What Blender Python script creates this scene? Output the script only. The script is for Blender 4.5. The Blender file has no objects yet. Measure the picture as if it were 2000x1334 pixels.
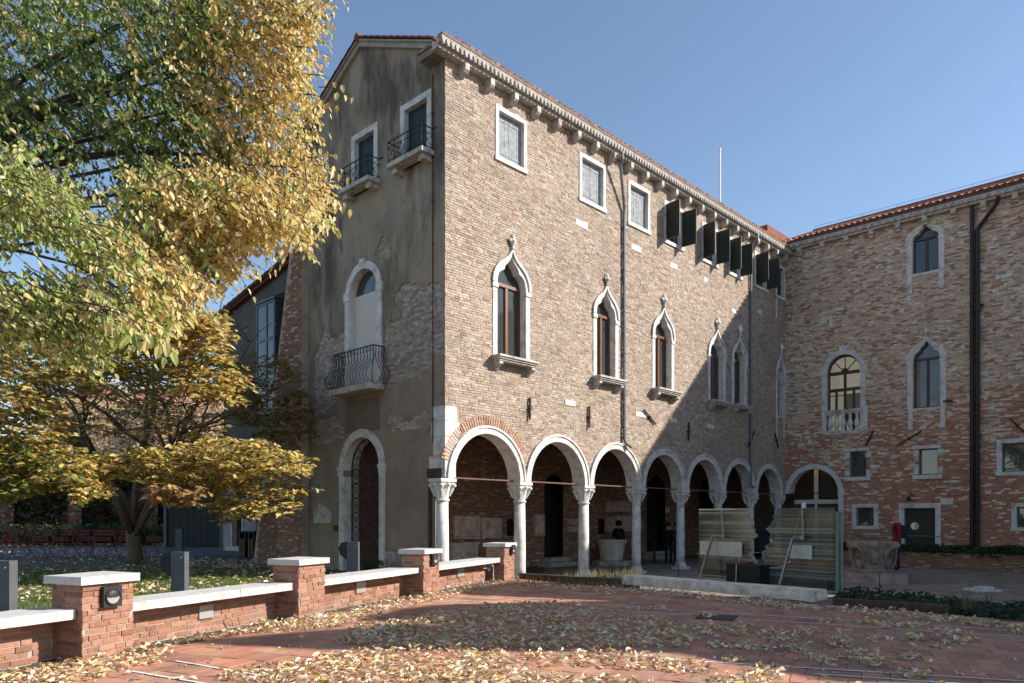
import bpy, math, random
import numpy as np
from math import sin, cos, pi, sqrt, atan2, radians
from mathutils import Vector as V, Matrix, noise
from mathutils.geometry import delaunay_2d_cdt

RND = random.Random(11)
SC = bpy.context.scene
COL = SC.collection

# ------------------------------------------------------------------ camera, sky, sun, exposure
FPX, HZ, CZ = 1450.0, 1010.0, 1.95
cam = bpy.data.objects.new('camera', bpy.data.cameras.new('camera'))
COL.objects.link(cam)
cam.location = (0, 0, CZ); cam.rotation_euler = (radians(90), 0, 0)
cam.data.sensor_width = 36; cam.data.lens = 36 * FPX / 2000
cam.data.shift_y = (HZ - 667) / 2000
cam.data.clip_start = .05; cam.data.clip_end = 3000
SC.camera = cam

LIGHT = V((-1.0, .05, -.624)).normalized()
world = bpy.data.worlds.new('World'); SC.world = world; world.use_nodes = True
wn = world.node_tree; wn.nodes.clear()
sky = wn.nodes.new('ShaderNodeTexSky'); sky.sky_type = 'NISHITA'; sky.sun_disc = False
sky.sun_elevation = math.asin(-LIGHT.z); sky.sun_rotation = atan2(-LIGHT.x, -LIGHT.y)
sky.air_density = 1.0; sky.dust_density = .35; sky.ozone_density = 1.4; sky.altitude = 0
bg = wn.nodes.new('ShaderNodeBackground'); bg.inputs['Strength'].default_value = .081
wo = wn.nodes.new('ShaderNodeOutputWorld')
wn.links.new(sky.outputs[0], bg.inputs[0]); wn.links.new(bg.outputs[0], wo.inputs[0])
sl = bpy.data.lights.new('sun', 'SUN'); sl.energy = 3.5; sl.angle = radians(.5); sl.color = (1, .94, .85)
sun = bpy.data.objects.new('sun', sl); COL.objects.link(sun)
sun.rotation_euler = LIGHT.to_track_quat('-Z', 'Y').to_euler(); sun.location = (40, -10, 40)
SC.view_settings.view_transform = 'Standard'; SC.view_settings.look = 'None'
SC.view_settings.gamma = 1; SC.view_settings.use_curve_mapping = False
SC.view_settings.exposure = 1.2
SC.render.engine = 'CYCLES'
SC.cycles.max_bounces = 8; SC.cycles.transparent_max_bounces = 16
SC.cycles.use_denoising = True

# ------------------------------------------------------------------ frames (right, into the wall, up)
def frame(dx, dy, loc):
    l = math.hypot(dx, dy); dx, dy = dx / l, dy / l
    return Matrix(((dx, -dy, 0, loc[0]), (dy, dx, 0, loc[1]), (0, 0, 1, loc[2]), (0, 0, 0, 1)))
I4 = Matrix.Identity(4)
YC = 19.2
FA = frame(1389, 1450, ((869 - 1000) / FPX * YC, YC, 0))          # sunlit arcade front, u from the corner
FB = frame(1513, -1450, FA.translation)                            # plastered gable side, u negative
def hit(px, py, F, y=0.0):
    "the (u, z) of a sight line on a wall plane"
    Fi = F.inverted(); o = Fi @ V((0, 0, CZ)); d = Fi.to_3x3() @ V(((px - 1000) / FPX, 1, (HZ - py) / FPX))
    s = (y - o.y) / d.y; p = o + d * s
    return p.x, p.z
def ground(px, py, z=0.0):
    Y = FPX * (CZ - z) / (py - HZ)
    return V(((px - 1000) / FPX * Y, Y, z))
def at(px, py, Y):
    return V(((px - 1000) / FPX * Y, Y, CZ + (HZ - py) / FPX * Y))
LA = hit(1533, 700, FA)[0]
FC = frame(1513, -1450, FA @ V((LA, 0, 0)))                        # right wing, u from the inner corner
ZP = .35                                                           # level of the brick terrace and the garden

# ------------------------------------------------------------------ meshes
class MB:
    def __init__(s): s.v = []; s.f = []; s.c = []
    def add(s, vs, fs, col=None):
        o = len(s.v); s.v += [tuple(p) for p in vs]; s.f += [tuple(i + o for i in f) for f in fs]; s.c += [col] * len(fs); return s
    def hexa(s, p, col=None, skip=()):
        "p: 8 corners, bottom 4 then top 4 (counter-clockwise from above)"
        fs = {'b': (3, 2, 1, 0), 't': (4, 5, 6, 7), 'f': (0, 1, 5, 4), 'r': (1, 2, 6, 5), 'k': (2, 3, 7, 6), 'l': (3, 0, 4, 7)}
        return s.add(p, [v for k, v in fs.items() if k not in skip], col)
    def box(s, x0, x1, y0, y1, z0, z1, col=None, skip=(), j=0.0):
        p = [(x0, y0, z0), (x1, y0, z0), (x1, y1, z0), (x0, y1, z0), (x0, y0, z1), (x1, y0, z1), (x1, y1, z1), (x0, y1, z1)]
        if j: p = [(a + RND.uniform(-j, j), b + RND.uniform(-j, j), c + RND.uniform(-j, j)) for a, b, c in p]
        return s.hexa(p, col, skip)
    def prism(s, poly, y0, y1, col=None):
        "poly: (u, z) counter-clockwise seen from outside, extruded over y"
        if sum(p[0] * q[1] - q[0] * p[1] for p, q in zip(poly, poly[1:] + poly[:1])) < 0: poly = poly[::-1]
        n = len(poly); vs = [(u, y0, z) for u, z in poly] + [(u, y1, z) for u, z in poly]
        fs = [tuple(range(n)), tuple(range(2 * n - 1, n - 1, -1))] + [(i, i + n, (i + 1) % n + n, (i + 1) % n) for i in range(n)]
        return s.add(vs, fs, col)
    def ring(s, out, inn, y0, y1, col=None, closed=False):
        "band between two polylines of equal length, extruded over y"
        n = len(out); vs = [(u, y, z) for y in (y0, y1) for pl in (out, inn) for u, z in pl]
        O0, I0, O1, I1 = 0, n, 2 * n, 3 * n; fs = []
        for i in range(n if closed else n - 1):
            k = (i + 1) % n
            fs += [(O0 + i, O0 + k, I0 + k, I0 + i), (O1 + k, O1 + i, I1 + i, I1 + k), (O0 + k, O0 + i, O1 + i, O1 + k), (I0 + i, I0 + k, I1 + k, I1 + i)]
        if not closed:
            fs += [(O0, I0, I1, O1), (I0 + n - 1, O0 + n - 1, O1 + n - 1, I1 + n - 1)]
        return s.add(vs, fs, col)
    def tube(s, pts, r, n=6, col=None, cap=True):
        pts = [V(p) for p in pts]; m = len(pts); rs = r if isinstance(r, (list, tuple)) else [r] * m
        vs = []; ref = None
        for i, p in enumerate(pts):
            d = (pts[min(i + 1, m - 1)] - pts[max(i - 1, 0)])
            d = d.normalized() if d.length > 1e-9 else V((0, 0, 1))
            if ref is None: ref = d.orthogonal().normalized()
            ref = (ref - d * ref.dot(d)); ref = ref.normalized() if ref.length > 1e-6 else d.orthogonal().normalized()
            b = d.cross(ref)
            vs += [p + (ref * cos(2 * pi * k / n) + b * sin(2 * pi * k / n)) * rs[i] for k in range(n)]
        fs = [(i * n + k, i * n + (k + 1) % n, (i + 1) * n + (k + 1) % n, (i + 1) * n + k) for i in range(m - 1) for k in range(n)]
        if cap: fs += [tuple(range(n - 1, -1, -1)), tuple(range((m - 1) * n, m * n))]
        return s.add(vs, fs, col)
    def lathe(s, prof, n=20, c=(0, 0, 0), col=None, fn=None):
        "prof: (r, z) from bottom to top; fn(angle, r, z, t) -> r"
        vs = []; m = len(prof)
        for i, (r, z) in enumerate(prof):
            for k in range(n):
                a = 2 * pi * k / n; rr = fn(a, r, z, i / (m - 1)) if fn else r
                vs.append((c[0] + rr * cos(a), c[1] + rr * sin(a), c[2] + z))
        fs = [(i * n + k, i * n + (k + 1) % n, (i + 1) * n + (k + 1) % n, (i + 1) * n + k) for i in range(m - 1) for k in range(n)]
        fs += [tuple(range(n - 1, -1, -1)), tuple(range((m - 1) * n, m * n))]
        return s.add(vs, fs, col)
    def mesh(s, name, smooth=False):
        me = bpy.data.meshes.new(name); me.from_pydata(s.v, [], s.f)
        if any(c is not None for c in s.c):
            at_ = me.attributes.new('tone', 'FLOAT_COLOR', 'FACE')
            a = np.ones((len(s.f), 4), np.float32)
            for i, c in enumerate(s.c):
                if c is not None: a[i, :3] = c
            at_.data.foreach_set('color', a.ravel())
        if smooth: me.polygons.foreach_set('use_smooth', [True] * len(me.polygons))
        me.update(); return me

WM = {}
def link(o, M=I4, parent=None, **kw):
    COL.objects.link(o)
    if parent is not None: o.parent = parent; o.matrix_basis = WM[parent].inverted() @ M
    else: o.matrix_basis = M
    WM[o] = M.copy()
    for k, v in kw.items(): o[k] = v
    return o
def put(name, mb, mat, parent=None, M=I4, smooth=False, **kw):
    me = mb if isinstance(mb, bpy.types.Mesh) else mb.mesh(name, smooth)
    if mat is not None and not me.materials: me.materials.append(mat)
    return link(bpy.data.objects.new(name, me), M, parent, **kw)
def thing(name, label, cat, loc=(0, 0, 0), group=None):
    o = bpy.data.objects.new(name, None); o.empty_display_size = .2
    kw = dict(label=label, category=cat)
    if group: kw['group'] = group
    return link(o, Matrix.Translation(loc), None, **kw)

# ------------------------------------------------------------------ materials
def mat(name, col=(.5, .5, .5), rough=.85, var=.12, scale=6, bump=.15, bscale=60, src=None, metal=0.0, stain=0.0, stain_col=(.05, .045, .04), stain_scale=.7, spec=.3):
    "src: None for a plain colour, 'tone' for the face attribute, 'obj' for the object colour"
    m = bpy.data.materials.new(name); m.use_nodes = True; nt = m.node_tree; N = nt.nodes; L = nt.links
    b = N['Principled BSDF']; b.inputs['Roughness'].default_value = rough; b.inputs['Metallic'].default_value = metal
    b.inputs['Specular IOR Level'].default_value = spec
    geo = N.new('ShaderNodeNewGeometry')
    if src == 'tone':
        c = N.new('ShaderNodeAttribute'); c.attribute_name = 'tone'; c = c.outputs['Color']
    elif src == 'obj':
        c = N.new('ShaderNodeObjectInfo').outputs['Color']
    else:
        c = N.new('ShaderNodeRGB'); c.outputs[0].default_value = (*col, 1); c = c.outputs[0]
    def nz(sc, det=5):
        t = N.new('ShaderNodeTexNoise'); t.inputs['Scale'].default_value = sc; t.inputs['Detail'].default_value = det
        L.new(geo.outputs['Position'], t.inputs['Vector']); return t
    if var:
        t = nz(scale); r = N.new('ShaderNodeMapRange'); r.inputs[1].default_value = .3; r.inputs[2].default_value = .7
        r.inputs[3].default_value = 1 - var; r.inputs[4].default_value = 1 + var; L.new(t.outputs[0], r.inputs[0])
        mx = N.new('ShaderNodeVectorMath'); mx.operation = 'SCALE'; L.new(c, mx.inputs[0]); L.new(r.outputs[0], mx.inputs['Scale']); c = mx.outputs[0]
    if stain:
        t = nz(stain_scale, 7); r = N.new('ShaderNodeMapRange'); r.inputs[1].default_value = .5; r.inputs[2].default_value = .68
        r.inputs[3].default_value = 0; r.inputs[4].default_value = stain; L.new(t.outputs[0], r.inputs[0])
        mx = N.new('ShaderNodeMix'); mx.data_type = 'RGBA'; L.new(r.outputs[0], mx.inputs[0]); L.new(c, mx.inputs[6]); mx.inputs[7].default_value = (*stain_col, 1); c = mx.outputs[2]
    L.new(c, b.inputs['Base Color'])
    if bump:
        t = nz(bscale, 4); bp = N.new('ShaderNodeBump'); bp.inputs['Strength'].default_value = bump; bp.inputs['Distance'].default_value = .02
        L.new(t.outputs[0], bp.inputs['Height']); L.new(bp.outputs[0], b.inputs['Normal'])
    return m
def leaf_mat(name, src='tone', trans=.35):
    m = bpy.data.materials.new(name); m.use_nodes = True; nt = m.node_tree; N = nt.nodes; L = nt.links; N.clear()
    if src == 'tone': c = N.new('ShaderNodeAttribute'); c.attribute_name = 'tone'; c = c.outputs['Color']
    else: c = N.new('ShaderNodeObjectInfo').outputs['Color']
    p = N.new('ShaderNodeBsdfPrincipled'); p.inputs['Roughness'].default_value = .36; p.inputs['Specular IOR Level'].default_value = .55
    t = N.new('ShaderNodeBsdfTranslucent'); mx = N.new('ShaderNodeMixShader'); mx.inputs[0].default_value = trans
    o = N.new('ShaderNodeOutputMaterial')
    L.new(c, p.inputs['Base Color']); L.new(c, t.inputs['Color']); L.new(p.outputs[0], mx.inputs[1]); L.new(t.outputs[0], mx.inputs[2]); L.new(mx.outputs[0], o.inputs[0])
    return m
def glass_mat(name, tint=(.7, .78, .76), refl=.12, rough=.02, body=None, clear=.85, ior=1.5):
    "thin pane: mostly see-through, a fresnel reflection, optionally a share of milky body"
    m = bpy.data.materials.new(name); m.use_nodes = True; nt = m.node_tree; N = nt.nodes; L = nt.links; N.clear()
    tr = N.new('ShaderNodeBsdfTransparent'); tr.inputs[0].default_value = (*tint, 1)
    gl = N.new('ShaderNodeBsdfGlossy'); gl.inputs['Roughness'].default_value = rough
    df = N.new('ShaderNodeBsdfDiffuse'); df.inputs[0].default_value = (*(body or (.3, .34, .32)), 1)
    m1 = N.new('ShaderNodeMixShader'); m1.inputs[0].default_value = clear; L.new(df.outputs[0], m1.inputs[1]); L.new(tr.outputs[0], m1.inputs[2])
    fr = N.new('ShaderNodeFresnel'); fr.inputs[0].default_value = ior
    ad = N.new('ShaderNodeMath'); ad.operation = 'ADD'; ad.inputs[1].default_value = refl; ad.use_clamp = True; L.new(fr.outputs[0], ad.inputs[0])
    m2 = N.new('ShaderNodeMixShader'); L.new(ad.outputs[0], m2.inputs[0]); L.new(m1.outputs[0], m2.inputs[1]); L.new(gl.outputs[0], m2.inputs[2])
    o = N.new('ShaderNodeOutputMaterial'); L.new(m2.outputs[0], o.inputs[0]); return m
def emit_mat(name, col, s):
    m = bpy.data.materials.new(name); m.use_nodes = True; b = m.node_tree.nodes['Principled BSDF']
    b.inputs['Base Color'].default_value = (*col, 1); b.inputs['Emission Color'].default_value = (*col, 1); b.inputs['Emission Strength'].default_value = s; return m

M_BRK = mat('brick_faces', src='tone', var=.16, scale=14, bump=.5, bscale=45, stain=.22, stain_col=(.16, .12, .09), stain_scale=1.1, spec=.15)
M_BRKO = mat('brick_single', src='obj', var=.16, scale=14, bump=.5, bscale=45, stain=.22, stain_col=(.16, .12, .09), stain_scale=1.1, spec=.15)
M_MORT = mat('lime_mortar', (.41, .325, .245), var=.2, scale=4, bump=.6, bscale=50, stain=.3, stain_col=(.2, .165, .13), spec=.1)
M_MORTD = mat('grey_mortar', (.36, .33, .29), var=.15, scale=5, bump=.5, bscale=60, spec=.1)
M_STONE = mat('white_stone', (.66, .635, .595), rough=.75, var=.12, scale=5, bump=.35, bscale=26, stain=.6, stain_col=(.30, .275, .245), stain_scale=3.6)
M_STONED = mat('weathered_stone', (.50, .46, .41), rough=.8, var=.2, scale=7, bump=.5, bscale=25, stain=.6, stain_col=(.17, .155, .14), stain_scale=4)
M_CAP = mat('pale_limestone', (.55, .53, .50), rough=.75, var=.1, scale=9, bump=.5, bscale=35, stain=.75, stain_col=(.33, .31, .28), stain_scale=9)
M_IRON = mat('black_iron', (.022, .021, .022), rough=.55, var=.2, bump=.1, spec=.4)
M_RUST = mat('rusty_iron', (.07, .04, .03), rough=.75, var=.35, scale=12, bump=.3)
M_ROD = mat('red_tie_rod', (.20, .10, .085), rough=.6, var=.2)
M_PIPE = mat('grey_zinc_pipe', (.16, .17, .19), rough=.45, var=.15, metal=.6, bump=0)
M_PIPEB = mat('brown_pipe', (.030, .023, .021), rough=.4, var=.2, bump=0)
M_WOODG = mat('grey_shutter_wood', (.27, .29, .30), rough=.8, var=.25, scale=9, bump=.4, bscale=20, stain=.4, stain_col=(.12, .13, .135), stain_scale=5)
M_GREEN = mat('dark_green_paint', (.016, .027, .025), rough=.5, var=.2, bump=.15, bscale=20, spec=.35)
M_GREENL = mat('olive_green_paint', (.020, .026, .019), rough=.5, var=.2, bump=.15, bscale=20, spec=.35)
M_SASH = mat('varnished_wood', (.17, .058, .022), rough=.35, var=.3, scale=15, bump=.1, spec=.5)
M_SASHD = mat('dark_brown_wood', (.050, .026, .018), rough=.4, var=.3, scale=15, bump=.1, spec=.45)
M_DARK = mat('dark_interior', (.020, .019, .018), rough=.9, var=0, bump=0)
M_PANE = glass_mat('window_pane', tint=(.75, .8, .82), refl=.02, ior=1.4)
M_PANED = glass_mat('dark_window_pane', tint=(.5, .55, .58), refl=.06, ior=1.45)
M_CURT = mat('grey_curtain', (.36, .37, .36), rough=.95, var=.08, bump=0)
M_BLIND = mat('white_blind', (.62, .60, .55), rough=.9, var=.03, bump=0)
M_TILE = mat('roof_tile_clay', src='tone', var=.2, scale=9, bump=.4, bscale=30, stain=.3, stain_col=(.12, .08, .06), stain_scale=2)
M_TERR = mat('red_clay', (.22, .075, .045), var=.25, scale=8, bump=.4)
M_DECK = mat('dark_timber', (.10, .055, .04), var=.3, scale=8, bump=.4)
M_METD = mat('anthracite_steel', (.115, .125, .135), rough=.5, var=.15, scale=3, metal=.2, bump=.08, stain=.4, stain_col=(.07, .072, .075), stain_scale=6)
M_STEEL = mat('brushed_steel', (.55, .54, .52), rough=.4, var=.05, metal=.6, bump=0)
M_WHITEP = mat('white_paint', (.74, .73, .70), rough=.6, var=.08, bump=.1)
M_LEAF = leaf_mat('leaf', trans=.55); M_LEAFO = leaf_mat('leaf_single', 'obj', trans=.55)
M_DRYLEAF = leaf_mat('dry_leaf', trans=.15); M_DRYLEAFO = leaf_mat('dry_leaf_single', 'obj', trans=.15)
M_BARK = mat('bark', (.16, .115, .075), var=.3, scale=9, bump=.8, bscale=22)
M_BARKD = mat('dark_bark', (.05, .042, .036), var=.3, scale=9, bump=.6, bscale=22)

# ------------------------------------------------------------------ shared shape functions
def spans(poly, z):
    xs = []
    for (x0, z0), (x1, z1) in zip(poly, poly[1:] + poly[:1]):
        if (z0 <= z) != (z1 <= z): xs.append(x0 + (z - z0) / (z1 - z0) * (x1 - x0))
    xs.sort(); return list(zip(xs[::2], xs[1::2]))
def inside(poly, x, z):
    c = False
    for (x0, z0), (x1, z1) in zip(poly, poly[1:] + poly[:1]):
        if (z0 <= z) != (z1 <= z) and x < x0 + (z - z0) / (z1 - z0) * (x1 - x0): c = not c
    return c
def rect(u0, u1, z0, z1): return [(u0, z0), (u1, z0), (u1, z1), (u0, z1)]
def sheet(mb, outer, holes, y, col=None):
    pts = []; ed = []
    for pl in [outer] + holes:
        o = len(pts); n = len(pl); pts += [V(p) for p in pl]; ed += [(o + i, o + (i + 1) % n) for i in range(n)]
    vs, _, fs, *_ = delaunay_2d_cdt(pts, ed, [], 0, 1e-6)
    keep = []
    for f in fs:
        cx = sum(vs[i].x for i in f) / len(f); cz = sum(vs[i].y for i in f) / len(f)
        if inside(outer, cx, cz) and not any(inside(h, cx, cz) for h in holes): keep.append(tuple(f))
    mb.add([(p.x, y, p.y) for p in vs], keep, col); return mb
def arch_line(u0, u1, z0, zs, rise=None, n=16):
    c, r = (u0 + u1) / 2, (u1 - u0) / 2; h = r if rise is None else rise
    return [(u0, z0)] + [(c - r * cos(pi * i / n), zs + h * sin(pi * i / n)) for i in range(n + 1)] + [(u1, z0)]
def qbez(a, b, c, t): return tuple((1 - t) ** 2 * a[k] + 2 * t * (1 - t) * b[k] + t * t * c[k] for k in (0, 1))
def ogee_line(u0, u1, z0, zs, h, n=8):
    c, w = (u0 + u1) / 2, u1 - u0
    P0, P1, P2 = (-w / 2, 0), (-w / 2, .40 * h), (-.24 * w, .62 * h); P3, P4 = (-.06 * w, .775 * h), (0, h)
    half = [qbez(P0, P1, P2, i / n) for i in range(n)] + [qbez(P2, P3, P4, i / n) for i in range(n + 1)]
    left = [(c + x, zs + z) for x, z in half]; right = [(c - x, zs + z) for x, z in half[-2::-1]]
    return [(u0, z0)] + left + right + [(u1, z0)]
def trefoil_line(u0, u1, z0, zs, h, n=8, cusp=.10):
    "inner line of a Venetian window with a pair of cusps; same count as ogee_line"
    base = ogee_line(u0, u1, z0, zs, h, n); c = (u0 + u1) / 2; w = u1 - u0; out = []
    for x, z in base:
        t = (z - zs) / h
        k = max(0, 1 - abs(t - .50) / .14) if t > 0 else 0
        out.append((x + (c - x) / max(abs(c - x), 1e-6) * cusp * w * k, z))
    return out

SILLS = []
def brick_tone(kind, u, z):
    n = noise.noise(V((u * .55, z * .55, kind == 'C'))) ; n2 = noise.noise(V((u * 1.7 + 9, z * 1.7, 3)))
    r = RND.random()
    tan = [(.49, .36, .255), (.53, .405, .30), (.455, .325, .225), (.56, .44, .34), (.43, .315, .23)]
    pale = [(.62, .54, .45), (.60, .51, .41), (.66, .59, .51)]
    red = [(.34, .13, .075), (.40, .18, .105), (.30, .115, .075), (.44, .23, .14)]
    brown = [(.22, .165, .125), (.26, .19, .145), (.20, .14, .105)]
    if kind == 'A':
        for su, sz in SILLS:
            if abs(u - su) < .75 and sz - 1.5 < z < sz - .1: n2 += .35 * (1 - abs(u - su) / .75)
        pr = .02 + max(0, n - .16) * .3 + max(0, n2 - .33) * .5; pp = .15; pb = .07 + max(0, -n2 - .25) * .4
    elif kind == 'C':
        low = min(1, max(0, (7.4 - z + n * 3.0) / 3.4))
        pr = .045 + .72 * low + max(0, n2 - .25) * .5; pp = .20 - .08 * low; pb = .12 + .05 * low
    elif kind == 'R':  # red arcade brick
        pr, pp, pb = .62, .03, .25
    else:              # pale old brick behind the plaster
        pr = .06 + max(0, n2 - .2) * .4; pp = .3; pb = .15
        tan = [(.42, .35, .29), (.46, .385, .32), (.39, .31, .26)]
    if kind == 'C': red = [(.36, .115, .065), (.40, .15, .085), (.31, .10, .065), (.43, .20, .12)]
    L = red if r < pr else pale if r < pr + pp else brown if r < pr + pp + pb else tan
    c = RND.choice(L); k = RND.uniform(.9, 1.08) * (.88 if kind == 'A' else 1.2 if kind == 'C' else 1); mean = {'A': (.47, .355, .27), 'C': (.50, .375, .285), 'R': (.27, .14, .095)}.get(kind, (.42, .345, .28)); q = .50 if kind in 'AB' else .15; k *= 1 + .16 * noise.noise(V((u * .22, z * .3, 6)))
    c = [(x * (1 - q) + m_ * q) * k for x, m_ in zip(c, mean)]; g_ = sum(c) / 3; d_ = .16 if kind in 'AB' else 0
    return tuple(x * (1 - d_) + g_ * d_ for x in c)

unit_bricks = []
def unit_brick():
    if not unit_bricks:
        for i in range(4):
            b = MB(); b.box(-.5, .5, -.5, .5, -.5, .5, j=.035); me = b.mesh('brick_block'); me.materials.append(M_BRKO); unit_bricks.append(me)
    return RND.choice(unit_bricks)
def courses(u0, u1, z0, z1, holes, kind, L=.235, H=.058, J=.013, mask=None):
    "bricks of a wall face in running bond round its openings -> list of (ua, ub, za, zb, tone)"
    out = []; z = z0; row = 0
    while z + .02 < z1:
        zt = min(z + H * RND.uniform(.94, 1.05), z1); zm = (z + zt) / 2
        cuts = sorted(s for h in holes for s in spans(h, zm)); x = u0; free = []
        for a, b in cuts:
            if a > x: free.append((x, min(a, u1)))
            x = max(x, b)
        if x < u1: free.append((x, u1))
        g = u0 - RND.uniform(0, L) - (row % 2) * L / 2
        while g < u1:
            l = L * (RND.choice((1, 1, 1, .5, .5, .78)) * RND.uniform(.93, 1.05))
            for a, b in free:
                p, q = max(g, a), min(g + l, b)
                if q - p > .035 and (mask is None or mask((p + q) / 2, zm)): out.append((p, q, z, zt, brick_tone(kind, (p + q) / 2, zm)))
            g += l + J
        z = zt + J; row += 1
    return out
def lay(bricks, F, parent, n_single=300, proud=.010, dy=0.0, eye=(0, 0, CZ), name='brick_courses'):
    "the bricks that show largest become parts of their own, the rest one part"
    e = V(eye)
    def size(b):
        p = F @ V(((b[0] + b[1]) / 2, 0, (b[2] + b[3]) / 2)); d = p - e
        return (b[1] - b[0]) * abs((F.to_3x3() @ V((0, 1, 0))).dot(d.normalized())) / d.length if inview(p) else 0
    idx = sorted(range(len(bricks)), key=lambda i: -size(bricks[i])) if n_single else []
    one = set(idx[:n_single]); mb = MB()
    for i, (a, b, z0, z1, c) in enumerate(bricks):
        y = dy - proud * RND.uniform(.3, 1.5)
        if i in one:
            o = bpy.data.objects.new('brick', unit_brick())
            M = F @ Matrix.Translation(((a + b) / 2, y + .03, (z0 + z1) / 2)) @ Matrix.Diagonal((b - a, .06, z1 - z0, 1))
            o.color = (*c, 1); link(o, M, parent)
        else: mb.box(a, b, y, dy + .02, z0, z1, c, skip=('k',), j=.004)
    if mb.f: put(name, mb, M_BRK, parent, F, kind='stuff')
def inview(p, mx=5, my=5):
    if p.y < .3: return False
    x = 1000 + FPX * p.x / p.y; y = HZ - FPX * (p.z - CZ) / p.y
    return -mx < x < 2000 + mx and -my < y < 1334 + my

# ================================================================== the arcaded palace
ZT = 13.60                                   # wall top under the cornice
DEEP = 7.4
pal = thing('palace', 'three storey tan brick palace with white arcade and plastered gable side', 'building', FA.translation)
W_B = -DEEP                                 # the far end of the gable side
def U(px, py=600): return hit(px, py, FA)[0]
def Z(px, py): return hit(px, py, FA)[1]

# columns and arches
colu = [U(x) for x in (872, 1025, 1149.5, 1252, 1338, 1411, 1474, 1527)]
ZS = 2.96
arches = []; low = [(LA + .0, ZS)]
mid_low = [(0, ZS)]
for a, b in zip(colu, colu[1:]):
    arches.append((a + .015, b - .015))
holesA = []
WINS = []                                   # (outline that the brick stops at)
# ---- upper rectangular windows
rectA = [(967, 1027.6, 205.5, 344.3), (1130.8, 1181.5, 294.9, 417.8), (1225.9, 1268.3, 349.4, 456.4), (1296.5, 1333.6, 387.7, 488.8),
         (1369.7, 1401, 431.8, 520.3), (1422.2, 1447.9, 460.3, 545.8), (1473.2, 1498.6, 493.3, 572), (1514.5, 1532.2, 511.3, 595)]
RA = []
for l, r, t, b in rectA:
    RA.append((U(l), U(r), Z(r, b), Z(l, t)))
ztop = sum(r[3] for r in RA[:3]) / 3; zbot = sum(r[2] for r in RA[:3]) / 3
# ---- gothic windows: left, right, spring y (left), tip (x, y), sill y (left)
gothA = [(961.7, 1033.6, 549, 999.2, 488, 694.8, 458.6), (1157.8, 1206.6, 611, 1183.9, 558.5, 735, 536), (1273.2, 1315.4, 652, 1294.8, 600.4, 758.5, 575),
         (1382.3, 1415.8, 690, 1400.6, 643.3, 782, 620.5), (1428.8, 1456.9, 700, 1443.8, 657.4, 790, 634.9), (1515.1, 1532.6, 733, 1526.5, 690.3, 811.8, 671.5)]
GA = [(U(l), U(r), Z(l, sb), Z(l, sp), Z(tx, ty), Z(tx, fy)) for l, r, sp, tx, ty, sb, fy in gothA]

def win_rect(F, u0, u1, z0, z1, style, fw=.12, depth=.24, parent=None, sill=True):
    b = MB()
    b.box(u0, u0 + fw, -.035, depth, z0 + fw, z1 - fw); b.box(u1 - fw, u1, -.035, depth, z0 + fw, z1 - fw)
    b.box(u0, u1, -.035, depth, z1 - fw, z1); b.box(u0 - .03, u1 + .03, -.06, depth, z0, z0 + fw)
    w = put('window', b, M_STONE, parent, F)
    a0, a1, c0, c1 = u0 + fw, u1 - fw, z0 + fw, z1 - fw; mid = (a0 + a1) / 2
    d = MB(); d.box(a0 - .05, a1 + .05, depth + .01, depth + .03, c0 - .05, c1 + .05); 
    if style == 'closed':
        put('recess', d, M_DARK, w, F)
        for s, (p, q) in enumerate(((a0 + .01, mid - .004), (mid + .004, a1 - .01))):
            m = MB(); n = 3; wd = (q - p) / n
            for i in range(n): m.box(p + i * wd + .003, p + (i + 1) * wd - .003, .10 + .004 * (i % 2), .14, c0 + .01, c1 - .01)
            put('shutter', m, M_WOODG, w, F)
            h = MB()
            for zz in (c0 + .18, c1 - .2): h.box(p + .02, q - .02, .092, .0985, zz, zz + .035)
            put('hinge', h, M_WOODG, w, F, kind='stuff')
    elif style == 'open':
        put('recess', d, M_DARK, w, F)
        m = MB(); m.box(a0, a1, .15, .17, c0, c1); put('pane', m, M_PANED, w, F)
        m = MB(); m.box(mid - .03, mid + .03, .12, .148, c0, c1); put('sash_bar', m, M_SASHD, w, F)
        for s, x, ang in ((1, a0, 96), (-1, a1, 94)):
            leaf = MB(); wl = (a1 - a0) / 2 + .04; n = 3
            for i in range(n): leaf.box(s * (i * wl / n + .002), s * ((i + 1) * wl / n - .002), -.02, .02, c0 + .01, c1 - .01) if s > 0 else leaf.box(-(i + 1) * wl / n + .002, -i * wl / n - .002, -.02, .02, c0 + .01, c1 - .01)
            for zz in (c0 + .2, c1 - .25): leaf.box(min(0, s * wl) + .03, max(0, s * wl) - .03, -.034, -.0205, zz, zz + .07)
            M = F @ Matrix.Translation((x, -.045, 0)) @ Matrix.Rotation(-s * radians(ang + RND.uniform(-7, 5)), 4, 'Z')
            put('shutter', leaf, M_GREENL if s > 0 else M_GREEN, w, M)
    elif style == 'green':
        put('recess', d, M_DARK, w, F)
        for p, q in ((a0 + .01, mid - .004), (mid + .004, a1 - .01)):
            m = MB(); n = 3; wd = (q - p) / n
            for i in range(n): m.box(p + i * wd + .003, p + (i + 1) * wd - .003, .12 + .004 * (i % 2), .16, c0 + .01, c1 - .01)
            put('shutter', m, M_GREEN, w, F)
    return w

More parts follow.
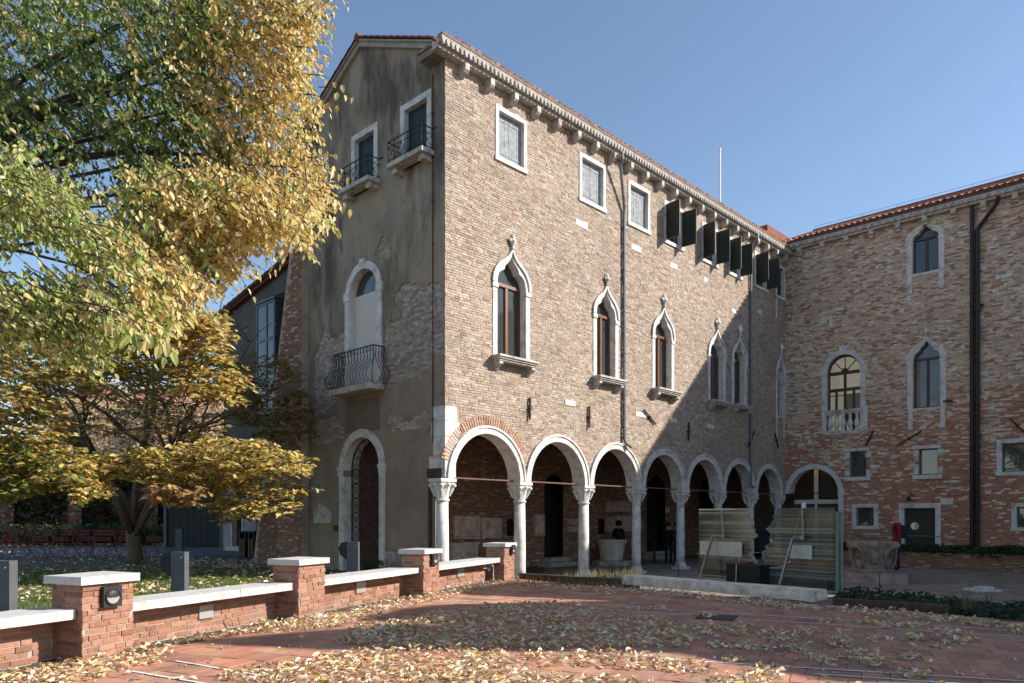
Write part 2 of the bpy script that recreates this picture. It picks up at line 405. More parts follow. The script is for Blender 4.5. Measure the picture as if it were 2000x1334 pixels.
def finial(F, u, z, h, w, parent, y=-.06):
    b = MB(); r = h * .21
    b.lathe([(r * .35, 0), (r * .5, h * .12), (r * .35, h * .2), (r * .6, h * .32), (r * 1.05, h * .48), (r * .9, h * .62), (r * .5, h * .7), (r * .62, h * .8), (r * .42, h * .93), (r * .1, h)], 12, (u, y, z),
            fn=lambda a, rr, zz, t: rr * (1 + .28 * cos(4 * a) * (.4 < t < .85)))
    for s in (-1, 1):
        b.tube([(u, y, z + h * .42), (u + s * r * .9, y, z + h * .5), (u + s * r * 1.35, y, z + h * .64), (u + s * r * 1.15, y, z + h * .72)], [r * .35, r * .4, r * .32, r * .15], 6)
    put('finial', b, M_STONE, parent, F, smooth=True)

def win_gothic(F, u0, u1, z0, zs, zt, zf, parent, sill=True, fw=.17, depth=.34, legs=0, curtain=True, sash=M_SASH, leaded=False):
    N = 8; h = zt - zs
    out = ogee_line(u0, u1, z0, zs, h, N); i0, i1 = u0 + fw, u1 - fw
    inn = trefoil_line(i0, i1, z0, zs - .02, h * .86, N)
    b = MB(); b.ring(inn, out, -.03, depth)
    # raised label moulding round the ogee only
    k0, k1 = 1, len(out) - 2
    mo = ogee_line(u0 - .035, u1 + .035, z0, zs, h + .05, N)[k0:k1 + 1]; mi = ogee_line(u0 + .055, u1 - .055, z0, zs, h - .07, N)[k0:k1 + 1]
    b.ring(mi, mo, -.075, -.032)
    for s, x in ((1, u0), (-1, u1)):
        xa, xb = (x - .03, x + fw + .02) if s > 0 else (x - fw - .02, x + .03)
        b.box(xa, xb, -.06, .1, zs - .14, zs - .02)
    w = put('window', b, M_STONE, parent, F)
    finial(F, (u0 + u1) / 2, zt - .02, zf - zt + .03, u1 - u0, w)
    if legs:
        m = MB(); m.box(u0 + .03, u0 + fw, -.02, .05, z0 - legs, z0); m.box(u1 - fw, u1 - .03, -.02, .05, z0 - legs, z0); m.box(u0 + fw, u1 - fw, -.02, .05, z0 - .07, z0); put('jamb_stub', m, M_STONE, w, F, kind='stuff')
    if sill:
        m = MB(); a, c = u0 - .06, u1 + .06
        m.box(a, c, -.36, .0, z0 - .05, z0 + .01); m.box(a + .03, c - .03, -.32, .0, z0 - .10, z0 - .051); m.box(a + .06, c - .06, -.28, .0, z0 - .15, z0 - .101)
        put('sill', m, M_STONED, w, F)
        for x in (u0 + .02, u1 - .02 - .14):
            m = MB()
            m.prism([(0, 0)] * 0 + [(-.26, z0 - .152), (-.26, z0 - .23), (-.18, z0 - .30), (-.12, z0 - .30), (-.06, z0 - .38), (0, z0 - .40), (0, z0 - .152)], x, x + .14)
            m.v = [(y, u, z) for u, y, z in m.v]; m.f = [tuple(reversed(f)) for f in m.f]
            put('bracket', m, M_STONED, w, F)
    # timber sash
    zr = zs + .10; m = MB(); y0, y1 = .20, .26; f = .055; mid = (i0 + i1) / 2
    m.box(i0, i0 + f, y0, y1, z0 + .02, zr); m.box(i1 - f, i1, y0, y1, z0 + .02, zr); m.box(i0 + f, i1 - f, y0, y1, z0 + .02, z0 + .02 + f)
    m.box(i0 + f, i1 - f, y0 - .03, y1, zr - .09, zr); m.box(mid - .045, mid + .045, y0 - .02, y1, z0 + .02 + f, zr - .09)
    put('sash', m, sash, w, F)
    g = MB(); g.prism([(x, z) for x, z in inn], .232, .240); put('pane', g, M_PANED if leaded else M_PANE, w, F)
    if leaded:
        m = MB(); st = .10
        x = i0 + st / 2; r = 0
        zz = z0 + .1
        while zz < zt - .25:
            xx = i0 + f + (r % 2) * st / 2
            while xx < i1 - f:
                if inside(inn, xx, zz): m.tube([(xx + .045 * cos(k * pi / 3 + pi / 6), .225, zz + .045 * sin(k * pi / 3 + pi / 6)) for k in range(7)], .004, 3, cap=False)
                xx += st
            zz += st * .87; r += 1
        put('lead_came', m, M_METD, w, F, kind='stuff')
    d = MB(); d.box(i0 - .02, i1 + .02, depth + .003, 1.5, z0 - .03, zt, skip=('f',)); put('recess', d, M_DARK, w, F)
    if curtain:
        for p, q in ((i0 + .02, i0 + (i1 - i0) * .36), (i0 + (i1 - i0) * .60, i1 - .02)):
            m = MB(); n = 7; pl = [(p + (q - p) * i / n, .36 + .02 * (i % 2)) for i in range(n + 1)]
            vs = [(x, y, z) for z in (z0 + .03, zr - .02) for x, y in pl]
            m.add(vs, [(i, i + 1, i + n + 2, i + n + 1) for i in range(n)]); put('curtain', m, M_CURT, w, F)
    return w

styles = ['closed', 'closed', 'closed', 'open', 'open', 'open', 'open', 'green']
for (u0, u1, z0, z1), st in zip(RA, styles):
    win_rect(FA, u0, u1, zbot, ztop, st, parent=pal); WINS.append(rect(u0 + .03, u1 - .03, zbot + .03, ztop - .03))
m = MB(); m.box(RA[7][0] + .02, RA[7][0] + .14, -.02, .03, zbot - .95, zbot); put('jamb_stub', m, M_STONE, pal, FA)
for i, (u0, u1, z0, zs, zt, zf) in enumerate(GA):
    win_gothic(FA, u0, u1, z0, zs, zt, zf, pal, sill=i < 5, legs=.95 if i == 5 else 0, curtain=True)
    WINS.append(ogee_line(u0 + .06, u1 - .06, z0 + .02, zs, zt - zs - .05))

# wall sheet with the arcade cut away below, then the bricks
outer = [(0, ZS)]
RB = .21
AOUT = []
for a, b in arches:
    ln = arch_line(a + .10, b - .10, ZS, ZS, n=20)[1:-1]; outer += ln; AOUT.append(arch_line(a + .04, b - .04, ZS - .2, ZS, n=20))
outer += [(LA, ZS), (LA, ZT + .3), (0, ZT + .3)]
mb = MB(); sheet(mb, outer, WINS, 0.0); put('arcade_wall', mb, M_MORT, pal, FA)
quoin = rect(-.1, .52, ZS, 4.85)
SILLS += [((g[0] + g[1]) / 2, g[2]) for g in GA]
br = courses(0.0, LA, ZS, ZT + .25, WINS + AOUT + [quoin], 'A')
lay(br, FA, pal)

# arch rings
for a, b in arches:
    m = MB(); o = arch_line(a, b, ZS, ZS, n=24)[1:-1]; i_ = arch_line(a + RB, b - RB, ZS, ZS, n=24)[1:-1]
    m.ring(i_, o, -.045, .46)
    o2 = arch_line(a - .012, b + .012, ZS, ZS, n=24)[1:-1]; i2 = arch_line(a + .05, b - .05, ZS, ZS, n=24)[1:-1]
    m.ring(i2, o2, -.075, -.046)
    put('arch', m, M_STONE, pal, FA)
# brick voussoirs over the first arch
a, b = arches[0]; c, r = (a + b) / 2, (b - a) / 2
for i in range(46):
    th = radians(18 + 144 * i / 45)
    k = RND.choice(((.40, .22, .14), (.44, .26, .17), (.38, .20, .13), (.48, .34, .25), (.46, .30, .21)))
    o = bpy.data.objects.new('brick', unit_brick()); rr = r + .16
    M = FA @ Matrix.Translation((c + rr * cos(th), .01, ZS + rr * sin(th))) @ Matrix.Rotation(-th + pi / 2, 4, 'Y') @ Matrix.Diagonal((.054, .07, .25, 1))
    o.color = (*k, 1); link(o, M, pal)

# columns
def column(u, wid=1.0):
    hb = .0; r = .165 * wid
    m = MB(); m.lathe([(r, .26), (r, .5), (r * .985, 1.3), (r * .9, 2.42)], 20, (u, .2, 0)); c = put('column', m, M_STONE, pal, FA, smooth=True)
    m = MB(); m.box(u - .25, u + .25, -.05, .45, .0, .09)
    m.lathe([(.225, .091), (.235, .12), (.225, .15), (.19, .17), (.19, .20), (.205, .215), (.2, .235), (.175, .26)], 20, (u, .2, 0)); put('base', m, M_STONE, c, FA)
    m = MB()
    m.lathe([(r * .95, 2.36), (r * 1.12, 2.38), (r * 1.12, 2.41), (r * .95, 2.425)], 20, (u, .2, 0))
    m.lathe([(r * .94, 2.43), (r * .98, 2.50), (r * 1.1, 2.60), (r * 1.35, 2.74), (r * 1.55, 2.80)], 24, (u, .2, 0), fn=lambda a, rr, z, t: rr * (1 + .10 * t * cos(8 * a)))
    m.box(u - .265, u + .265, -.065, .465, 2.865, 2.955)
    m.box(u - .23, u + .23, -.03, .43, 2.80, 2.864)
    for sx in (-1, 1):
        for sy in (-1, 1):
            cx, cy = u + sx * .212, .2 + sy * .212
            m.lathe([(.02, -.05), (.055, -.04), (.07, 0), (.055, .04), (.02, .05)], 10, (cx, cy, 2.775))
            m.tube([(u + sx * .13, .2 + sy * .13, 2.50), (u + sx * .17, .2 + sy * .17, 2.62), (u + sx * .205, .2 + sy * .205, 2.74)], [.03, .042, .042], 6)
        m.lathe([(.015, -.05), (.05, -.03), (.05, .03), (.015, .05)], 8, (u + sx * .255, .2, 2.80)); m.lathe([(.015, -.05), (.05, -.03), (.05, .03), (.015, .05)], 8, (u, .2 + sx * .255, 2.80))
    put('capital', m, M_STONE, c, FA)
for i, u in enumerate(colu): column(u + (.03 if i == 0 else 0), 1.05 if i < 3 else .97)
for a, b in zip(colu[:7], colu[1:]):
    m = MB(); m.tube([(a + .28, .2, 2.99), (b - .28, .2, 2.985)], .022, 6); put('tie_rod', m, M_ROD, pal, FA)

# corner quoins on both faces
zq = [ZS + .02, 3.55, 4.05, 4.45, 4.85]
for i, (p, q) in enumerate(zip(zq, zq[1:])):
    wq = (.36, .44, .50, .40)[i]; wb = (.62, .46, .54, .50)[i]
    m = MB(); m.box(-.004, wq, -.02, .35, p + .004, q - .004)
    put('quoin', m, M_STONE, pal, FA)
    m = MB(); m.box(-wb, .02, -.012, .3, p + .004, q - .004); put('quoin', m, M_STONE, pal, FB)

# cornice: corbels, dentil course, eave
NC = 22
for i in range(NC):
    u = .55 + i * (LA - .9) / (NC - 1)
    m = MB(); m.prism([(-.27, ZT + .22), (-.27, ZT + .05), (-.22, ZT - .01), (-.15, ZT - .02), (-.06, ZT - .07), (0, ZT - .08), (0, ZT + .22)], u - .075, u + .075)
    m.v = [(y, x, z) for x, y, z in m.v]; m.f = [tuple(reversed(f)) for f in m.f]
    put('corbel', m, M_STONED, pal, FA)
EV = .36                                     # eave projection
def cornice(F, u0, u1, z, parent, ev=EV, n=None, miter0=0, miter1=0):
    m = MB(); m.box(u0, u1, -ev + .12, .0, z + .22, z + .32); m.box(u0, u1, -ev + .02, .0, z + .321, z + .40)
    put('cornice', m, M_STONED, parent, F)
    n = n or int((u1 - u0) / .155); m = MB(); w = (u1 - u0) / n
    for i in range(n):
        x = u0 + i * w
        m.add([(x, -ev + .02, z + .40), (x + w, -ev + .02, z + .40), (x + w / 2, -ev + .07, z + .27), (x, -ev - .03, z + .43), (x + w, -ev - .03, z + .43), (x + w / 2, -ev + .0, z + .27)],
              [(3, 5, 4), (0, 1, 2), (3, 0, 2, 5), (1, 4, 5, 2), (0, 3, 4, 1)])
    m.box(u0, u1, -ev - .035, -ev + .1, z + .431, z + .47)
    put('dentil_course', m, bpy.data.materials.get('grey_dentil_stone') or mat('grey_dentil_stone', (.47, .44, .40), var=.2, stain=.5, stain_col=(.2, .18, .16), stain_scale=5), parent, F, kind='stuff')
cornice(FA, -.44, LA, ZT, pal)
m = MB(); m.box(-.42, LA + .0, -EV - .05, -.2, ZT + .472, ZT + .545); put('eave_board', m, mat('eave_brickwork', (.20, .13, .10), var=.35, scale=7, bump=.6, bscale=14), pal, FA)
# short return of the cornice on the gable side
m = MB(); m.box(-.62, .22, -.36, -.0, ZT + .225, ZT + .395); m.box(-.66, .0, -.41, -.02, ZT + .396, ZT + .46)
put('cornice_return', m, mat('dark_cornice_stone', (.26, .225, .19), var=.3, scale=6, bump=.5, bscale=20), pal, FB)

# roof: two slopes of curved clay tiles
ZR, ZE = 15.90, ZT + .58
def tiles(name, F, u0, u1, y0, z0, y1, z1, parent, step=.21, mat_=M_TILE, rows=None, single=0):
    "rows of cover tiles running up a slope from (y0, z0) to (y1, z1)"
    n = int((u1 - u0) / step); L = math.hypot(y1 - y0, z1 - z0); k = rows or max(2, int(L / .36)); mb = MB(); nx, nz = -(z1 - z0) / L, (y1 - y0) / L
    pan = MB()
    pan.add([(u0, y0, z0), (u1, y0, z0), (u1, y1, z1), (u0, y1, z1)], [(0, 1, 2, 3)], (.22, .09, .06))
    for i in range(n):
        uc = u0 + (i + .5) * step
        for j in range(k):
            t0, t1 = j / k - .02 / L, (j + 1) / k + .05 / L; c = RND.choice(((.34, .145, .09), (.40, .19, .12), (.30, .12, .08), (.44, .24, .16), (.26, .12, .09)))
            vs = []
            for t, lift, rr in ((t0, .035, .088), (min(t1, 1), .008, .072)):
                for a in range(5):
                    th = pi * a / 4; h = rr * sin(th) * .8 + lift
                    vs.append((uc - rr * cos(th), y0 + (y1 - y0) * t + nx * h, z0 + (z1 - z0) * t + nz * h))
            fs = [(a, a + 1, a + 6, a + 5) for a in range(4)] + [(4, 3, 2, 1, 0)]
            mb.add(vs, fs, c)
    put('roof', pan, mat_, parent, F) if name == 'roof' else None
    return mb
if True:
    r0 = MB(); yM = DEEP / 2
    # roof boarding
    r0.add([(.02, -EV, ZE + .0), (LA + 6, -EV, ZE), (LA + 6, yM, ZR), (.02, yM, ZR)], [(0, 1, 2, 3)])
    r0.add([(.02, DEEP + .45, ZE), (LA + 6, DEEP + .45, ZE), (LA + 6, yM, ZR), (.02, yM, ZR)], [(3, 2, 1, 0)])
    put('roof', r0, M_TERR, pal, FA)
    t1 = tiles('tile', FA, .02, LA + 1, -EV + .02, ZE - .03, yM, ZR - .03, pal, step=.24, rows=10); put('roof_tile', t1, M_TILE, pal, FA, kind='stuff')

# ------------------------------------------------------------------ gable side (frame B: u from -DEEP to 0)
def B(px, py, y=0.0): return hit(px, py, FB, y)
HB = []
# upper windows
WB = []
for (l, r, t) in ((687.4, 738.4, 270.8), (783.3, 843.3, 207.9)):
    u0, zt_ = B(l, t); u1 = B(r, t)[0]; WB.append((u0, u1, zt_))
zwt = sum(w[2] for w in WB) / 2; zwb = B(844.8, 308)[1] + .14
WB = [(w[0], w[1], zwt) for w in WB]; ww = WB[0][1] - WB[0][0]; WB.append((-6.75, -6.75 + ww, zwt))
for u0, u1, zt_ in WB: HB.append(rect(u0 + .03, u1 - .03, zwb, zwt - .03))
aw = (B(676, 584)[0], B(747, 561)[0], B(676, 770)[1] + .05, B(676.9, 583.9)[1], )
awz0 = B(703, 768)[1] + .12
HB.append(arch_line(aw[0] + .05, aw[1] - .05, awz0, aw[3], n=16))
dw = (B(664.5, 950)[0], B(752.5, 950)[0]); dzs = B(664, 917)[1]
HB.append(arch_line(dw[0] + .05, dw[1] - .05, ZP - .1, dzs, n=16))
outerB = [(-DEEP, -.2), (-.42, -.2), (-.42, ZS), (0, ZS), (0, ZT + .62), (-DEEP / 2, ZR - .10), (-DEEP, ZT + .30)]
backB = MB(); sheet(backB, outerB, HB, .035); put('gable_wall', backB, M_MORT, pal, FB)
# where the plaster has fallen away
LOSS = [  # polygons in photo-plane metres, from measured corners
    [(655, 665), (677, 640), (677, 768), (659, 778), (645, 800), (612, 812), (614, 700), (632, 640)],
    [(768, 585), (784, 552), (800, 545), (806, 558), (830, 558), (856, 556), (864, 570), (868, 640), (868, 690), (846, 700), (836, 730), (805, 738), (780, 745), (752, 760), (748, 640), (770, 628), (782, 615)],
    [(728, 500), (748, 466), (762, 470), (765, 500), (742, 507)],
    [(762, 800), (778, 812), (800, 822), (825, 802), (838, 810), (812, 840), (782, 842), (764, 838), (752, 824)],
    [(612, 820), (650, 812), (668, 830), (674, 855), (640, 866), (612, 868)],
    [(748, 1076), (772, 1074), (780, 1120), (752, 1120)],
]
LOSS = [[B(*p) for p in pl] for pl in LOSS]
def lost(u, z):
    du = .10 * noise.noise(V((u * 2.3, z * 2.3, 1))) + .06 * noise.noise(V((u * 7, z * 7, 4))); dz = .10 * noise.noise(V((u * 2.3, z * 2.3, 7))) + .06 * noise.noise(V((u * 7, z * 7, 9)))
    return any(inside(pl, u + du, z + dz) for pl in LOSS)
holeB = lambda u, z: any(inside(h, u, z) for h in HB)
cs = .045; nu, nz_ = int(DEEP / cs), int((ZR + .2) / cs)
grid = {}; mb = MB(); keep = np.zeros((nu, nz_), bool)
for i in range(nu):
    for j in range(nz_):
        u, z = -DEEP + (i + .5) * cs, -.1 + (j + .5) * cs
        if inside(outerB, u, z) and not holeB(u, z) and not lost(u, z): keep[i, j] = True
def gv(i, j):
    k = (i, j)
    if k not in grid:
        edge = 0 < i < nu and 0 < j < nz_ and not keep[i - 1:i + 1, j - 1:j + 1].all()
        q = .35 * cs if edge else 0; u, z = -DEEP + i * cs, -.1 + j * cs
        y = .008 * noise.noise(V((u * .9, z * .9, 2))) + (.012 if edge else 0)
        grid[k] = len(mb.v); mb.v.append((u + RND.uniform(-q, q), y, z + RND.uniform(-q, q)))
    return grid[k]
for i in range(nu):
    for j in range(nz_):
        if keep[i, j]: mb.f.append((gv(i, j), gv(i + 1, j), gv(i + 1, j + 1), gv(i, j + 1))); mb.c.append(None)
# plaster: grey above, warm brown below, with washed streaks and dark weathering
def plaster():
    m = mat('old_plaster', (.30, .245, .18), rough=.95, var=.14, scale=2.2, bump=.5, bscale=12, stain=.0, spec=.1)
    nt = m.node_tree; N = nt.nodes; L = nt.links; b = N['Principled BSDF']; src = b.inputs['Base Color'].links[0].from_socket
    geo = N.new('ShaderNodeNewGeometry'); sp = N.new('ShaderNodeSeparateXYZ'); L.new(geo.outputs['Position'], sp.inputs[0])
    def streak(scale, stretch, lo, hi, strength, col, base, zr=None):
        mp = N.new('ShaderNodeMapping'); mp.inputs['Scale'].default_value = (scale, scale, scale * stretch); L.new(geo.outputs['Position'], mp.inputs[0])
        t = N.new('ShaderNodeTexNoise'); t.inputs['Scale'].default_value = 1; t.inputs['Detail'].default_value = 8; t.inputs['Roughness'].default_value = .62; L.new(mp.outputs[0], t.inputs['Vector'])
        r = N.new('ShaderNodeMapRange'); r.inputs[1].default_value = lo; r.inputs[2].default_value = hi; r.inputs[3].default_value = 0; r.inputs[4].default_value = strength; L.new(t.outputs[0], r.inputs[0]); f = r.outputs[0]
        if zr:
            z = N.new('ShaderNodeMapRange'); z.inputs[1].default_value, z.inputs[2].default_value, z.inputs[3].default_value, z.inputs[4].default_value = zr; L.new(sp.outputs[2], z.inputs[0])
            q = N.new('ShaderNodeMath'); q.operation = 'MULTIPLY'; L.new(f, q.inputs[0]); L.new(z.outputs[0], q.inputs[1]); f = q.outputs[0]
        mx = N.new('ShaderNodeMix'); mx.data_type = 'RGBA'; L.new(f, mx.inputs[0]); L.new(base, mx.inputs[6]); mx.inputs[7].default_value = (*col, 1); return mx.outputs[2]
    c = streak(.6, .5, .38, .6, .75, (.36, .295, .22), src, (4.0, 6.5, 0, 1))
    c = streak(.9, .35, .45, .59, .85, (.085, .075, .064), c, (4.0, 9.5, .15, 1))
    c = streak(2.6, .12, .50, .68, .55, (.40, .37, .32), c, (4.2, 7, 0, 1))
    c = streak(4.5, .8, .62, .70, .7, (.07, .06, .05), c)
    L.new(c, b.inputs['Base Color']); return m
M_PLAST = plaster()
put('plaster', mb, M_PLAST, pal, FB)
brB = courses(-DEEP, 0, .0, ZT - 1, HB, 'B', mask=lost)
lay(brB, FB, pal, n_single=0, dy=.03, proud=.008)
# tall cable and drain pipe down the corner
m = MB(); u = B(846.3, 500)[0]; m.tube([(u, -.02, ZT), (u, -.02, 3.9)], .014, 5); 
for zz in np.arange(4.5, 13, 1.15): m.box(u - .03, u + .03, -.04, -.004, zz, zz + .03)
put('downpipe', m, M_IRON, pal, FB)
m = MB(); u = B(842.5, 800)[0]; m.tube([(u, -.05, 2.85), (u, -.05, .3)], .05, 8); put('downpipe', m, M_RUST, pal, FB)
m = MB(); m.box(-.60, -.12, -.10, .0, 2.98, 3.22); put('junction_box', m, M_RUST, pal, FB)

def balconet(u0, u1, z, parent):
    s = MB(); s.box(u0 - .1, u1 + .1, -.42, .0, z - .12, z); sl_ = put('balcony_slab', s, M_STONED, parent, FB)
    for x in (u0 - .02, u1 - .18):
        k = MB(); k.box(x, x + .2, -.30, 0, z - .27, z - .121); put('bracket', k, M_STONED, sl_, FB)
    r = MB(); a, b, y = u0 - .06, u1 + .06, -.40
    path = [(a, -.01, z + .58), (a, y, z + .58), (b, y, z + .58), (b, -.01, z + .58), (b + .16, -.01, z + .58)]
    for p, q in zip(path, path[1:]): r.tube([p, q], .017, 5)
    for zz in (z + .06, z + .42): r.tube([(a, y, zz), (b, y, zz)], .011, 5); r.tube([(a, y, zz), (a, -.01, zz)], .011, 5); r.tube([(b, y, zz), (b, -.01, zz)], .011, 5)
    n = 5; w = (b - a) / n
    for i in range(n + 1): r.tube([(a + i * w, y, z), (a + i * w, y, z + .58)], .011, 5)
    for i in range(n):
        r.tube([(a + i * w, y, z + .06), (a + (i + 1) * w, y, z + .42)], .008, 4); r.tube([(a + (i + 1) * w, y, z + .06), (a + i * w, y, z + .42)], .008, 4)
    for x in (a, b):
        r.tube([(x, y, z + .06), (x, -.01, z + .42)], .008, 4); r.tube([(x, y, z + .42), (x, -.01, z + .06)], .008, 4)
    put('railing', r, M_IRON, sl_, FB)
for u0, u1, zt_ in WB:
    win_rect(FB, u0, u1, zwb - .1, zwt, 'green', fw=.17, parent=pal, depth=.3); balconet(u0, u1, zwb + .02, pal)

# arched window with bulging iron balcony
o = arch_line(aw[0], aw[1], awz0, aw[3], n=18); fwa = .22
i_ = arch_line(aw[0] + fwa, aw[1] - fwa, awz0, aw[3], n=18)
m = MB(); m.ring(i_, o, -.05, .32)
for x0, x1 in ((aw[0] - .04, aw[0] + fwa + .01), (aw[1] - fwa - .01, aw[1] + .04)): m.box(x0, x1, -.075, .2, aw[3] - .12, aw[3] + .12)
ca = (aw[0] + aw[1]) / 2; ra = (aw[1] - aw[0]) / 2
m.prism([(ca - .10, aw[3] + ra - .24), (ca + .10, aw[3] + ra - .24), (ca + .14, aw[3] + ra + .07), (ca - .14, aw[3] + ra + .07)], -.08, .0)
w = put('window', m, M_STONE, pal, FB)
m = MB(); m.box(aw[0] + fwa, aw[1] - fwa, .15, .17, awz0, aw[3] + .02); put('roller_blind', m, M_BLIND, w, FB)
g = MB(); g.prism(arch_line(aw[0] + fwa, aw[1] - fwa, aw[3] + .03, aw[3] + .031, n=18), .20, .21); put('pane', g, M_PANED, w, FB)
d = MB(); d.box(aw[0] + .05, aw[1] - .05, .325, 1.5, awz0, aw[3] + 1.3, skip=('f',)); put('recess', d, M_DARK, w, FB)
s = MB(); zb = awz0 - .0; s.box(aw[0] - .12, aw[1] + .10, -.52, 0, zb - .17, zb); sl_ = put('balcony_slab', s, M_STONED, pal, FB)
r = MB(); a, b, y = aw[0] - .1, aw[1] + .1, -.38; zt_ = zb + 1.05
r.tube([(a, 0, zt_), (a, y, zt_), (b, y, zt_), (b, 0, zt_)], .02, 5); r.tube([(a, y, zt_ - .14), (b, y, zt_ - .14)], .01, 4)
def belly(p, nrm):
    pr = [(0, 1.05), (.01, .95), (-.02, .8), (.0, .68), (.10, .52), (.22, .36), (.27, .24), (.22, .10), (.05, .02), (-.05, .0)]
    return [(p[0] + nrm[0] * d, p[1] + nrm[1] * d, zb + h) for d, h in pr]
n = 13
for i in range(n + 1): r.tube(belly((a + (b - a) * i / n, y), (0, -1)), .012, 4)
for x, s_ in ((a, -1), (b, 1)):
    for yy in (-.30, -.2, -.1, -.02): r.tube(belly((x, yy), (s_, 0)), .012, 4)
    k = .7; r.tube(belly((x, y), (s_ * k, -k)), .013, 4)
for i in range(12):
    x = a + (b - a) * (i + .5) / 12
    r.tube([(x + .05 * cos(t), y, zt_ - .07 + .05 * sin(t)) for t in np.linspace(0, 2 * pi, 9)], .006, 3, cap=False)
put('railing', r, M_RUST, sl_, FB)
# smooth brown infill below the balcony
m = MB(); p, q = B(676, 786), B(742, 838); m.box(p[0], q[0], -.02, .03, q[1], p[1]); put('infill_panel', m, mat('brown_render', (.19, .15, .115), var=.12, scale=3, bump=.3, bscale=15), pal, FB)

# arched door with wrought iron gate
o = arch_line(dw[0], dw[1], ZP - .15, dzs, n=18); i_ = arch_line(dw[0] + .24, dw[1] - .24, ZP - .15, dzs, n=18)
m = MB(); m.ring(i_, o, -.05, .5)
for x0, x1 in ((dw[0] - .05, dw[0] + .26), (dw[1] - .26, dw[1] + .05)):
    m.box(x0, x1, -.09, .3, dzs - .05, dzs + .06); m.box(x0 + .02, x1 - .02, -.07, .3, dzs - .22, dzs - .051)
dr = put('doorway', m, M_STONE, pal, FB)
g0, g1 = dw[0] + .24, dw[1] - .24; gc = (g0 + g1) / 2; r = MB(); y = .25
fr = arch_line(g0 + .02, g1 - .02, ZP, dzs, n=16); r.tube([(u, y, z) for u, z in fr], .022, 4)
r.tube([(gc, y, ZP), (gc, y, dzs + (g1 - g0) / 2)], .02, 4)
nr = 7; ph = (dzs - ZP) / nr
for side in (0, 1):
    for cidx in range(2):
        cw = (g1 - g0) / 4; cx = g0 + cw * (side * 2 + cidx + .5)
        r.tube([(cx - cw / 2, y, ZP), (cx - cw / 2, y, dzs + .2)], .010, 4)
        for k in range(nr):
            cz = ZP + (k + .5) * ph
            r.tube([(cx + cw * .46 * cos(t), y, cz + ph * .48 * sin(t)) for t in np.linspace(0, 2 * pi, 13)], .011, 4, cap=False)
            for q in range(4):
                t0 = q * pi / 2 + pi / 4
                r.tube([(cx + cw * (.2 * cos(t0) + .13 * cos(t)), y, cz + ph * (.2 * sin(t0) + .13 * sin(t))) for t in np.linspace(0, 2 * pi, 8)], .009, 3, cap=False)
for k in range(nr + 1): r.tube([(g0, y, ZP + k * ph), (g1, y, ZP + k * ph)], .010, 4)
for k in range(9):
    th = pi * (k + .5) / 9; R1 = (g1 - g0) / 2 - .03
    r.tube([(gc, y, dzs), (gc + R1 * cos(th), y, dzs + R1 * sin(th))], .009, 4)
    r.tube([(gc + R1 * .72 * cos(th) + .07 * cos(t), y, dzs + R1 * .72 * sin(th) + .07 * sin(t)) for t in np.linspace(0, 2 * pi, 9)], .009, 3, cap=False)
put('iron_gate', r, M_IRON, dr, FB)
m = MB(); m.box(g0, g1, 1.1, 1.15, 0, dzs + .8); m.box(g0 - .0, g0 + .02, .5, 1.1, 0, dzs + .8)
put('passage', m, mat('red_passage_brick', (.20, .10, .065), var=.4, scale=11, bump=.4), dr, FB)
# stone tablet and small plate
p = [B(616, 1022), B(647, 1022), B(650, 1005), B(640, 990), B(627, 984), B(615, 996)]
m = MB(); m.prism(p, -.05, .0); put('stone_tablet', m, M_STONED, pal, FB)
p, q = B(653, 1037), B(660, 1026); m = MB(); m.box(p[0], q[0], -.03, 0, p[1], q[1]); put('plate', m, M_RUST, pal, FB)
# verge tiles and moulding along the gable
for s in (0, 1):
    ua, za, ub, zb_ = (-DEEP - .25, ZT + .28, -DEEP / 2, ZR - .02) if s == 0 else (-DEEP / 2, ZR - .02, -.30, ZT + .74)
    L_ = math.hypot(ub - ua, zb_ - za); th = atan2(zb_ - za, ub - ua); Mv = FB @ Matrix.Translation((ua, 0, za)) @ Matrix.Rotation(-th, 4, 'Y')
    m = MB(); m.box(0, L_, -.10, .0, -.16, -.03); m.box(0, L_, -.16, .0, -.029, .02); put('verge_moulding', m, mat('verge_stucco', (.36, .33, .28), var=.2, bump=.3), pal, Mv)
    n = 11
    for i in range(n):
        m = MB(); t0, t1 = L_ * i / n, L_ * (i + 1) / n + .05; up = .035 if s == 0 else -.035; vs = []
        for t, lf in ((t0, .05 - up * .4), (t1, .05 + up * .4)):
            for k in range(6):
                a_ = pi * k / 5; vs.append((t, -.02 - .19 * cos(a_), lf + .09 * sin(a_)))
        m.add(vs, [(k, k + 6, k + 7, k + 1) for k in range(5)] + [(0, 1, 2, 3, 4, 5), (11, 10, 9, 8, 7, 6), (0, 5, 11, 6)], RND.choice(((.20, .07, .045), (.24, .09, .055), (.17, .065, .045))))
        put('verge_tile', m, M_TILE, pal, Mv)
m = MB(); m.tube([(-DEEP / 2, -.2, ZR + .04), (-DEEP / 2, LA * .2, ZR + .04)], .11, 7); put('ridge_tile', m, M_TERR, pal, FB)

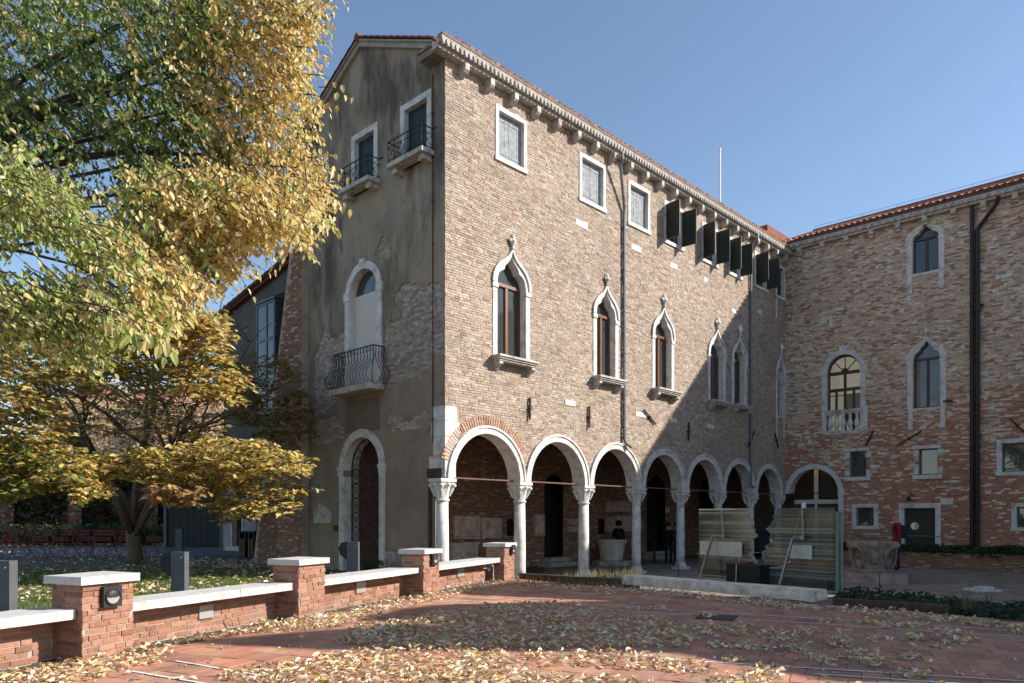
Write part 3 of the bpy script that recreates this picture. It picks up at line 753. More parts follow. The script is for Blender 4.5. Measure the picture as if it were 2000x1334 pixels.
# rear and end walls, floors and the vaulted arcade behind the columns
m = MB(); AD = 5.0
m.box(.0, LA + 6, DEEP - .2, DEEP, 0, ZT + .4); m.box(LA + 5.8, LA + 6, .0, DEEP - .2, 0, ZT + .4)
put('rear_wall', m, M_PLAST, pal, FA)
m = MB(); m.box(.3, LA + 5, .30, DEEP - .2, 5.0, 5.2); m.box(.02, LA + 5, .46, .5, 3.1, 5.0) if False else None
put('arcade_ceiling', m, M_DECK, pal, FA)
beams = MB()
for u in np.arange(.7, LA + 3, .7):
    bm_ = MB(); bm_.box(u, u + .16, .35, AD, 4.78, 4.999); put('ceiling_beam', bm_, M_DECK, pal, FA)
def K(px, py): return hit(px, py, FA, AD)
DO = [(K(1063, 890), K(1100, 1046), True), (K(1263, 870), K(1300, 1075), True), (K(1365, 900), K(1400, 1062), True)]
hb = []
for (p0, p1, _) in DO: hb.append(arch_line(p0[0], p1[0], .15, 3.1, n=10))
sq = [K(990, 1013), K(1006, 1047)]; hb.append(rect(sq[0][0], sq[1][0], sq[1][1], sq[0][1]))
sq2 = [K(1168, 1013), K(1180, 1045)]; hb.append(rect(sq2[0][0], sq2[1][0], sq2[1][1], sq2[0][1]))
m = MB(); sheet(m, rect(.3, LA + 5.6, 0, 5.0), hb, AD); put('arcade_back_wall', m, M_MORT, pal, FA)
lay(courses(2.0, LA + 5.5, .0, 5.0, hb, 'R'), FA @ Matrix.Translation((0, AD, 0)), pal, n_single=0)
m = MB(); m.box(.06, .3, .5, 2.4, 0, 5.0); put('arcade_end_wall', m, M_MORT, pal, FA); m = MB(); m.box(1.2, 1.4, 2.2, AD, 0, 5.0); put('arcade_end_wall', m, M_MORT, pal, FA)
for (p0, p1, _) in DO:
    m = MB(); m.box(p0[0] - .1, p1[0] + .1, AD + .5, AD + .55, 0, 4.6); m.box(p0[0] - .02, p0[0], AD + .0, AD + .5, 0, 4); 
    d_ = put('door', m, M_DARK, pal, FA)
    l = MB(); l.box(p0[0], p0[0] + (p1[0] - p0[0]) * .52, AD + .25, AD + .32, .15, 3.05); put('door_leaf', l, M_GREEN, d_, FA)
    for k in range(2):
        st = MB(); st.box(p0[0] - .3 * (1 - k) - .1, p1[0] + .3 * (1 - k) + .1, AD - .7 + .35 * k, AD - .01, .17 * k + .002, .17 * (k + 1)); put('step', st, M_STONED, d_, FA)
for s_ in (sq, sq2):
    m = MB(); m.box(s_[0][0], s_[1][0], AD + .12, AD + .14, s_[1][1], s_[0][1]); put('niche', m, M_DARK, pal, FA)

# rainwater pipes on the front
def pipe(pts, r=.05, mt=M_PIPE, F=FA, parent=pal, clamps=()):
    m = MB(); m.tube(pts, r, 8)
    for z in clamps: m.box(pts[-2][0] - r - .03, pts[-2][0] + r + .03, -.13, -.002, z, z + .04)
    put('downpipe', m, mt, parent, F)
u = U(1215.5, 700); u2 = U(1196, 290)
pipe([(u2, -.40, ZT + .25), (u2, -.40, ZT + .02), (u2 + .03, -.30, ZT - .15), (u, -.09, ZT - 1.35), (u, -.08, ZT - 1.6), (u, -.08, 5.2), (u, -.08, 4.55), (u + .05, -.12, 4.42), (u + .25, -.2, 4.3)], clamps=(6, 7.4, 8.8, 10.2, 11.6))
u = U(1463.5, 700)
pipe([(u, -.38, ZT + .25), (u, -.38, ZT), (u, -.08, ZT - .5), (u, -.08, 5), (u, -.08, 3.35), (u + .05, -.1, 3.25), (u + .12, -.18, 3.2)], clamps=(5.5, 7.5, 9.5, 11.5))
# wall anchors
def anchor(F, p, q, parent, off=0):
    (u0, z0), (u1, z1) = p, q; m = MB(); m.tube([(u0, -.06, z0), (u1, -.06, z1)], .035, 4); mu, mz = (u0 + u1) / 2, (z0 + z1) / 2
    m.box(mu - .045, mu + .045, -.10, -.0, mz - .045, mz + .045); put('wall_anchor', m, M_RUST, parent, F)
hA = lambda x, y: hit(x, y, FA)
for x0, y0, x1, y1 in ((1032.5, 777, 1032, 820), (1148.5, 794, 1148, 836), (1255, 801, 1278, 829), (1343, 825, 1342.5, 861), (1472, 842, 1459, 872), (1511, 846, 1518, 876)):
    anchor(FA, hA(x0, y0), hA(x1, y1), pal)
# odd white stones let into the brick
for x0, y0, x1, y1 in ((1103, 779, 1122, 795), (1241, 805, 1261, 815), (1309, 816, 1322, 826), (1379, 829, 1394, 837), (1124, 431, 1147, 446), (1308, 514, 1322, 526), (1373, 540, 1381, 553), (1428, 603, 1437, 612), (1233, 479, 1252, 491), (1480, 605, 1487, 613)):
    p, q = hA(x0, y1), hA(x1, y0); zc = (p[1] + q[1]) / 2; hh = max(.08, abs(p[1] - q[1]) * .25)
    m = MB(); m.box(p[0], q[0], -.022, .02, zc - hh, zc + hh, j=.012); put('inset_stone', m, M_STONE, pal, FA)
# roof pole and the low gable behind the far end
pp = thing('flagpole', 'thin white pole rising from the palace roof', 'pole', FA @ V((U(1406.5) , 2.2, 15.4)))
m = MB(); pu = U(1406.5) - 1.1; zt_ = hit(1406.5, 293, FA, 2.2); m.tube([(zt_[0], 2.2, 14.9), (zt_[0], 2.2, zt_[1])], .035, 6); m.tube([(zt_[0], 2.2, zt_[1]), (zt_[0], 2.2, zt_[1] + .08)], .05, 6); put('pole', m, M_WHITEP, pp, FA)

# ================================================================== the right wing
wing = thing('brick_wing', 'shaded brown and red brick wing meeting the palace at the inner corner', 'building', FC.translation)
ZC, WL = 13.83, 24.0
hC = lambda x, y, o=0.0: hit(x, y, FC, o)
HC = []
def stone_opening(F, u0, u1, z0, z1, parent, fw=.2, style='frame', depth=.28):
    "u0.. z1: the opening; a full stone frame or only lintel, sill and corner studs"
    b = MB()
    if style == 'frame':
        b.box(u0 - fw, u0, -.03, depth, z0, z1); b.box(u1, u1 + fw, -.03, depth, z0, z1); b.box(u0 - fw, u1 + fw, -.035, depth, z1, z1 + fw * .9); b.box(u0 - fw - .03, u1 + fw + .03, -.05, depth, z0 - fw * .8, z0)
    else:
        b.box(u0 - .27, u1 + .12, -.03, depth, z1, z1 + .13); b.box(u0 - .25, u1 + .18, -.06, depth, z0 - .16, z0)
        for x in (u0 - .2, u1 + .003):
            for zz in (z0 + .05, z1 - .28): b.box(x, x + .197, -.02, depth, zz, zz + .24, j=.006)
    w = put('window', b, M_STONE, parent, F)
    r = MB()
    if style != 'frame':
        r.box(u0 - .05, u0, .0, depth, z0 + .001, z1 - .001); r.box(u1, u1 + .05, .0, depth, z0 + .001, z1 - .001); put('reveal', r, M_MORT, w, F)
    s = MB(); f = .05; s.box(u0, u0 + f, .17, .22, z0, z1); s.box(u1 - f, u1, .17, .22, z0, z1); s.box(u0 + f, u1 - f, .17, .22, z0, z0 + f); s.box(u0 + f, u1 - f, .17, .22, z1 - f, z1)
    put('sash', s, M_METD, w, F)
    g = MB(); g.box(u0 + f, u1 - f, .19, .2, z0 + f, z1 - f); put('pane', g, M_PANED, w, F)
    d = MB(); d.box(u0 - .01, u1 + .01, .285, 1.2, z0 - .01, z1 + .01, skip=('f',)); put('recess', d, M_DARK, w, F)
    HC.append(rect(u0 - (fw if style == 'frame' else .03) + .02, u1 + (fw if style == 'frame' else .03) - .02, z0 - .1, z1 + .1))
    return w
# small windows
small = [((1660, 932), (1692, 880), 'studs'), ((1795, 928), (1831, 875), 'studs'), ((1957, 922), (2014, 863), 'frame'), ((1672, 1027), (1707, 991), 'frame'), ((1986, 1030), (2030, 990), 'frame')]
for p, q, st in small:
    a, b = hC(*p), hC(*q); w = stone_opening(FC, a[0], b[0], a[1], b[1], wing, fw=.17, style=st)
# gothic windows of the wing
def gC(l, r, spy, tip, fin, bot, legs, leaded=True):
    u0, u1 = hC(l, spy)[0], hC(r, spy)[0]; zs = hC(l, spy)[1]; zt = hC(*tip)[1]; zf = hC(*fin)[1]; z0 = hC(l + 10, bot)[1]
    win_gothic(FC, u0, u1, z0, zs, zt, zf, wing, sill=False, fw=.2, legs=legs, curtain=False, sash=M_SASHD, leaded=leaded)
    HC.append(ogee_line(u0 + .06, u1 - .06, z0 + .02, zs, zt - zs - .05))
gC(1771.3, 1844.7, 474, (1805.8, 434), (1805, 428), 537, .75)
gC(1772.5, 1847.7, 707, (1808.8, 657), (1808.8, 639), 799, .85)
# big arched window with balustrade
u0, u1 = hC(1605.5, 740)[0], hC(1690, 740)[0]; zs = hC(1605, 730)[1]; z0 = hC(1605, 847)[1]; fw = .2
o = arch_line(u0, u1, z0, zs, n=18); i_ = arch_line(u0 + fw, u1 - fw, z0, zs, n=18); cx, rr = (u0 + u1) / 2, (u1 - u0) / 2
m = MB(); m.ring(i_, o, -.03, .4)
for x0, x1 in ((u0 - .09, u0 + fw + .02), (u1 - fw - .02, u1 + .09)): m.box(x0, x1, -.06, .1, zs - .12, zs + .16)
m.box(u1 - fw, u1 + .1, -.05, .1, z0 + .05, z0 + 1.05)
m.prism([(cx - .13, zs + rr - .2), (cx + .13, zs + rr - .2), (cx + .17, zs + rr + .17), (cx - .17, zs + rr + .17)], -.06, 0)
m.box(u0 + .1, u1 - .1, -.05, .35, z0 - .08, z0)
w = put('window', m, M_STONE, wing, FC); HC.append(arch_line(u0 + .05, u1 - .05, z0, zs, n=18))
b0, b1 = u0 + fw, u1 - fw; zr = z0 + .98
m = MB(); m.box(b0 - .08, b1 + .06, -.08, .14, zr - .17, zr); put('balustrade_rail', m, M_STONED, w, FC)
for k in range(5):
    x = b0 + (b1 - b0) * (k + .5) / 5; m = MB(); h = zr - .17 - z0
    m.box(x - .1, x + .1, -.07, .13, z0, z0 + .07); m.box(x - .09, x + .09, -.06, .12, z0 + h - .06, z0 + h)
    m.lathe([(.075, .071), (.09, .11), (.05, .15), (.10, .24), (.125, .34), (.10, .45), (.06, .56), (.05, .63), (.08, .68), (.05, h - .0601)], 12, (x, .03, z0)); put('baluster', m, M_STONE, w, FC, smooth=False)
s = MB(); y0, y1, f = .2, .27, .07; W_ = b1 - b0
s.ring(arch_line(b0 + f, b1 - f, z0 + f, zs, n=18), arch_line(b0, b1, z0, zs, n=18), y0, y1)
s.box(b0 + f, b1 - f, y0 - .02, y1, zs - .12, zs + .02); s.box(cx - .05, cx + .05, y0 - .01, y1, z0, zs - .121); s.box(b0 + f, b1 - f, y0 - .015, y1 - .01, zs - .85, zs - .72)
for k in (-1, 1): s.box(cx + k * W_ * .26 - .045, cx + k * W_ * .26 + .045, y0, y1 - .005, z0 + .02, zs - .86)
for k in range(1, 4):
    th = pi * k / 4; Rr = W_ / 2 - f; s.tube([(cx + .12 * cos(th), .235, zs + .1 * sin(th)), (cx + Rr * cos(th), .235, zs + Rr * sin(th))], .025, 4)
s.prism([(cx + .14 * cos(pi * k / 8), zs + .02 + .14 * sin(pi * k / 8)) for k in range(9)], y0 - .01, y1 + .01)
s.box(b0 + f, b1 - f, y0 + .02, y1 - .02, z0 + 1.62, z0 + 1.66)
put('sash', s, M_SASHD, w, FC)
g = MB(); g.prism(arch_line(b0 + .01, b1 - .01, z0, zs, n=18), .238, .245); put('pane', g, M_PANE, w, FC)
g = MB(); g.box(b0 - .6, b1 + .6, 1.9, 1.95, z0, zs + 1.4); put('room_wall', g, emit_mat('lit_room', (.62, .53, .38), .30), w, FC)  # wall glows weakly to stand in for the brightness of the room
g = MB(); g.box(b0 + .2, b0 + .8, 1.85, 1.89, z0 + .6, z0 + 1.9); put('room_picture', g, M_PIPE, w, FC)
# the entrance arch next to the palace
u0, u1 = .0, hC(1648, 960)[0]; zs = hC(1641, 962)[1]; o = arch_line(u0 + .02, u1, 0, zs, n=22); i_ = arch_line(u0 + .24, u1 - .22, 0, zs, n=22)
m = MB(); m.ring(i_[1:-1] + [i_[-1]], o[1:-1] + [o[-1]], -.045, .45); m.box(u1 - .24, u1 + .05, -.08, .3, zs - .12, zs + .05)
da = put('entrance_arch', m, M_STONE, wing, FC); HC.append(arch_line(u0 + .0, u1 - .06, -.1, zs, n=22))
g = MB(); yb = 1.0; fr = MB(); a, b = u0 + .24, u1 - .22; zt_ = zs + (b - a) / 2 - .1
g.box(a - .2, b + .4, yb, yb + .012, 0, 2.55); put('glass_door', g, M_PANED, da, FC)
fr.box(a - .2, b + .4, yb - .06, yb + .06, 2.56, 2.75); fr.box(a + .75, a + .85, yb - .05, yb + .05, 0, 2.55); fr.box(a + .72, a + .9, yb - .06, yb + .04, 2.76, 5); put('door_frame', fr, M_WHITEP, da, FC)
fr = MB(); fr.tube([(a - .1, .2, 3.02), (b, .2, 3.02)], .025, 6); put('tie_rod', fr, M_IRON, da, FC)
for k in range(11):
    s = MB(); zz = 2.86 + k * .115; s.box(a + 1.0, b + .4, yb - .03, yb + .03, zz, zz + .05); put('louvre_slat', s, mat('slat_grey', (.12, .115, .11), var=.1) if k == 0 else bpy.data.materials['slat_grey'], da, FC)
c_ = MB(); c_.box(a - .3, b + .5, .5, 4.5, 4.45, 4.5); put('entrance_ceiling', c_, M_DARK, da, FC)
for x in (a + .55, a + 1.35):
    l = MB(); l.lathe([(.05, 0), (.05, .05)], 10, (x, .75, 4.30)); put('spot_lamp', l, emit_mat('lamp_glow', (1, .62, .25), 9) if 'lamp_glow' not in bpy.data.materials else bpy.data.materials['lamp_glow'], da, FC)
c_ = MB(); c_.box(-.2, b + .8, 4.4, 4.45, 0, 4.6); c_.box(b + .7, b + .75, .46, 4.39, 0, 4.6); put('entrance_hall', c_, mat('hall_plaster', (.20, .17, .14), var=.1), da, FC)
# plain door with a round window
p, q = hC(1766, 1060), hC(1827, 992); du0, du1, dzt = p[0], q[0], q[1]; fw = .2
m = MB(); m.box(du0 - fw, du0, -.04, .3, 0, dzt); m.box(du1, du1 + fw, -.04, .3, 0, dzt); m.box(du0 - fw, du1 + fw, -.045, .3, dzt, dzt + .2); dd = put('doorway', m, M_STONE, wing, FC)
m = MB(); m.box(du0, du1, .2, .26, 0, dzt); put('door', m, mat('green_door', (.030, .034, .026), rough=.5, var=.1, bump=.05), dd, FC)
HC.append(rect(du0 - fw + .02, du1 + fw - .02, -.1, dzt + .15))
rc = hC(1787, 1027.6, .2); m = MB(); m.prism([(rc[0] + .155 * cos(t), rc[1] + .155 * sin(t)) for t in np.linspace(0, 2 * pi, 25)[:-1]], .185, .195); put('round_window', m, mat('porthole_glass', (.72, .74, .62), rough=.08, var=0, bump=0, spec=.8), dd, FC)
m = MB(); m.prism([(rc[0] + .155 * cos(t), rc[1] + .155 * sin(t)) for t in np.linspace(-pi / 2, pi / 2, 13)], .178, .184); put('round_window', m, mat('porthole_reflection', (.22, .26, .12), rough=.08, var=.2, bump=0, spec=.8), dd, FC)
# lamp over the door
m = MB(); l = hC(1783, 975); m.tube([(l[0] + .0, 0, l[1] + .15), (l[0], -.25, l[1] + .2), (l[0] - .02, -.45, l[1] + .1)], .02, 6); m.lathe([(.09, -.14), (.09, .0), (.03, .05)], 10, (l[0] - .02, -.46, l[1] + .05)); put('wall_lamp', m, M_IRON, wing, FC)
# wall and bricks
mb = MB(); sheet(mb, rect(0, WL, -.1, ZC + .3), HC, 0.0); put('wing_wall', mb, M_MORT, wing, FC)
lay(courses(0, 16.0, .0, ZC + .25, HC, 'C'), FC, wing)
m = MB(); m.box(.0, WL, 8.0, 8.2, 0, ZC + .5); m.box(WL - .2, WL, .01, 8.0, 0, ZC + .5); put('rear_wall', m, M_PLAST, wing, FC)
# cornice and roof
cornice(FC, .0, WL, ZC, wing, n=int(WL / .30))
for i in range(22):
    u = .75 + i * 1.02
    m = MB(); m.box(u - .09, u + .09, -.26, 0, ZC + .04, ZC + .219); m.box(u - .09, u + .09, -.15, 0, ZC - .08, ZC + .039); put('corbel', m, M_STONED, wing, FC)
m = MB(); m.box(.0, WL, -EV - .05, -EV + .1, ZC + .472, ZC + .57); put('gutter', m, mat('brown_gutter', (.10, .045, .035), rough=.5, var=.25, bump=.1), wing, FC)
for i in range(40):
    u = .3 + i * .56; m = MB(); m.box(u, u + .03, -EV - .062, -EV - .051, ZC + .47, ZC + .58); put('gutter_bracket', m, M_METD, wing, FC)
r0 = MB(); ye, yr, zr = -EV - .02, 3.3, ZC + 2.08
r0.add([(0, ye, ZC + .57), (WL, ye, ZC + .57), (WL, yr, zr), (0, yr, zr)], [(0, 1, 2, 3)]); r0.add([(0, 8.4, ZC + .5), (WL, 8.4, ZC + .5), (WL, yr, zr), (0, yr, zr)], [(3, 2, 1, 0)]); put('roof', r0, M_TERR, wing, FC)
put('roof_tile', tiles('tile', FC, 0, WL, ye - .05, ZC + .58, yr, zr + .02, wing, step=.25, rows=11), M_TILE, wing, FC, kind='stuff')
m = MB(); m.tube([(0, yr, zr + .06), (WL, yr, zr + .06)], .11, 6); put('ridge_tile', m, M_TERR, wing, FC)
m = MB(); m.tube([(0, yr, zr + .30), (WL, yr, zr + .30)], .008, 3)
for i in range(15): m.tube([(.8 + i * 1.5, yr, zr), (.8 + i * 1.5, yr, zr + .31)], .008, 4)
put('lightning_wire', m, M_IRON, wing, FC)
# drain pipes, anchors, odd stones
for px_, topx, r in ((1900, 0, .075), (1910.5, .75, .08)):
    u = hC(px_, 700)[0]; pts = [(u + topx, -.42 if topx else -.12, ZC + .2), (u + topx * .9, -.3 if topx else -.12, ZC + .0), (u, -.12, ZC - .75), (u, -.12, 3), (u, -.12, .3)]
    m = MB(); m.tube(pts, r, 10)
    for zz in (.9, 2.6, 4.6, 6.8, 9.2): m.tube([(u, -.12, zz), (u, -.12, zz + .07)], r + .015, 10)
    if topx: m.tube([(u, -.12, 9.9), (u, -.12, 10.15)], r + .05, 10); m.tube([(u, -.12, 10.0), (u + .2, -.16, 10.15)], .05, 6)
    put('downpipe', m, M_PIPEB, wing, FC)
for x0, y0, x1, y1 in ((1707, 841, 1692, 870), (1800, 842, 1752.5, 871), (1973.5, 818, 2003, 846), (1842, 784, 1861, 783)):
    anchor(FC, hC(x0, y0), hC(x1, y1), wing)
for x0, y0, x1, y1 in ((1945, 533, 1977, 546), (1628, 599, 1648, 609), (1620, 623, 1627, 638), (1578, 859, 1586, 868), (1700, 908, 1719, 914), (1838, 878, 1856, 884), (1843, 938, 1874, 943), (1837, 973, 1862, 985), (1928, 480, 1940, 487), (1560, 503, 1564, 510), (1935, 856, 1945, 861), (1878, 859, 1900, 862)):
    p, q = hC(x0, y1), hC(x1, y0); m = MB(); m.box(p[0], q[0], -.022, .02, min(p[1], q[1]) , max(p[1], q[1]), j=.012); put('inset_stone', m, M_STONE, wing, FC)

# the roof piece that peeps over the far end of the palace
ft = thing('roof_dormer', 'small dark tiled roof gable behind the far end of the palace eave', 'roof', FA @ V((LA - 1, 3, 14.6)))
p, q = hit(1484, 455, FA, 1.2), hit(1522, 475, FA, 1.2)
m = MB(); m.box(p[0] - .3, q[0] + .2, 1.0, 4.5, q[1] - 1.0, p[1] - .25); put('gable_wall', m, M_PLAST, ft, FA)
m = MB(); m.hexa([(p[0] - .5, .6, p[1] - .24), (q[0] + .6, .6, q[1] - .30), (q[0] + .6, 4.6, q[1] - .30), (p[0] - .5, 4.6, p[1] - .24), (p[0] - .5, .6, p[1] + .1), (q[0] + .6, .6, q[1] + .05), (q[0] + .6, 4.6, q[1] + .05), (p[0] - .5, 4.6, p[1] + .1)]); put('roof', m, M_TERR, ft, FA)

# ================================================================== a made-up house, unseen to the right, added to shade the terrace
FN = Matrix.Translation((17.0, 0, 0))
nb = thing('neighbouring_house', 'plain plastered house with stepped gables closing the terrace on the sunny side', 'building', (17, 8, 0))
NPROF = [(6.5, 0), (21.0, 0), (21.0, 5.4), (17.41, 5.6), (17.4, 11.0), (16.0, 11.5), (14.6, 11.8), (13.4, 9.8), (12.7, 11.8), (11.95, 12.2), (10.5, 12.5), (10.15, 11.5), (9.6, 12.6), (8.4, 13.7), (7.96, 12.3), (7.99, 9.8), (6.5, 9.0)]  # outline shaped to give the wanted shadow edges on the terrace
m = MB(); m.add([(17, y, z) for y, z in NPROF] + [(24, y, z) for y, z in NPROF], [tuple(range(len(NPROF) - 1, -1, -1)), tuple(range(len(NPROF), 2 * len(NPROF)))] + [(i, (i + 1) % len(NPROF), (i + 1) % len(NPROF) + len(NPROF), i + len(NPROF)) for i in range(len(NPROF))])
put('wall', m, mat('ochre_render', (.42, .33, .22), var=.1), nb)
for y in (6.3, 9.3, 12.3):
    for z in (1.6, 5.0):
        m = MB(); m.box(16.95, 17.05, y - .6, y + .6, z, z + 1.9); put('window', m, M_GREEN, nb)

# ================================================================== plastered annex left of the palace, with buttress
FD = frame(1513, -1450, (-.3883 * 36, 36, 0)); hD = lambda x, y, o=0.0: hit(x, y, FD, o)
an = thing('annex', 'dark grey plastered annex with sloping roof edge and tall glazed bay', 'building', FD.translation)
zl, zr_ = hD(437, 622)[1], hD(600, 490)[1]; ur = hD(600, 490)[0]; k_ = (zr_ - zl) / ur; ue = 11.0; ze = zl + k_ * ue
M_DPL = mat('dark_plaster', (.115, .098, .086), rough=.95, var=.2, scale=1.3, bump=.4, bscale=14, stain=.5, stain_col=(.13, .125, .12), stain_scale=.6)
bw0, bw1 = hD(525, 600)[0], hD(559, 600)[0]; bz0, bz1 = hD(525, 808)[1], hD(525, 604)[1]
p, q = hD(455, 1060), hD(474, 960); dr_ = rect(p[0], q[0], .3, q[1])
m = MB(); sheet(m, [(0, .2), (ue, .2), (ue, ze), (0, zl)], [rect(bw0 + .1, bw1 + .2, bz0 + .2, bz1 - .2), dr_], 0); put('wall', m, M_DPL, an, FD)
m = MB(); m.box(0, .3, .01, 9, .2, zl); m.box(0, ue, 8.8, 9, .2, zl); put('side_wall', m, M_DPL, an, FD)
m = MB(); m.hexa([(-.3, -.25, zl - .1), (ue, -.25, ze - .1), (ue, 9, ze - .1), (-.3, 9, zl - .1), (-.3, -.25, zl + .12), (ue, -.25, ze + .12), (ue, 9, ze + .12), (-.3, 9, zl + .12)]); put('roof', m, M_TERR, an, FD)
for i in range(22):
    u = -.3 + i * .5; z = zl + k_ * u + .14; m = MB(); m.tube([(u, -.28, z), (u + .5, -.28, z + k_ * .5)], [.13, .10], 7, col=RND.choice(((.11, .055, .045), (.14, .065, .05), (.09, .05, .042)))); put('verge_tile', m, M_TILE, an, FD)
m = MB(); m.box(0, ue, -.015, -.002, .2, 3.4); put('base_coat', m, mat('pale_limewash', (.27, .245, .235), rough=.95, var=.2, scale=1.5, bump=.3, bscale=12, stain=.4, stain_col=(.14, .12, .11)), an, FD) if False else None
# glazed bay
M_BLUEG = mat('blue_reflecting_glass', (.03, .04, .05), rough=.03, var=0, bump=0, spec=1.0)
bd = -.55; m = MB(); f = .06
for x in (bw0, (bw0 + bw1) / 2 + .1, bw1): m.box(x - f, x + f, bd - .03, bd + .05, bz0, bz1)
zz = [bz0, bz0 + (bz1 - bz0) * .28, bz0 + (bz1 - bz0) * .66, bz1]
for z in zz: m.box(bw0 - f, bw1 + f, bd - .028, bd + .048, z - f, z + f)
m.box(bw1 - f, bw1 + f, bd + .051, 0, bz0 - f, bz0 + f); m.box(bw1 - f, bw1 + f, bd + .051, 0, bz1 - f, bz1 + f); m.box(bw1 - .02, bw1 + .09, -.06, -.001, bz0, bz1)
bay = put('bay_window', m, M_METD, an, FD)
for j in range(3):
    for x0, x1 in ((bw0 + f, (bw0 + bw1) / 2 + .1 - f), ((bw0 + bw1) / 2 + .1 + f, bw1 - f)):
        g = MB(); g.box(x0, x1, bd, bd + .02, zz[j] + f, zz[j + 1] - f); put('pane', g, M_PANED, bay, FD)
        g = MB(); g.box(x0, x1, bd + .22, bd + .24, zz[j] + f, zz[j + 1] - f); put('blind', g, mat('blue_blind', (.17, .24, .28), var=.1, bump=0) if 'blue_blind' not in bpy.data.materials else bpy.data.materials['blue_blind'], bay, FD)  # blue sheet behind each pane stands in for its bluish reflection
g = MB(); g.box(bw1 - .01, bw1 + .01, bd + .06, -.06, bz0 + f, bz1 - f); put('pane', g, M_PANED, bay, FD)
m = MB(); m.hexa([(bw0 - .1, bd - .1, bz1 + f + .001), (bw1 + .14, bd - .1, bz1 + f + .001), (bw1 + .14, 0, bz1 + f + .001), (bw0 - .1, 0, bz1 + f + .001), (bw0 - .1, bd - .1, bz1 + f + .05), (bw1 + .14, bd - .1, bz1 + f + .05), (bw1 + .14, 0, bz1 + .5), (bw0 - .1, 0, bz1 + .5)]); put('bay_roof', m, M_PIPE, bay, FD)
m = MB(); m.box(bw0 - .06, bw1 + .06, bd, -.01, bz0 - .14, bz0 - .062); put('bay_floor', m, M_METD, bay, FD)
# garden door in pale surround
m = MB(); u0, u1 = p[0], q[0]; zt_ = q[1]
m.box(u0 - .16, u0, -.06, .2, ZP + .22, zt_); m.box(u1, u1 + .14, -.06, .2, ZP + .22, zt_); m.box(u0 - .16, u1 + .14, -.065, .2, zt_, zt_ + .18); m.box(u0 - .2, u1 + .2, -.3, .2, ZP + .02, ZP + .219); gd = put('doorway', m, M_STONED, an, FD)
m = MB(); m.box(u0, u1, .22, .26, ZP + .22, zt_); put('door', m, M_DARK, gd, FD)
m = MB(); m.box(-.0, u0 - .17, -.02, -.003, .3, 3.6); put('limewash', m, mat('pale_limewash', (.30, .275, .265), rough=.95, var=.2, scale=1.5, bump=.3, bscale=12, stain=.4, stain_col=(.14, .12, .11)), an, FD)
m = MB(); m.box(u1 + .15, u1 + 1.3, -.02, -.003, .3, 3.6); put('limewash', m, bpy.data.materials['pale_limewash'], an, FD)
# leaning brick buttress at the palace corner
bt = thing('buttress', 'leaning old brick buttress against the corner of the plastered palace side', 'buttress', FB @ V((-8.2, -.2, ZP)))
prof = [(-9.85, .2), (-6.62, .2), (-6.62, 10.6), (-7.3, 10.6)]
m = MB(); m.prism(prof, -.26, 1.2); put('core', m, M_MORT, bt, FB)
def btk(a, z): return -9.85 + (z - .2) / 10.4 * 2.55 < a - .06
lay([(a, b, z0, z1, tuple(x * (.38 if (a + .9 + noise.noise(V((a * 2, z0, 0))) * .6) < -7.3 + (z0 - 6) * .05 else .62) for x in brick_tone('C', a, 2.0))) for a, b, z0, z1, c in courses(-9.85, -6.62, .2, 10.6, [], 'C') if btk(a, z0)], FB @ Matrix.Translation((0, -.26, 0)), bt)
m = MB(); m.box(-7.6, -6.60, -.30, -.05, 3.35, 3.62, j=.02); put('stone_band', m, M_STONED, bt, FB)
# green board gate and back wall of the garden
gt = thing('garden_gate', 'dark green vertical board gate beside the grey annex', 'gate', (-16.2, 38, ZP))
for i in range(16):
    m = MB(); x = -17.6 + i * .17; m.box(x, x + .155, 37.9 - .02 * (i % 2), 38, ZP + .05, 3.9); put('board', m, M_GREEN, gt)
m = MB(); m.box(-17.75, -17.6, 37.8, 38.1, ZP, 4.1); m.box(-14.88, -14.7, 37.8, 38.1, ZP, 4.1); m.box(-17.6, -14.88, 38.0, 38.06, 3.6, 3.75); put('gate_frame', m, M_METD, gt)
bw = thing('garden_wall', 'old brick garden wall with piers behind the red benches', 'wall', (-28, 45, ZP))
FG = Matrix.Translation((-48, 45, 0))
m = MB(); m.box(0, 30.3, 0, .4, .2, 4.6); put('wall', m, mat('sooty_mortar', (.07, .06, .05), var=.3), bw, FG)  # mortar darkened: the wall's deep shade is put into its colour
lay([(a, b, z0, z1, tuple(x * .22 for x in c)) for a, b, z0, z1, c in courses(10, 30.3, .3, 4.6, [], 'C', L=.3, H=.075)], FG, bw, n_single=0)  # brick tones cut down to paint in the same shade
for px_ in (20, 152, 300):
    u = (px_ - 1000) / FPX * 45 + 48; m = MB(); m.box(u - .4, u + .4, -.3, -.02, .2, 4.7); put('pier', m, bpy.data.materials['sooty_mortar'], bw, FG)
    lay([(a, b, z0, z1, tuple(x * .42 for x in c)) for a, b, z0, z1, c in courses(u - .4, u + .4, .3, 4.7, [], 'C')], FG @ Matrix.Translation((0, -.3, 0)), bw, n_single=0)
m = MB(); m.box(-.1, 30.4, -.12, .5, 4.601, 4.72); put('coping', m, M_STONED, bw, FG)
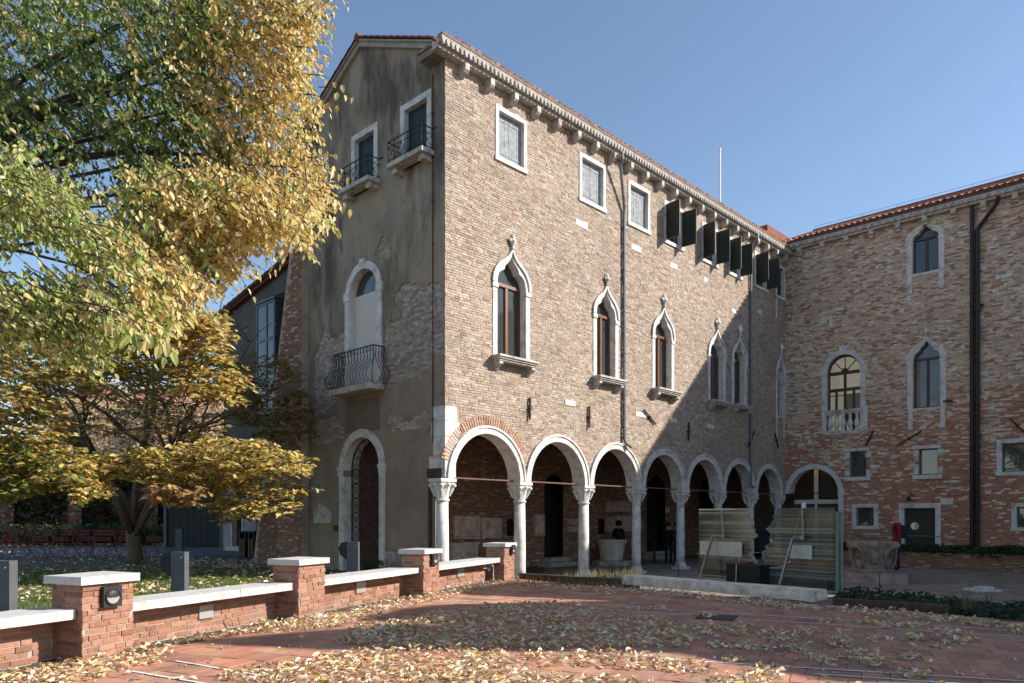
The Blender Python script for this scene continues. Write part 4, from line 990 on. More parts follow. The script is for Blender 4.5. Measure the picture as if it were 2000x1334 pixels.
# house far behind the garden
fh = thing('far_house', 'pale pink house with a red tiled roof seen through the small tree', 'house', (-28, 64, 0))
m = MB(); m.box(-38, -22.5, 62, 70, .2, 11.2); put('wall', m, mat('pink_stucco', (.50, .40, .36), var=.15, scale=.5), fh)
m = MB(); m.add([(-38.4, 61.5, 11.1), (-22.1, 61.5, 11.1), (-22.1, 66, 13.4), (-38.4, 66, 13.4), (-38.4, 70.5, 11.1), (-22.1, 70.5, 11.1)], [(0, 1, 2, 3), (3, 2, 5, 4), (1, 5, 2), (0, 3, 4)]); put('roof', m, mat('far_red_tile', (.34, .13, .09), var=.3, scale=3, bump=.3), fh)
for i in range(6):
    for z in (3.2, 7.6):
        x = -37 + i * 2.5; m = MB(); m.box(x, x + 1.0, 61.93, 62.1, z, z + 1.7); put('window', m, M_GREEN, fh)

# ================================================================== ground
g = MB(); g.add([(-900, -900, -.02), (900, -900, -.02), (900, 1500, -.02), (-900, 1500, -.02)], [(0, 1, 2, 3)])
put('ground', g, mat('bare_earth', (.12, .095, .07), var=.3, scale=2, bump=.5, bscale=14), kind='structure')
P4 = V((-.10, 19.6)); T1 = V((8.6, 10.9)); T2 = V((16.5, 3.0))
FT = Matrix(((.917, .40, 0, -4.74), (-.40, .917, 0, 8.2), (0, 0, 1, ZP), (0, 0, 0, 1)))   # along the lines, along the low wall
FW = frame(.40, .917, (-4.74, 8.2, ZP))
wl = lambda t: V((-4.74 + .40 * t, 8.2 + .917 * t))
terr_poly = [tuple(wl(-24)), (20, -14), tuple(T2), tuple(T1), tuple(P4), tuple(wl(11.9))]
g = MB(); n = len(terr_poly); g.add([(x, y, ZP - .012) for x, y in terr_poly] + [(x, y, -.02) for x, y in terr_poly], [tuple(range(n))] + [(i, i + n, (i + 1) % n + n, (i + 1) % n) for i in range(n)])
ter = put('terrace', g, mat('terrace_bedding', (.12, .065, .045), var=.3, bump=.3), kind='structure')
pal_p = [(.46, .225, .14), (.50, .25, .16), (.42, .20, .125), (.48, .24, .155), (.44, .22, .15), (.38, .18, .12)]
pv = []
for j in range(-24, 46):
    for i in range(-34, 80):
        x0 = i * .262 + (j % 2) * .131; y0 = j * .412
        w = FT @ V((x0 + .13, y0 + .2, 0)); ok = inside(terr_poly, w.x, w.y) and all(inside(terr_poly, *(FT @ V((x0 + a, y0 + b, 0))).xy) for a, b in ((0, 0), (.26, 0), (.26, .41), (0, .41)))
        if ok and inview(w, 900, 400): pv.append((x0, y0, w))
pv.sort(key=lambda p: (not inview(p[2]), p[2].y))
ub = MB(); ub.box(-.128, .128, -.203, .203, -.03, 0, j=.0); ubm = ub.mesh('paver'); M_PAVO = mat('paver_single', src='obj', var=.16, scale=5, bump=.4, bscale=40, stain=.45, stain_col=(.19, .10, .075), stain_scale=1.7); ubm.materials.append(M_PAVO)
M_PAV = mat('paver_faces', src='tone', var=.16, scale=5, bump=.4, bscale=40, stain=.45, stain_col=(.19, .10, .075), stain_scale=1.7)
mb = MB()
for k, (x0, y0, w) in enumerate(pv):
    c = tuple(a * RND.uniform(.9, 1.1) for a in RND.choice(pal_p)); dz = RND.uniform(-.0045, .003)
    if k < 300:
        o = bpy.data.objects.new('paver', ubm); o.color = (*c, 1); link(o, FT @ Matrix.Translation((x0 + .131, y0 + .206, dz)), ter)
    else: mb.box(x0 + .003, x0 + .259, y0 + .003, y0 + .409, -.03, dz, c, skip=('b',))
put('paver_field', mb, M_PAV, ter, FT, kind='stuff')
# white painted lines on the terrace
def line(p, q, w=.035):
    a, b = ground(*p, ZP), ground(*q, ZP); d = (b - a); d.z = 0; d.normalize(); n = V((-d.y, d.x, 0)) * w / 2; m = MB(); z = V((0, 0, .0075))
    m.add([a - n + z, b - n + z, b + n + z, a + n + z], [(0, 1, 2, 3)]); put('painted_line', m, M_WHITEP, ter)
line((868, 1164), (2060, 1237)); line((880, 1172), (2060, 1249)); line((1250, 1285), (2060, 1335)); line((1590, 1317), (2060, 1349)); line((343, 1291.7), (520, 1322)); line((258, 1312), (430, 1341)); line((690, 1246), (760, 1249))
m = MB(); a = ground(1400, 1206, ZP); M_ = Matrix.Translation(a) @ Matrix.Rotation(-.41, 4, 'Z'); m.box(-.3, .3, -.3, .3, -.0, .009); put('manhole_cover', m, M_IRON, ter, M_)
# court paving in front of the wing
court = [(2.0, 18.2), (9.6, 10.5), (24, 16), (20, 30), (12.6, 34)]
c0 = MB(); c0.add([(-1.5, 19.6, -.008), (9.5, 10.2, -.008), (26, 8, -.008), (26, 40, -.008), (12, 40, -.008), (-8, 24.6, -.008)], [(0, 1, 2, 3, 4, 5)]); crt = put('courtyard', c0, mat('court_bedding', (.13, .105, .08), var=.3, bump=.3), kind='structure')
Fc = frame(1513, -1450, (12.5, 34, 0)); slabs = []
for j in range(-60, 0):
    for i in range(-34, 60):
        x0, y0 = i * .47 + (j % 2) * .23, j * .31; w = Fc @ V((x0 + .23, y0 + .15, 0))
        if inview(w, 900, 50) and w.x > 1.2 and w.y < 35 and (w.x - .13) * .71 + (w.y - 19.6) * .70 > .3: slabs.append((x0, y0, w))
slabs.sort(key=lambda p: (not inview(p[2]), p[2].y))
us = MB(); us.box(-.229, .229, -.149, .149, -.03, 0); usm = us.mesh('paving_slab'); M_SLO = mat('court_slab_single', src='obj', var=.2, scale=3, bump=.5, bscale=20, stain=.4, stain_col=(.13, .105, .085), stain_scale=1.3); usm.materials.append(M_SLO)
M_SL = mat('court_slab', src='tone', var=.2, scale=3, bump=.5, bscale=20, stain=.4, stain_col=(.13, .105, .085), stain_scale=1.3); mb = MB()
for k, (x0, y0, w) in enumerate(slabs):
    c = tuple(a * RND.uniform(.85, 1.1) for a in RND.choice(((.30, .245, .19), (.27, .22, .175), (.32, .26, .21), (.25, .205, .165)))); dz = RND.uniform(-.004, .004)
    if k < 300: o = bpy.data.objects.new('paving_slab', usm); o.color = (*c, 1); link(o, Fc @ Matrix.Translation((x0 + .235, y0 + .155, dz)), crt)
    else: mb.box(x0 + .006, x0 + .464, y0 + .006, y0 + .304, -.03, dz, c, skip=('b',))
put('slab_field', mb, M_SL, crt, Fc, kind='stuff')
# garden soil and path
gp = [tuple(wl(-24)), tuple(wl(11.9)), (-.10, 19.9), (-2.2, 19.6), (-12, 33), (-9, 60), (-60, 60), (-60, -14)]
g = MB(); n = len(gp); g.add([(x, y, ZP - .006) for x, y in gp] + [(x, y, -.02) for x, y in gp], [tuple(range(n))] + [(i, i + n, (i + 1) % n + n, (i + 1) % n) for i in range(n)])
put('garden_ground', g, mat('garden_soil', (.10, .075, .055), var=.35, scale=3, bump=.6, bscale=18), kind='structure')
def strip(name, pts, z, mt): g = MB(); g.add([(x, y, z) for x, y in pts], [tuple(range(len(pts)))]); return put(name, g, mt, kind='structure')
M_ASPH = mat('grey_path', (.115, .105, .115), var=.15, scale=4, bump=.4, bscale=50)
a, b, c, d = ground(-60, 1089, ZP), ground(520, 1086, ZP), ground(520, 1070, ZP), ground(-60, 1070, ZP)
strip('garden_path', [a.xy, b.xy, c.xy, d.xy], ZP + .004, M_ASPH)
strip('garden_path', [tuple(wl(-8) + V((-.95, .4))), tuple(wl(11) + V((-.95, .4))), tuple(wl(11) + V((-2.2, .9))), tuple(wl(-8) + V((-2.4, 1.0)))], ZP + .004, M_ASPH)

# ================================================================== low terrace wall: four piers and four bench walls
sW = lambda px: hit(px, 1150, FW)[0]
PIERS = [(sW(161), sW(262)), (sW(583.5), sW(637)), (sW(827.5), sW(862)), (sW(985), sW(1009.5))]
PIERS = [(a, a + .65) for a, b in PIERS]
PH, PD = .85, .52
pier_lab = ['brick pier with pale cap and square lamp at the near end of the low wall', 'brick pier without a lamp between two bench slabs',
            'brick pier with small square lamp before the plastered gable side', 'last brick pier with lamp, in front of the second arcade column']
LB = [(.33, .155, .098), (.36, .18, .118), (.29, .135, .085), (.34, .165, .108), (.39, .205, .14), (.25, .12, .078), (.31, .16, .11)]
def red_bricks(u0, u1, z0, z1, dark=1.0):
    return [(a, b, p, q, tuple(x * dark for x in RND.choice(LB))) for a, b, p, q, c in courses(u0, u1, z0, z1, [], 'R', L=.245, H=.057, J=.013)]
for (a, b), lab, lamp in zip(PIERS, pier_lab, ((192, 235, 1143, 1186), None, (838, 853, 1080, 1104), (994.5, 1003.5, 1063, 1083))):
    t = thing('brick_pier', lab, 'pier', FW @ V(((a + b) / 2, PD / 2, 0)), 'piers of the low terrace wall')
    m = MB(); m.box(a + .012, b - .012, .012, PD - .012, -.02, PH); put('core', m, M_MORTD, t, FW)
    lay(red_bricks(a, b, .012, PH - .002), FW @ Matrix.Translation((0, .012, 0)), t, proud=.011)
    FL = FW @ Matrix.Translation((a + .012, 0, 0)) @ Matrix.Rotation(-pi / 2, 4, 'Z')      # the end that faces the camera
    lay([(x - PD, y - PD, p, q, c) for x, y, p, q, c in red_bricks(.012, PD - .012, .012, PH - .002)], FL, t, proud=.011)
    FR = FW @ Matrix.Translation((b - .012, 0, 0)) @ Matrix.Rotation(pi / 2, 4, 'Z')
    lay(red_bricks(.012, PD - .012, .012, PH - .002), FR, t, n_single=0, proud=.011)
    m = MB(); m.box(a - .05, b + .05, -.05, PD + .05, PH, PH + .092, j=.003); put('cap', m, M_CAP, t, FW)
    if lamp:
        l0, l1, y0, y1 = lamp; u0, zz1 = hit(l0, (y0 + y1) / 2, FW); u1 = hit(l1, y0, FW)[0]; zc = hit((l0 + l1) / 2, (y0 + y1) / 2, FW)[1]; uc = (u0 + u1) / 2; r = .118
        m = MB(); m.box(uc - r, uc + r, -.06, -.0, zc - r, zc + r); m.ring([(uc + .085 * cos(q), zc + .085 * sin(q)) for q in np.linspace(0, 2 * pi, 21)[:-1]], [(uc + .10 * cos(q), zc + .10 * sin(q)) for q in np.linspace(0, 2 * pi, 21)[:-1]], -.075, -.0605, closed=True)
        L_ = put('wall_lamp', m, M_IRON, t, FW)
        m = MB(); vs = []; n = 10
        for j in range(4):
            for i in range(n + 1): th = pi * i / n; vs.append((uc + .084 * cos(th) * cos(j * .5), -.062 - .03 * sin(j * .52), zc + .084 * sin(th) * cos(j * .5)))
        m.add(vs, [(j * (n + 1) + i, (j + 1) * (n + 1) + i, (j + 1) * (n + 1) + i + 1, j * (n + 1) + i + 1) for j in range(3) for i in range(n)] ); put('hood', m, M_IRON, L_, FW)
        m = MB(); m.prism([(uc - .08 * cos(pi * i / 10), zc - .08 * sin(pi * i / 10)) for i in range(11)], -.068, -.061); put('diffuser', m, M_STEEL, L_, FW)
SEG = [(-6.4, PIERS[0][0])] + [(PIERS[i][1], PIERS[i + 1][0]) for i in range(3)]
seg_lab = ['bench wall with pale slab running out of the picture before the lamp pier', 'long bench wall between the near lamp pier and the pier without lamp', 'bench wall between the pier without lamp and the third pier', 'short far bench wall with cable box, ending at the last pier']
plates = [None, (384, 411, 1180, 1203), (692, 710, 1135, 1154), (890, 903, 1108, 1123)]
for k, ((a, b), lab) in enumerate(zip(SEG, seg_lab)):
    t = thing('bench_wall', lab, 'wall', FW @ V(((a + b) / 2, .3, 0)), 'bench walls between the piers')
    m = MB(); m.box(a, b - .30, .402, .468, -.02, .469); m.box(a, b, .482, .515, -.02, .468); put('core', m, M_MORTD, t, FW)
    lay(red_bricks(a + .003, b - .303, .012, .466), FW @ Matrix.Translation((0, .402, 0)), t, proud=.011); lay(red_bricks(b - .30, b - .003, .012, .466), FW @ Matrix.Translation((0, .482, 0)), t, proud=.011)
    n = 2 if k != 1 else 3; cut = [a + .004, a + .45 if k == 1 else (a + b) / 2] + ([a + (b - a) * .62] if n == 3 else []) + [b - .004]
    for p, q in zip(cut, cut[1:]):
        m = MB(); m.box(p + .002, q - .002,   .10, .66, .47, .578, j=.003); put('slab', m, M_CAP, t, FW)
    if plates[k]:
        l0, l1, y0, y1 = plates[k]; p, q = hit(l0, y1, FW, .42), hit(l1, y0, FW, .42); m = MB(); m.box(p[0], q[0], .365, .39, max(q[1] - .2, .2), min(q[1], .465)); put('steel_plate', m, M_STEEL, t, FW)
    if k == 3:
        m = MB(); m.box(b - .62, b - .42, .28, .389, .33, .45); put('cable_box', m, mat('ochre_plastic', (.40, .27, .12), var=.1), t, FW)
        m = MB(); m.box(b - .42, b - .33, .28, .389, .36, .44); put('plug', m, mat('blue_plastic', (.03, .06, .25), rough=.4, var=0), t, FW)
        m = MB(); m.tube([(b - .33, .2, .4), (b - .24, .2, .41), (b - .2, .21, .33), (b - .19, .22, .1), (b - .19, .2, 0)], .014, 5); put('cable', m, M_STONED, t, FW)
        m = MB(); m.box(b - .16, b - .005, .36, .418, .26, .45); put('cover_plate', m, M_CURT, t, FW)

# ================================================================== dark steel lecterns
def lectern(pos, w, d, h, lab, rot=0.0):
    t = thing('lectern', lab, 'lectern', pos, 'dark steel lecterns'); M = Matrix.Translation(pos) @ Matrix.Rotation(rot, 4, 'Z')
    m = MB(); m.box(-w / 2, w / 2, -d / 2, d / 2, 0, h); put('post', m, M_METD, t, M)
    m = MB(); m.prism([(-w / 2 - .005, h), (-w / 2 - .005, h - .42), (-w / 2 - .16, h - .30), (-w / 2 - .20, h - .16), (-w / 2 - .14, h - .02)], -d / 2 + .01, d / 2 - .01); put('panel', m, M_IRON, t, M)
    m = MB(); m.lathe([(.012, 0), (.012, .008)], 8); put('bolt', m, M_STEEL, t, M @ Matrix.Translation((w * .25, -d / 2, h - .09)) @ Matrix.Rotation(pi / 2, 4, 'X'))
def post_at(px0, px1, pytop, Y, lab):
    x = ((px0 + px1) / 2 - 1000) / FPX * Y; top = CZ + (HZ - pytop) / FPX * Y; lectern(V((x, Y, ZP)), (px1 - px0) / FPX * Y, .16, top - ZP, lab, -.05)
post_at(-6, 27, 1095, 10.2, 'dark steel lectern post cut by the picture edge, beside the grass')
post_at(338, 365, 1078, 12.6, 'dark steel lectern post behind the long bench wall')
post_at(344, 357, 1033, 33, 'dark steel lectern post in the shade by the green gate')
post_at(679, 701, 1058, 17.2, 'dark steel lectern post in front of the iron gate doorway')

# ================================================================== stone beam and edging boards on the terrace rim
ga, gb = ground(1215, 1143, ZP), ground(1588, 1178, ZP); d = (gb - ga).normalized(); Lb = (gb - ga).length
FS = frame(d.x, d.y, ga)
t = thing('stone_beam', 'long rough white stone beam lying before the glass panels', 'stone block', FS @ V((Lb / 2, .3, 0)))
m = MB(); n = 14
vs = []; 
for i in range(n + 1):
    u = Lb * i / n
    for (y, z) in ((0, .025), (0, .12), (.01, .225), (.28, .235), (.55, .225), (.56, .025)): vs.append((u + (RND.uniform(-.03, .03) if i == n else 0), y + RND.uniform(-.008, .008), z + RND.uniform(-.006, .006)))
m.add(vs, [(i * 6 + k, (i + 1) * 6 + k, (i + 1) * 6 + (k + 1) % 6, i * 6 + (k + 1) % 6) for i in range(n) for k in range(6)] + [(5, 4, 3, 2, 1, 0), tuple(n * 6 + k for k in range(6))])
put('block', m, mat('rough_white_stone', (.76, .64, .52), rough=.85, var=.2, scale=6, bump=.9, bscale=16, stain=.6, stain_col=(.27, .23, .21), stain_scale=3.5), t, FS)
m = MB(); m.box(.1, .4, .1, .46, 0, .03); m.box(Lb - .5, Lb - .2, .1, .46, 0, .03); put('batten', m, M_DECK, t, FS, kind='stuff')
def board(p, q, lab, w=.16, h=.13, up=0.0):
    a, b = ground(*p, ZP), ground(*q, ZP); d = (b - a).normalized(); F = frame(d.x, d.y, a); L_ = (b - a).length
    m = MB(); m.box(0, L_, 0, w, -.1, h, j=.006); o = put('edging_board', m, M_DECK, None, F, label=lab, category='board', group='timber edging boards')
board((1012, 1129), (1243, 1144), 'reddish timber edging board between the last pier and the stone beam', h=.13)
board((1625, 1179), (1850, 1194), 'dark timber edging board along the ivy right of the stone beam', h=.10)

# ================================================================== glass sculpture: two zigzag stacks of glass in steel struts
GA_, GB_ = ground(1368, 1131, ZP), ground(1634, 1158, ZP); dg = (GB_ - GA_).normalized(); FGl = frame(dg.x, dg.y, GA_); LG = (GB_ - GA_).length
def stripe_glass():
    m = bpy.data.materials.new('stacked_strip_glass'); m.use_nodes = True; nt = m.node_tree; N = nt.nodes; L = nt.links; N.clear()
    at_ = N.new('ShaderNodeAttribute'); at_.attribute_name = 'tone'
    tr = N.new('ShaderNodeBsdfTransparent'); tr.inputs[0].default_value = (.78, .86, .80, 1)
    df = N.new('ShaderNodeBsdfDiffuse'); L.new(at_.outputs['Color'], df.inputs[0]); tl = N.new('ShaderNodeBsdfTranslucent'); L.new(at_.outputs['Color'], tl.inputs[0])
    md = N.new('ShaderNodeMixShader'); md.inputs[0].default_value = .5; L.new(df.outputs[0], md.inputs[1]); L.new(tl.outputs[0], md.inputs[2])
    gl = N.new('ShaderNodeBsdfGlossy'); gl.inputs['Roughness'].default_value = .12
    m1 = N.new('ShaderNodeMixShader'); m1.inputs[0].default_value = .58; L.new(md.outputs[0], m1.inputs[1]); L.new(tr.outputs[0], m1.inputs[2])
    fr = N.new('ShaderNodeFresnel'); fr.inputs[0].default_value = 1.5; m2 = N.new('ShaderNodeMixShader'); L.new(fr.outputs[0], m2.inputs[0]); L.new(m1.outputs[0], m2.inputs[1]); L.new(gl.outputs[0], m2.inputs[2])
    o = N.new('ShaderNodeOutputMaterial'); L.new(m2.outputs[0], o.inputs[0]); return m
M_SG = stripe_glass(); M_EDGE = mat('cut_glass_edge', (.24, .29, .25), rough=.25, var=.1, bump=0, spec=.6)
M_FROST = glass_mat('frosted_plate', tint=(.9, .95, .9), refl=.05, rough=.3, body=(.58, .64, .58), clear=.45)
M_STRUT = mat('strut_steel', (.26, .26, .28), rough=.35, var=.05, metal=.7, bump=0); M_CABLE = mat('white_cable', (.7, .68, .62), rough=.5, var=0, bump=0)
hG = lambda x, y: hit(x, y, FGl)
jagL = [(1457, 993), (1466, 1001), (1460, 1006), (1471, 1013), (1467, 1018), (1474, 1023), (1466, 1031), (1476, 1033), (1472, 1039), (1480, 1047), (1464, 1058), (1472, 1063), (1460, 1069), (1472, 1072), (1462, 1080), (1471, 1088), (1476, 1100), (1470, 1104)]
jagR = [(1522, 993), (1516, 1000), (1521, 1003), (1511, 1009), (1517, 1013), (1509, 1020), (1510, 1024), (1498, 1033), (1509, 1043), (1505, 1053), (1508, 1060), (1496, 1067), (1500, 1073), (1489, 1078), (1493, 1084), (1490, 1089), (1499, 1099), (1495, 1105)]
def glass_stack(lab, jag, out_px, side):
    uo = hG(out_px, 1060)[0]; t = thing('glass_sculpture', lab, 'sculpture', FGl @ V((uo, 0, 0)), 'pair of zigzag glass panels')
    J = [hG(*p) for p in jag]; ztop = J[0][1]; zj = J[-1][1]
    def edge(z):
        if z <= zj: return J[-1][0]
        for (u0, z0), (u1, z1) in zip(J, J[1:]):
            if z1 <= z <= z0 + 1e-6: return u0 + (z - z0) / (z1 - z0 + 1e-9) * (u1 - u0)
        return J[0][0]
    m = MB(); z = .04; cols = []
    while z < ztop:
        h = RND.choice((.009, .012, .016, .022, .032)); zt_ = min(z + h, ztop); e0, e1 = edge(z), edge(zt_); k = RND.uniform(0, 1); c = [(.03, .034, .03), (.10, .11, .10), (.42, .47, .43), (.18, .185, .165)][int(k * 3.99)]
        a0, a1, b0, b1 = (uo, uo, e0, e1) if side < 0 else (e0, e1, uo, uo)
        yo = RND.uniform(-.006, .006)
        m.hexa([(a0, -.03 + yo, z), (b0, -.03 + yo, z), (b0, .03 + yo, z), (a0, .03 + yo, z), (a1, -.03 + yo, zt_), (b1, -.03 + yo, zt_), (b1, .03 + yo, zt_), (a1, .03 + yo, zt_)], c, skip=('b', 't')); z = zt_
    put('glass_strips', m, M_SG, t, FGl, kind='stuff')
    e = MB(); s = -1 if side < 0 else 1
    for (u0, z0), (u1, z1) in zip(J, J[1:]): e.hexa([(u1, -.032, z1), (u1 + .014 * -s, -.032, z1), (u1 + .014 * -s, .0, z1), (u1, .0, z1), (u0, -.032, z0), (u0 + .014 * -s, -.032, z0), (u0 + .014 * -s, .0, z0), (u0, .0, z0)])
    put('zigzag_edge', e, M_EDGE, t, FGl, kind='stuff')
    # the second sheet standing a hand's breadth behind
    x0, x1 = (uo - .12, uo + .25) if side < 0 else (uo - .3, uo + .06)
    g = MB(); g.box(x0, x1, .16, .19, .02, ztop - .08); put('rear_sheet', g, glass_mat('green_sheet_glass', tint=(.72, .86, .76), refl=.08, body=(.25, .33, .27), clear=.72) if 'green_sheet_glass' not in bpy.data.materials else bpy.data.materials['green_sheet_glass'], t, FGl)
    for x in ((x0 - .008, x0 + .008), (x1 - .008, x1 + .008), (uo - .008, uo + .008)):
        g = MB(); g.box(x[0], x[1], .055 if x[0] > uo - .01 and x[1] < uo + .01 else .155, .15 if x[0] > uo - .01 and x[1] < uo + .01 else .195, .02, ztop - .08); put('sheet_edge', g, M_EDGE, t, FGl)
    return t
tl = glass_stack('left glass panel of stacked strips with zigzag right edge and long frosted plate', jagL, 1366.5, -1)
tr_ = glass_stack('right glass panel of stacked strips with zigzag left edge and small frosted plate', jagR, 1629, 1)
def strut(t, foot, elbow, mid, top):
    f, e, k, tp = (hG(*p) for p in (foot, elbow, mid, top)); M = FGl
    m = MB(); m.tube([(f[0], -.42, .0), (e[0], -.16, e[1])], .036, 4); put('strut', m, M_STRUT, t, M)
    m = MB(); m.tube([(e[0], -.16, e[1] + .01), (k[0], -.10, k[1])], .03, 6); put('strut_arm', m, M_STRUT, t, M)
    m = MB(); m.tube([(k[0], -.09, k[1]), (tp[0], -.065, tp[1])], .016, 5); m.tube([(e[0], -.15, e[1]), (tp[0], -.07, tp[1])], .008, 4); put('stay_rod', m, M_STRUT, t, M, kind='stuff')
    m = MB(); m.lathe([(.05, -.02), (.05, .02)], 10); put('wheel', m, M_STRUT, t, M @ Matrix.Translation((k[0], -.12, k[1])) @ Matrix.Rotation(pi / 2, 4, 'X'))
strut(tl, (1389, 1133), (1401, 1048), (1418, 1047), (1413, 993)); strut(tr_, (1546, 1143), (1558, 1051), (1574, 1050), (1571, 992))
m = MB(); tp = hG(1572, 992); m.box(tp[0] - .03, tp[0] + .03, -.07, .0, tp[1], tp[1] + .12); put('lamp', m, M_CABLE, tr_, FGl)
def plate(t, p, q, glyphs):
    (a, z0), (b, z1) = hG(p[0], q[1]), hG(q[0], p[1]); m = MB(); m.box(a, b, -.075, -.06, z0, z1); pl = put('plate', m, M_FROST, t, FGl)
    g = MB(); h = z1 - z0; w = b - a
    for kind, cx in glyphs:
        x = a + w * cx; zc = (z0 + z1) / 2; r = h * .36
        P = lambda ts, kx=1: [(x + kx * r * cos(q_), -.083, zc + r * sin(q_)) for q_ in ts]
        if kind == 'o': g.tube(P(np.linspace(0, 2 * pi, 19)), .007, 4, cap=False)
        if kind == 'e': g.tube([(x - r, -.083, zc), (x + r * .7, -.083, zc + .01)], .007, 4); g.tube(P(np.linspace(pi, -pi * .02, 11)) , .007, 4); g.tube(P(np.linspace(pi, 1.8 * pi, 10)), .007, 4)
        if kind == 'm':
            for s in (-.5, .5): g.tube([(x + s * r * 1.1 - r * .5, -.083, zc - r), (x + s * r * 1.1 - r * .5, -.083, zc + r * .3)] + [(x + s * r * 1.1 + r * .5 * cos(q_), -.083, zc + r * .35 + r * .5 * sin(q_)) for q_ in np.linspace(pi, 0, 7)] + [(x + s * r * 1.1 + r * .5, -.083, zc - r)], .007, 4)
        if kind == 'x': g.tube([(x - r, -.083, zc - r * .7), (x + r, -.083, zc + r * .8)], .008, 4); g.tube([(x - r, -.083, zc + r * .9), (x, -.083, zc + r * .2), (x - r * .9, -.083, zc - r * .2)], .006, 4)
    put('lettering', g, M_CABLE, pl, FGl, kind='stuff')
plate(tl, (1371, 1059), (1453, 1083), [('e', .13), ('o', .35), ('o', .57), ('m', .82)]); plate(tr_, (1547, 1065), (1590, 1090), [('o', .3), ('x', .62)])
for t, pts in ((tl, [(1375, 1078), (1395, 1083), (1425, 1079), (1447, 1073), (1450, 1085), (1447, 1104)]), (tr_, [(1503, 1107), (1520, 1109), (1535, 1106), (1550, 1096)])):
    m = MB(); m.tube([(hG(*p)[0], -.10, hG(*p)[1]) for p in pts], .008, 4); put('cable', m, M_CABLE, t, FGl)
(a, z0), (b, z1) = hG(1445, 1140), hG(1510, 1105); t = thing('black_box', 'black equipment box with white cable between the two glass panels', 'box', FGl @ V(((a + b) / 2, -.3, 0)))
m = MB(); m.box(a, b, -.45, -.13, .0, z1); put('case', m, mat('matt_black', (.012, .013, .012), rough=.6, var=0, bump=0), t, FGl)
m = MB(); m.box(a - .006, b + .006, -.456, -.124, z1, z1 + .02); put('lid', m, mat('black_lid', (.02, .02, .02), rough=.5, var=0, bump=0), t, FGl)
m = MB(); c_ = a + (b - a) * .28; m.tube([(c_, -.4, z1 + .025), (c_ + .04, -.46, z1 + .02), (c_ + .05, -.47, z1 - .1), (c_ + .03, -.465, .02)], .009, 5); put('cable', m, M_CABLE, t, FGl)
pq = [ground(1208, 1120, ZP)]

# ================================================================== wells
def leafy(a, r, z, t):
    k = abs(cos(2 * a)); return r * (1 + (.13 * t ** 3) * cos(4 * a) ** 3 + .018 * cos(24 * a) * (.1 < t < .8))
w0 = V(((1704 - 1000) / FPX * 22.7, 22.7, 0)); R_ = .70
t = thing('well_head', 'carved stone well head with scrolled corners on a broad step in the courtyard', 'well', w0); Mw = Matrix.Translation(w0) @ Matrix.Rotation(radians(25), 4, 'Z')
p0, p1 = ground(1636, 1128, 0), ground(1752, 1141, 0)
m = MB(); n = 8; m.hexa([(-1.05, -.95, 0), (1.05, -.95, 0), (1.05, 1.0, 0), (-1.05, 1.0, 0), (-1.0, -.9, .29), (1.0, -.9, .29), (1.0, .95, .29), (-1.0, .95, .29)]); Mst = Matrix.Translation(w0) @ Matrix.Rotation(radians(-32), 4, 'Z'); put('step', m, mat('brown_step_stone', (.34, .26, .225), rough=.9, var=.3, scale=3, bump=.7, bscale=12, stain=.5, stain_col=(.12, .095, .09), stain_scale=2.5), t, Mst)
m = MB(); m.lathe([(.60, .291), (.61, .31), (.60, .34), (.57, .355), (.575, .42), (.595, .6), (.62, .8), (.65, .97), (.70, 1.07), (.72, 1.10), (.74, 1.17), (.73, 1.21), (.62, 1.215), (.60, 1.15), (.59, .7)], 64, fn=leafy)
M_WELL = mat('grey_carved_stone', (.31, .245, .195), rough=.9, var=.3, scale=7, bump=.9, bscale=22, stain=.6, stain_col=(.12, .105, .10), stain_scale=3)
put('body', m, M_WELL, t, Mw, smooth=True)
for k in range(4):
    a = k * pi / 2; M = Mw @ Matrix.Rotation(a, 4, 'Z')
    m = MB(); m.lathe([(.03, -.10), (.09, -.09), (.10, 0), (.09, .09), (.03, .10)], 10); put('scroll', m, M_WELL, t, M @ Matrix.Translation((.80, 0, 1.09)) @ Matrix.Rotation(pi / 2, 4, 'X'), smooth=True)
    for sgn in (-1, 1):
        m = MB(); m.tube([(.60, sgn * .10, .40), (.625, sgn * .20, .62), (.64, sgn * .22, .82), (.70, sgn * .13, 1.0), (.78, sgn * .05, 1.08)], [.03, .04, .045, .05, .04], 6); put('leaf_rib', m, M_WELL, t, M, smooth=True)
    M2 = Mw @ Matrix.Rotation(a + pi / 4, 4, 'Z'); m = MB()
    m.lathe([(.01, 0), (.11, .01), (.13, .04), (.06, .055)], 12); m.v = [(x * 1.0, y * 1.75, z) for x, y, z in m.v]; put('shield', m, M_WELL, t, M2 @ Matrix.Translation((.595, 0, .74)) @ Matrix.Rotation(pi / 2, 4, 'Z') @ Matrix.Rotation(pi / 2, 4, 'X'), smooth=True)
for k in range(3):
    a = -2.2 + k * .7; m = MB(); m.tube([(.66 * cos(a), .66 * sin(a), 1.2), (.66 * cos(a), .66 * sin(a), 1.27)], .012, 4); put('iron_pin', m, M_IRON, t, Mw)
w1 = V((.134 * 30.4, 30.4, 0))
t = thing('well_head', 'plain pale stone well head under the third arch of the arcade', 'well', w1); Mw = Matrix.Translation(w1)
m = MB(); m.lathe([(.80, 0), (.80, .17), (.55, .171)], 8); put('step', m, M_STONED, t, Mw)
m = MB(); m.lathe([(.44, .172), (.46, .3), (.50, .6), (.54, .85), (.58, .93), (.60, 1.0), (.58, 1.03), (.48, 1.03), (.46, .8)], 32, fn=lambda a, r, z, t_: r * (1 + .04 * t_ * cos(4 * a))); put('body', m, mat('pale_well_stone', (.68, .60, .53), rough=.85, var=.2, scale=6, bump=.6, bscale=18, stain=.5, stain_col=(.26, .22, .20), stain_scale=3), t, Mw, smooth=True)
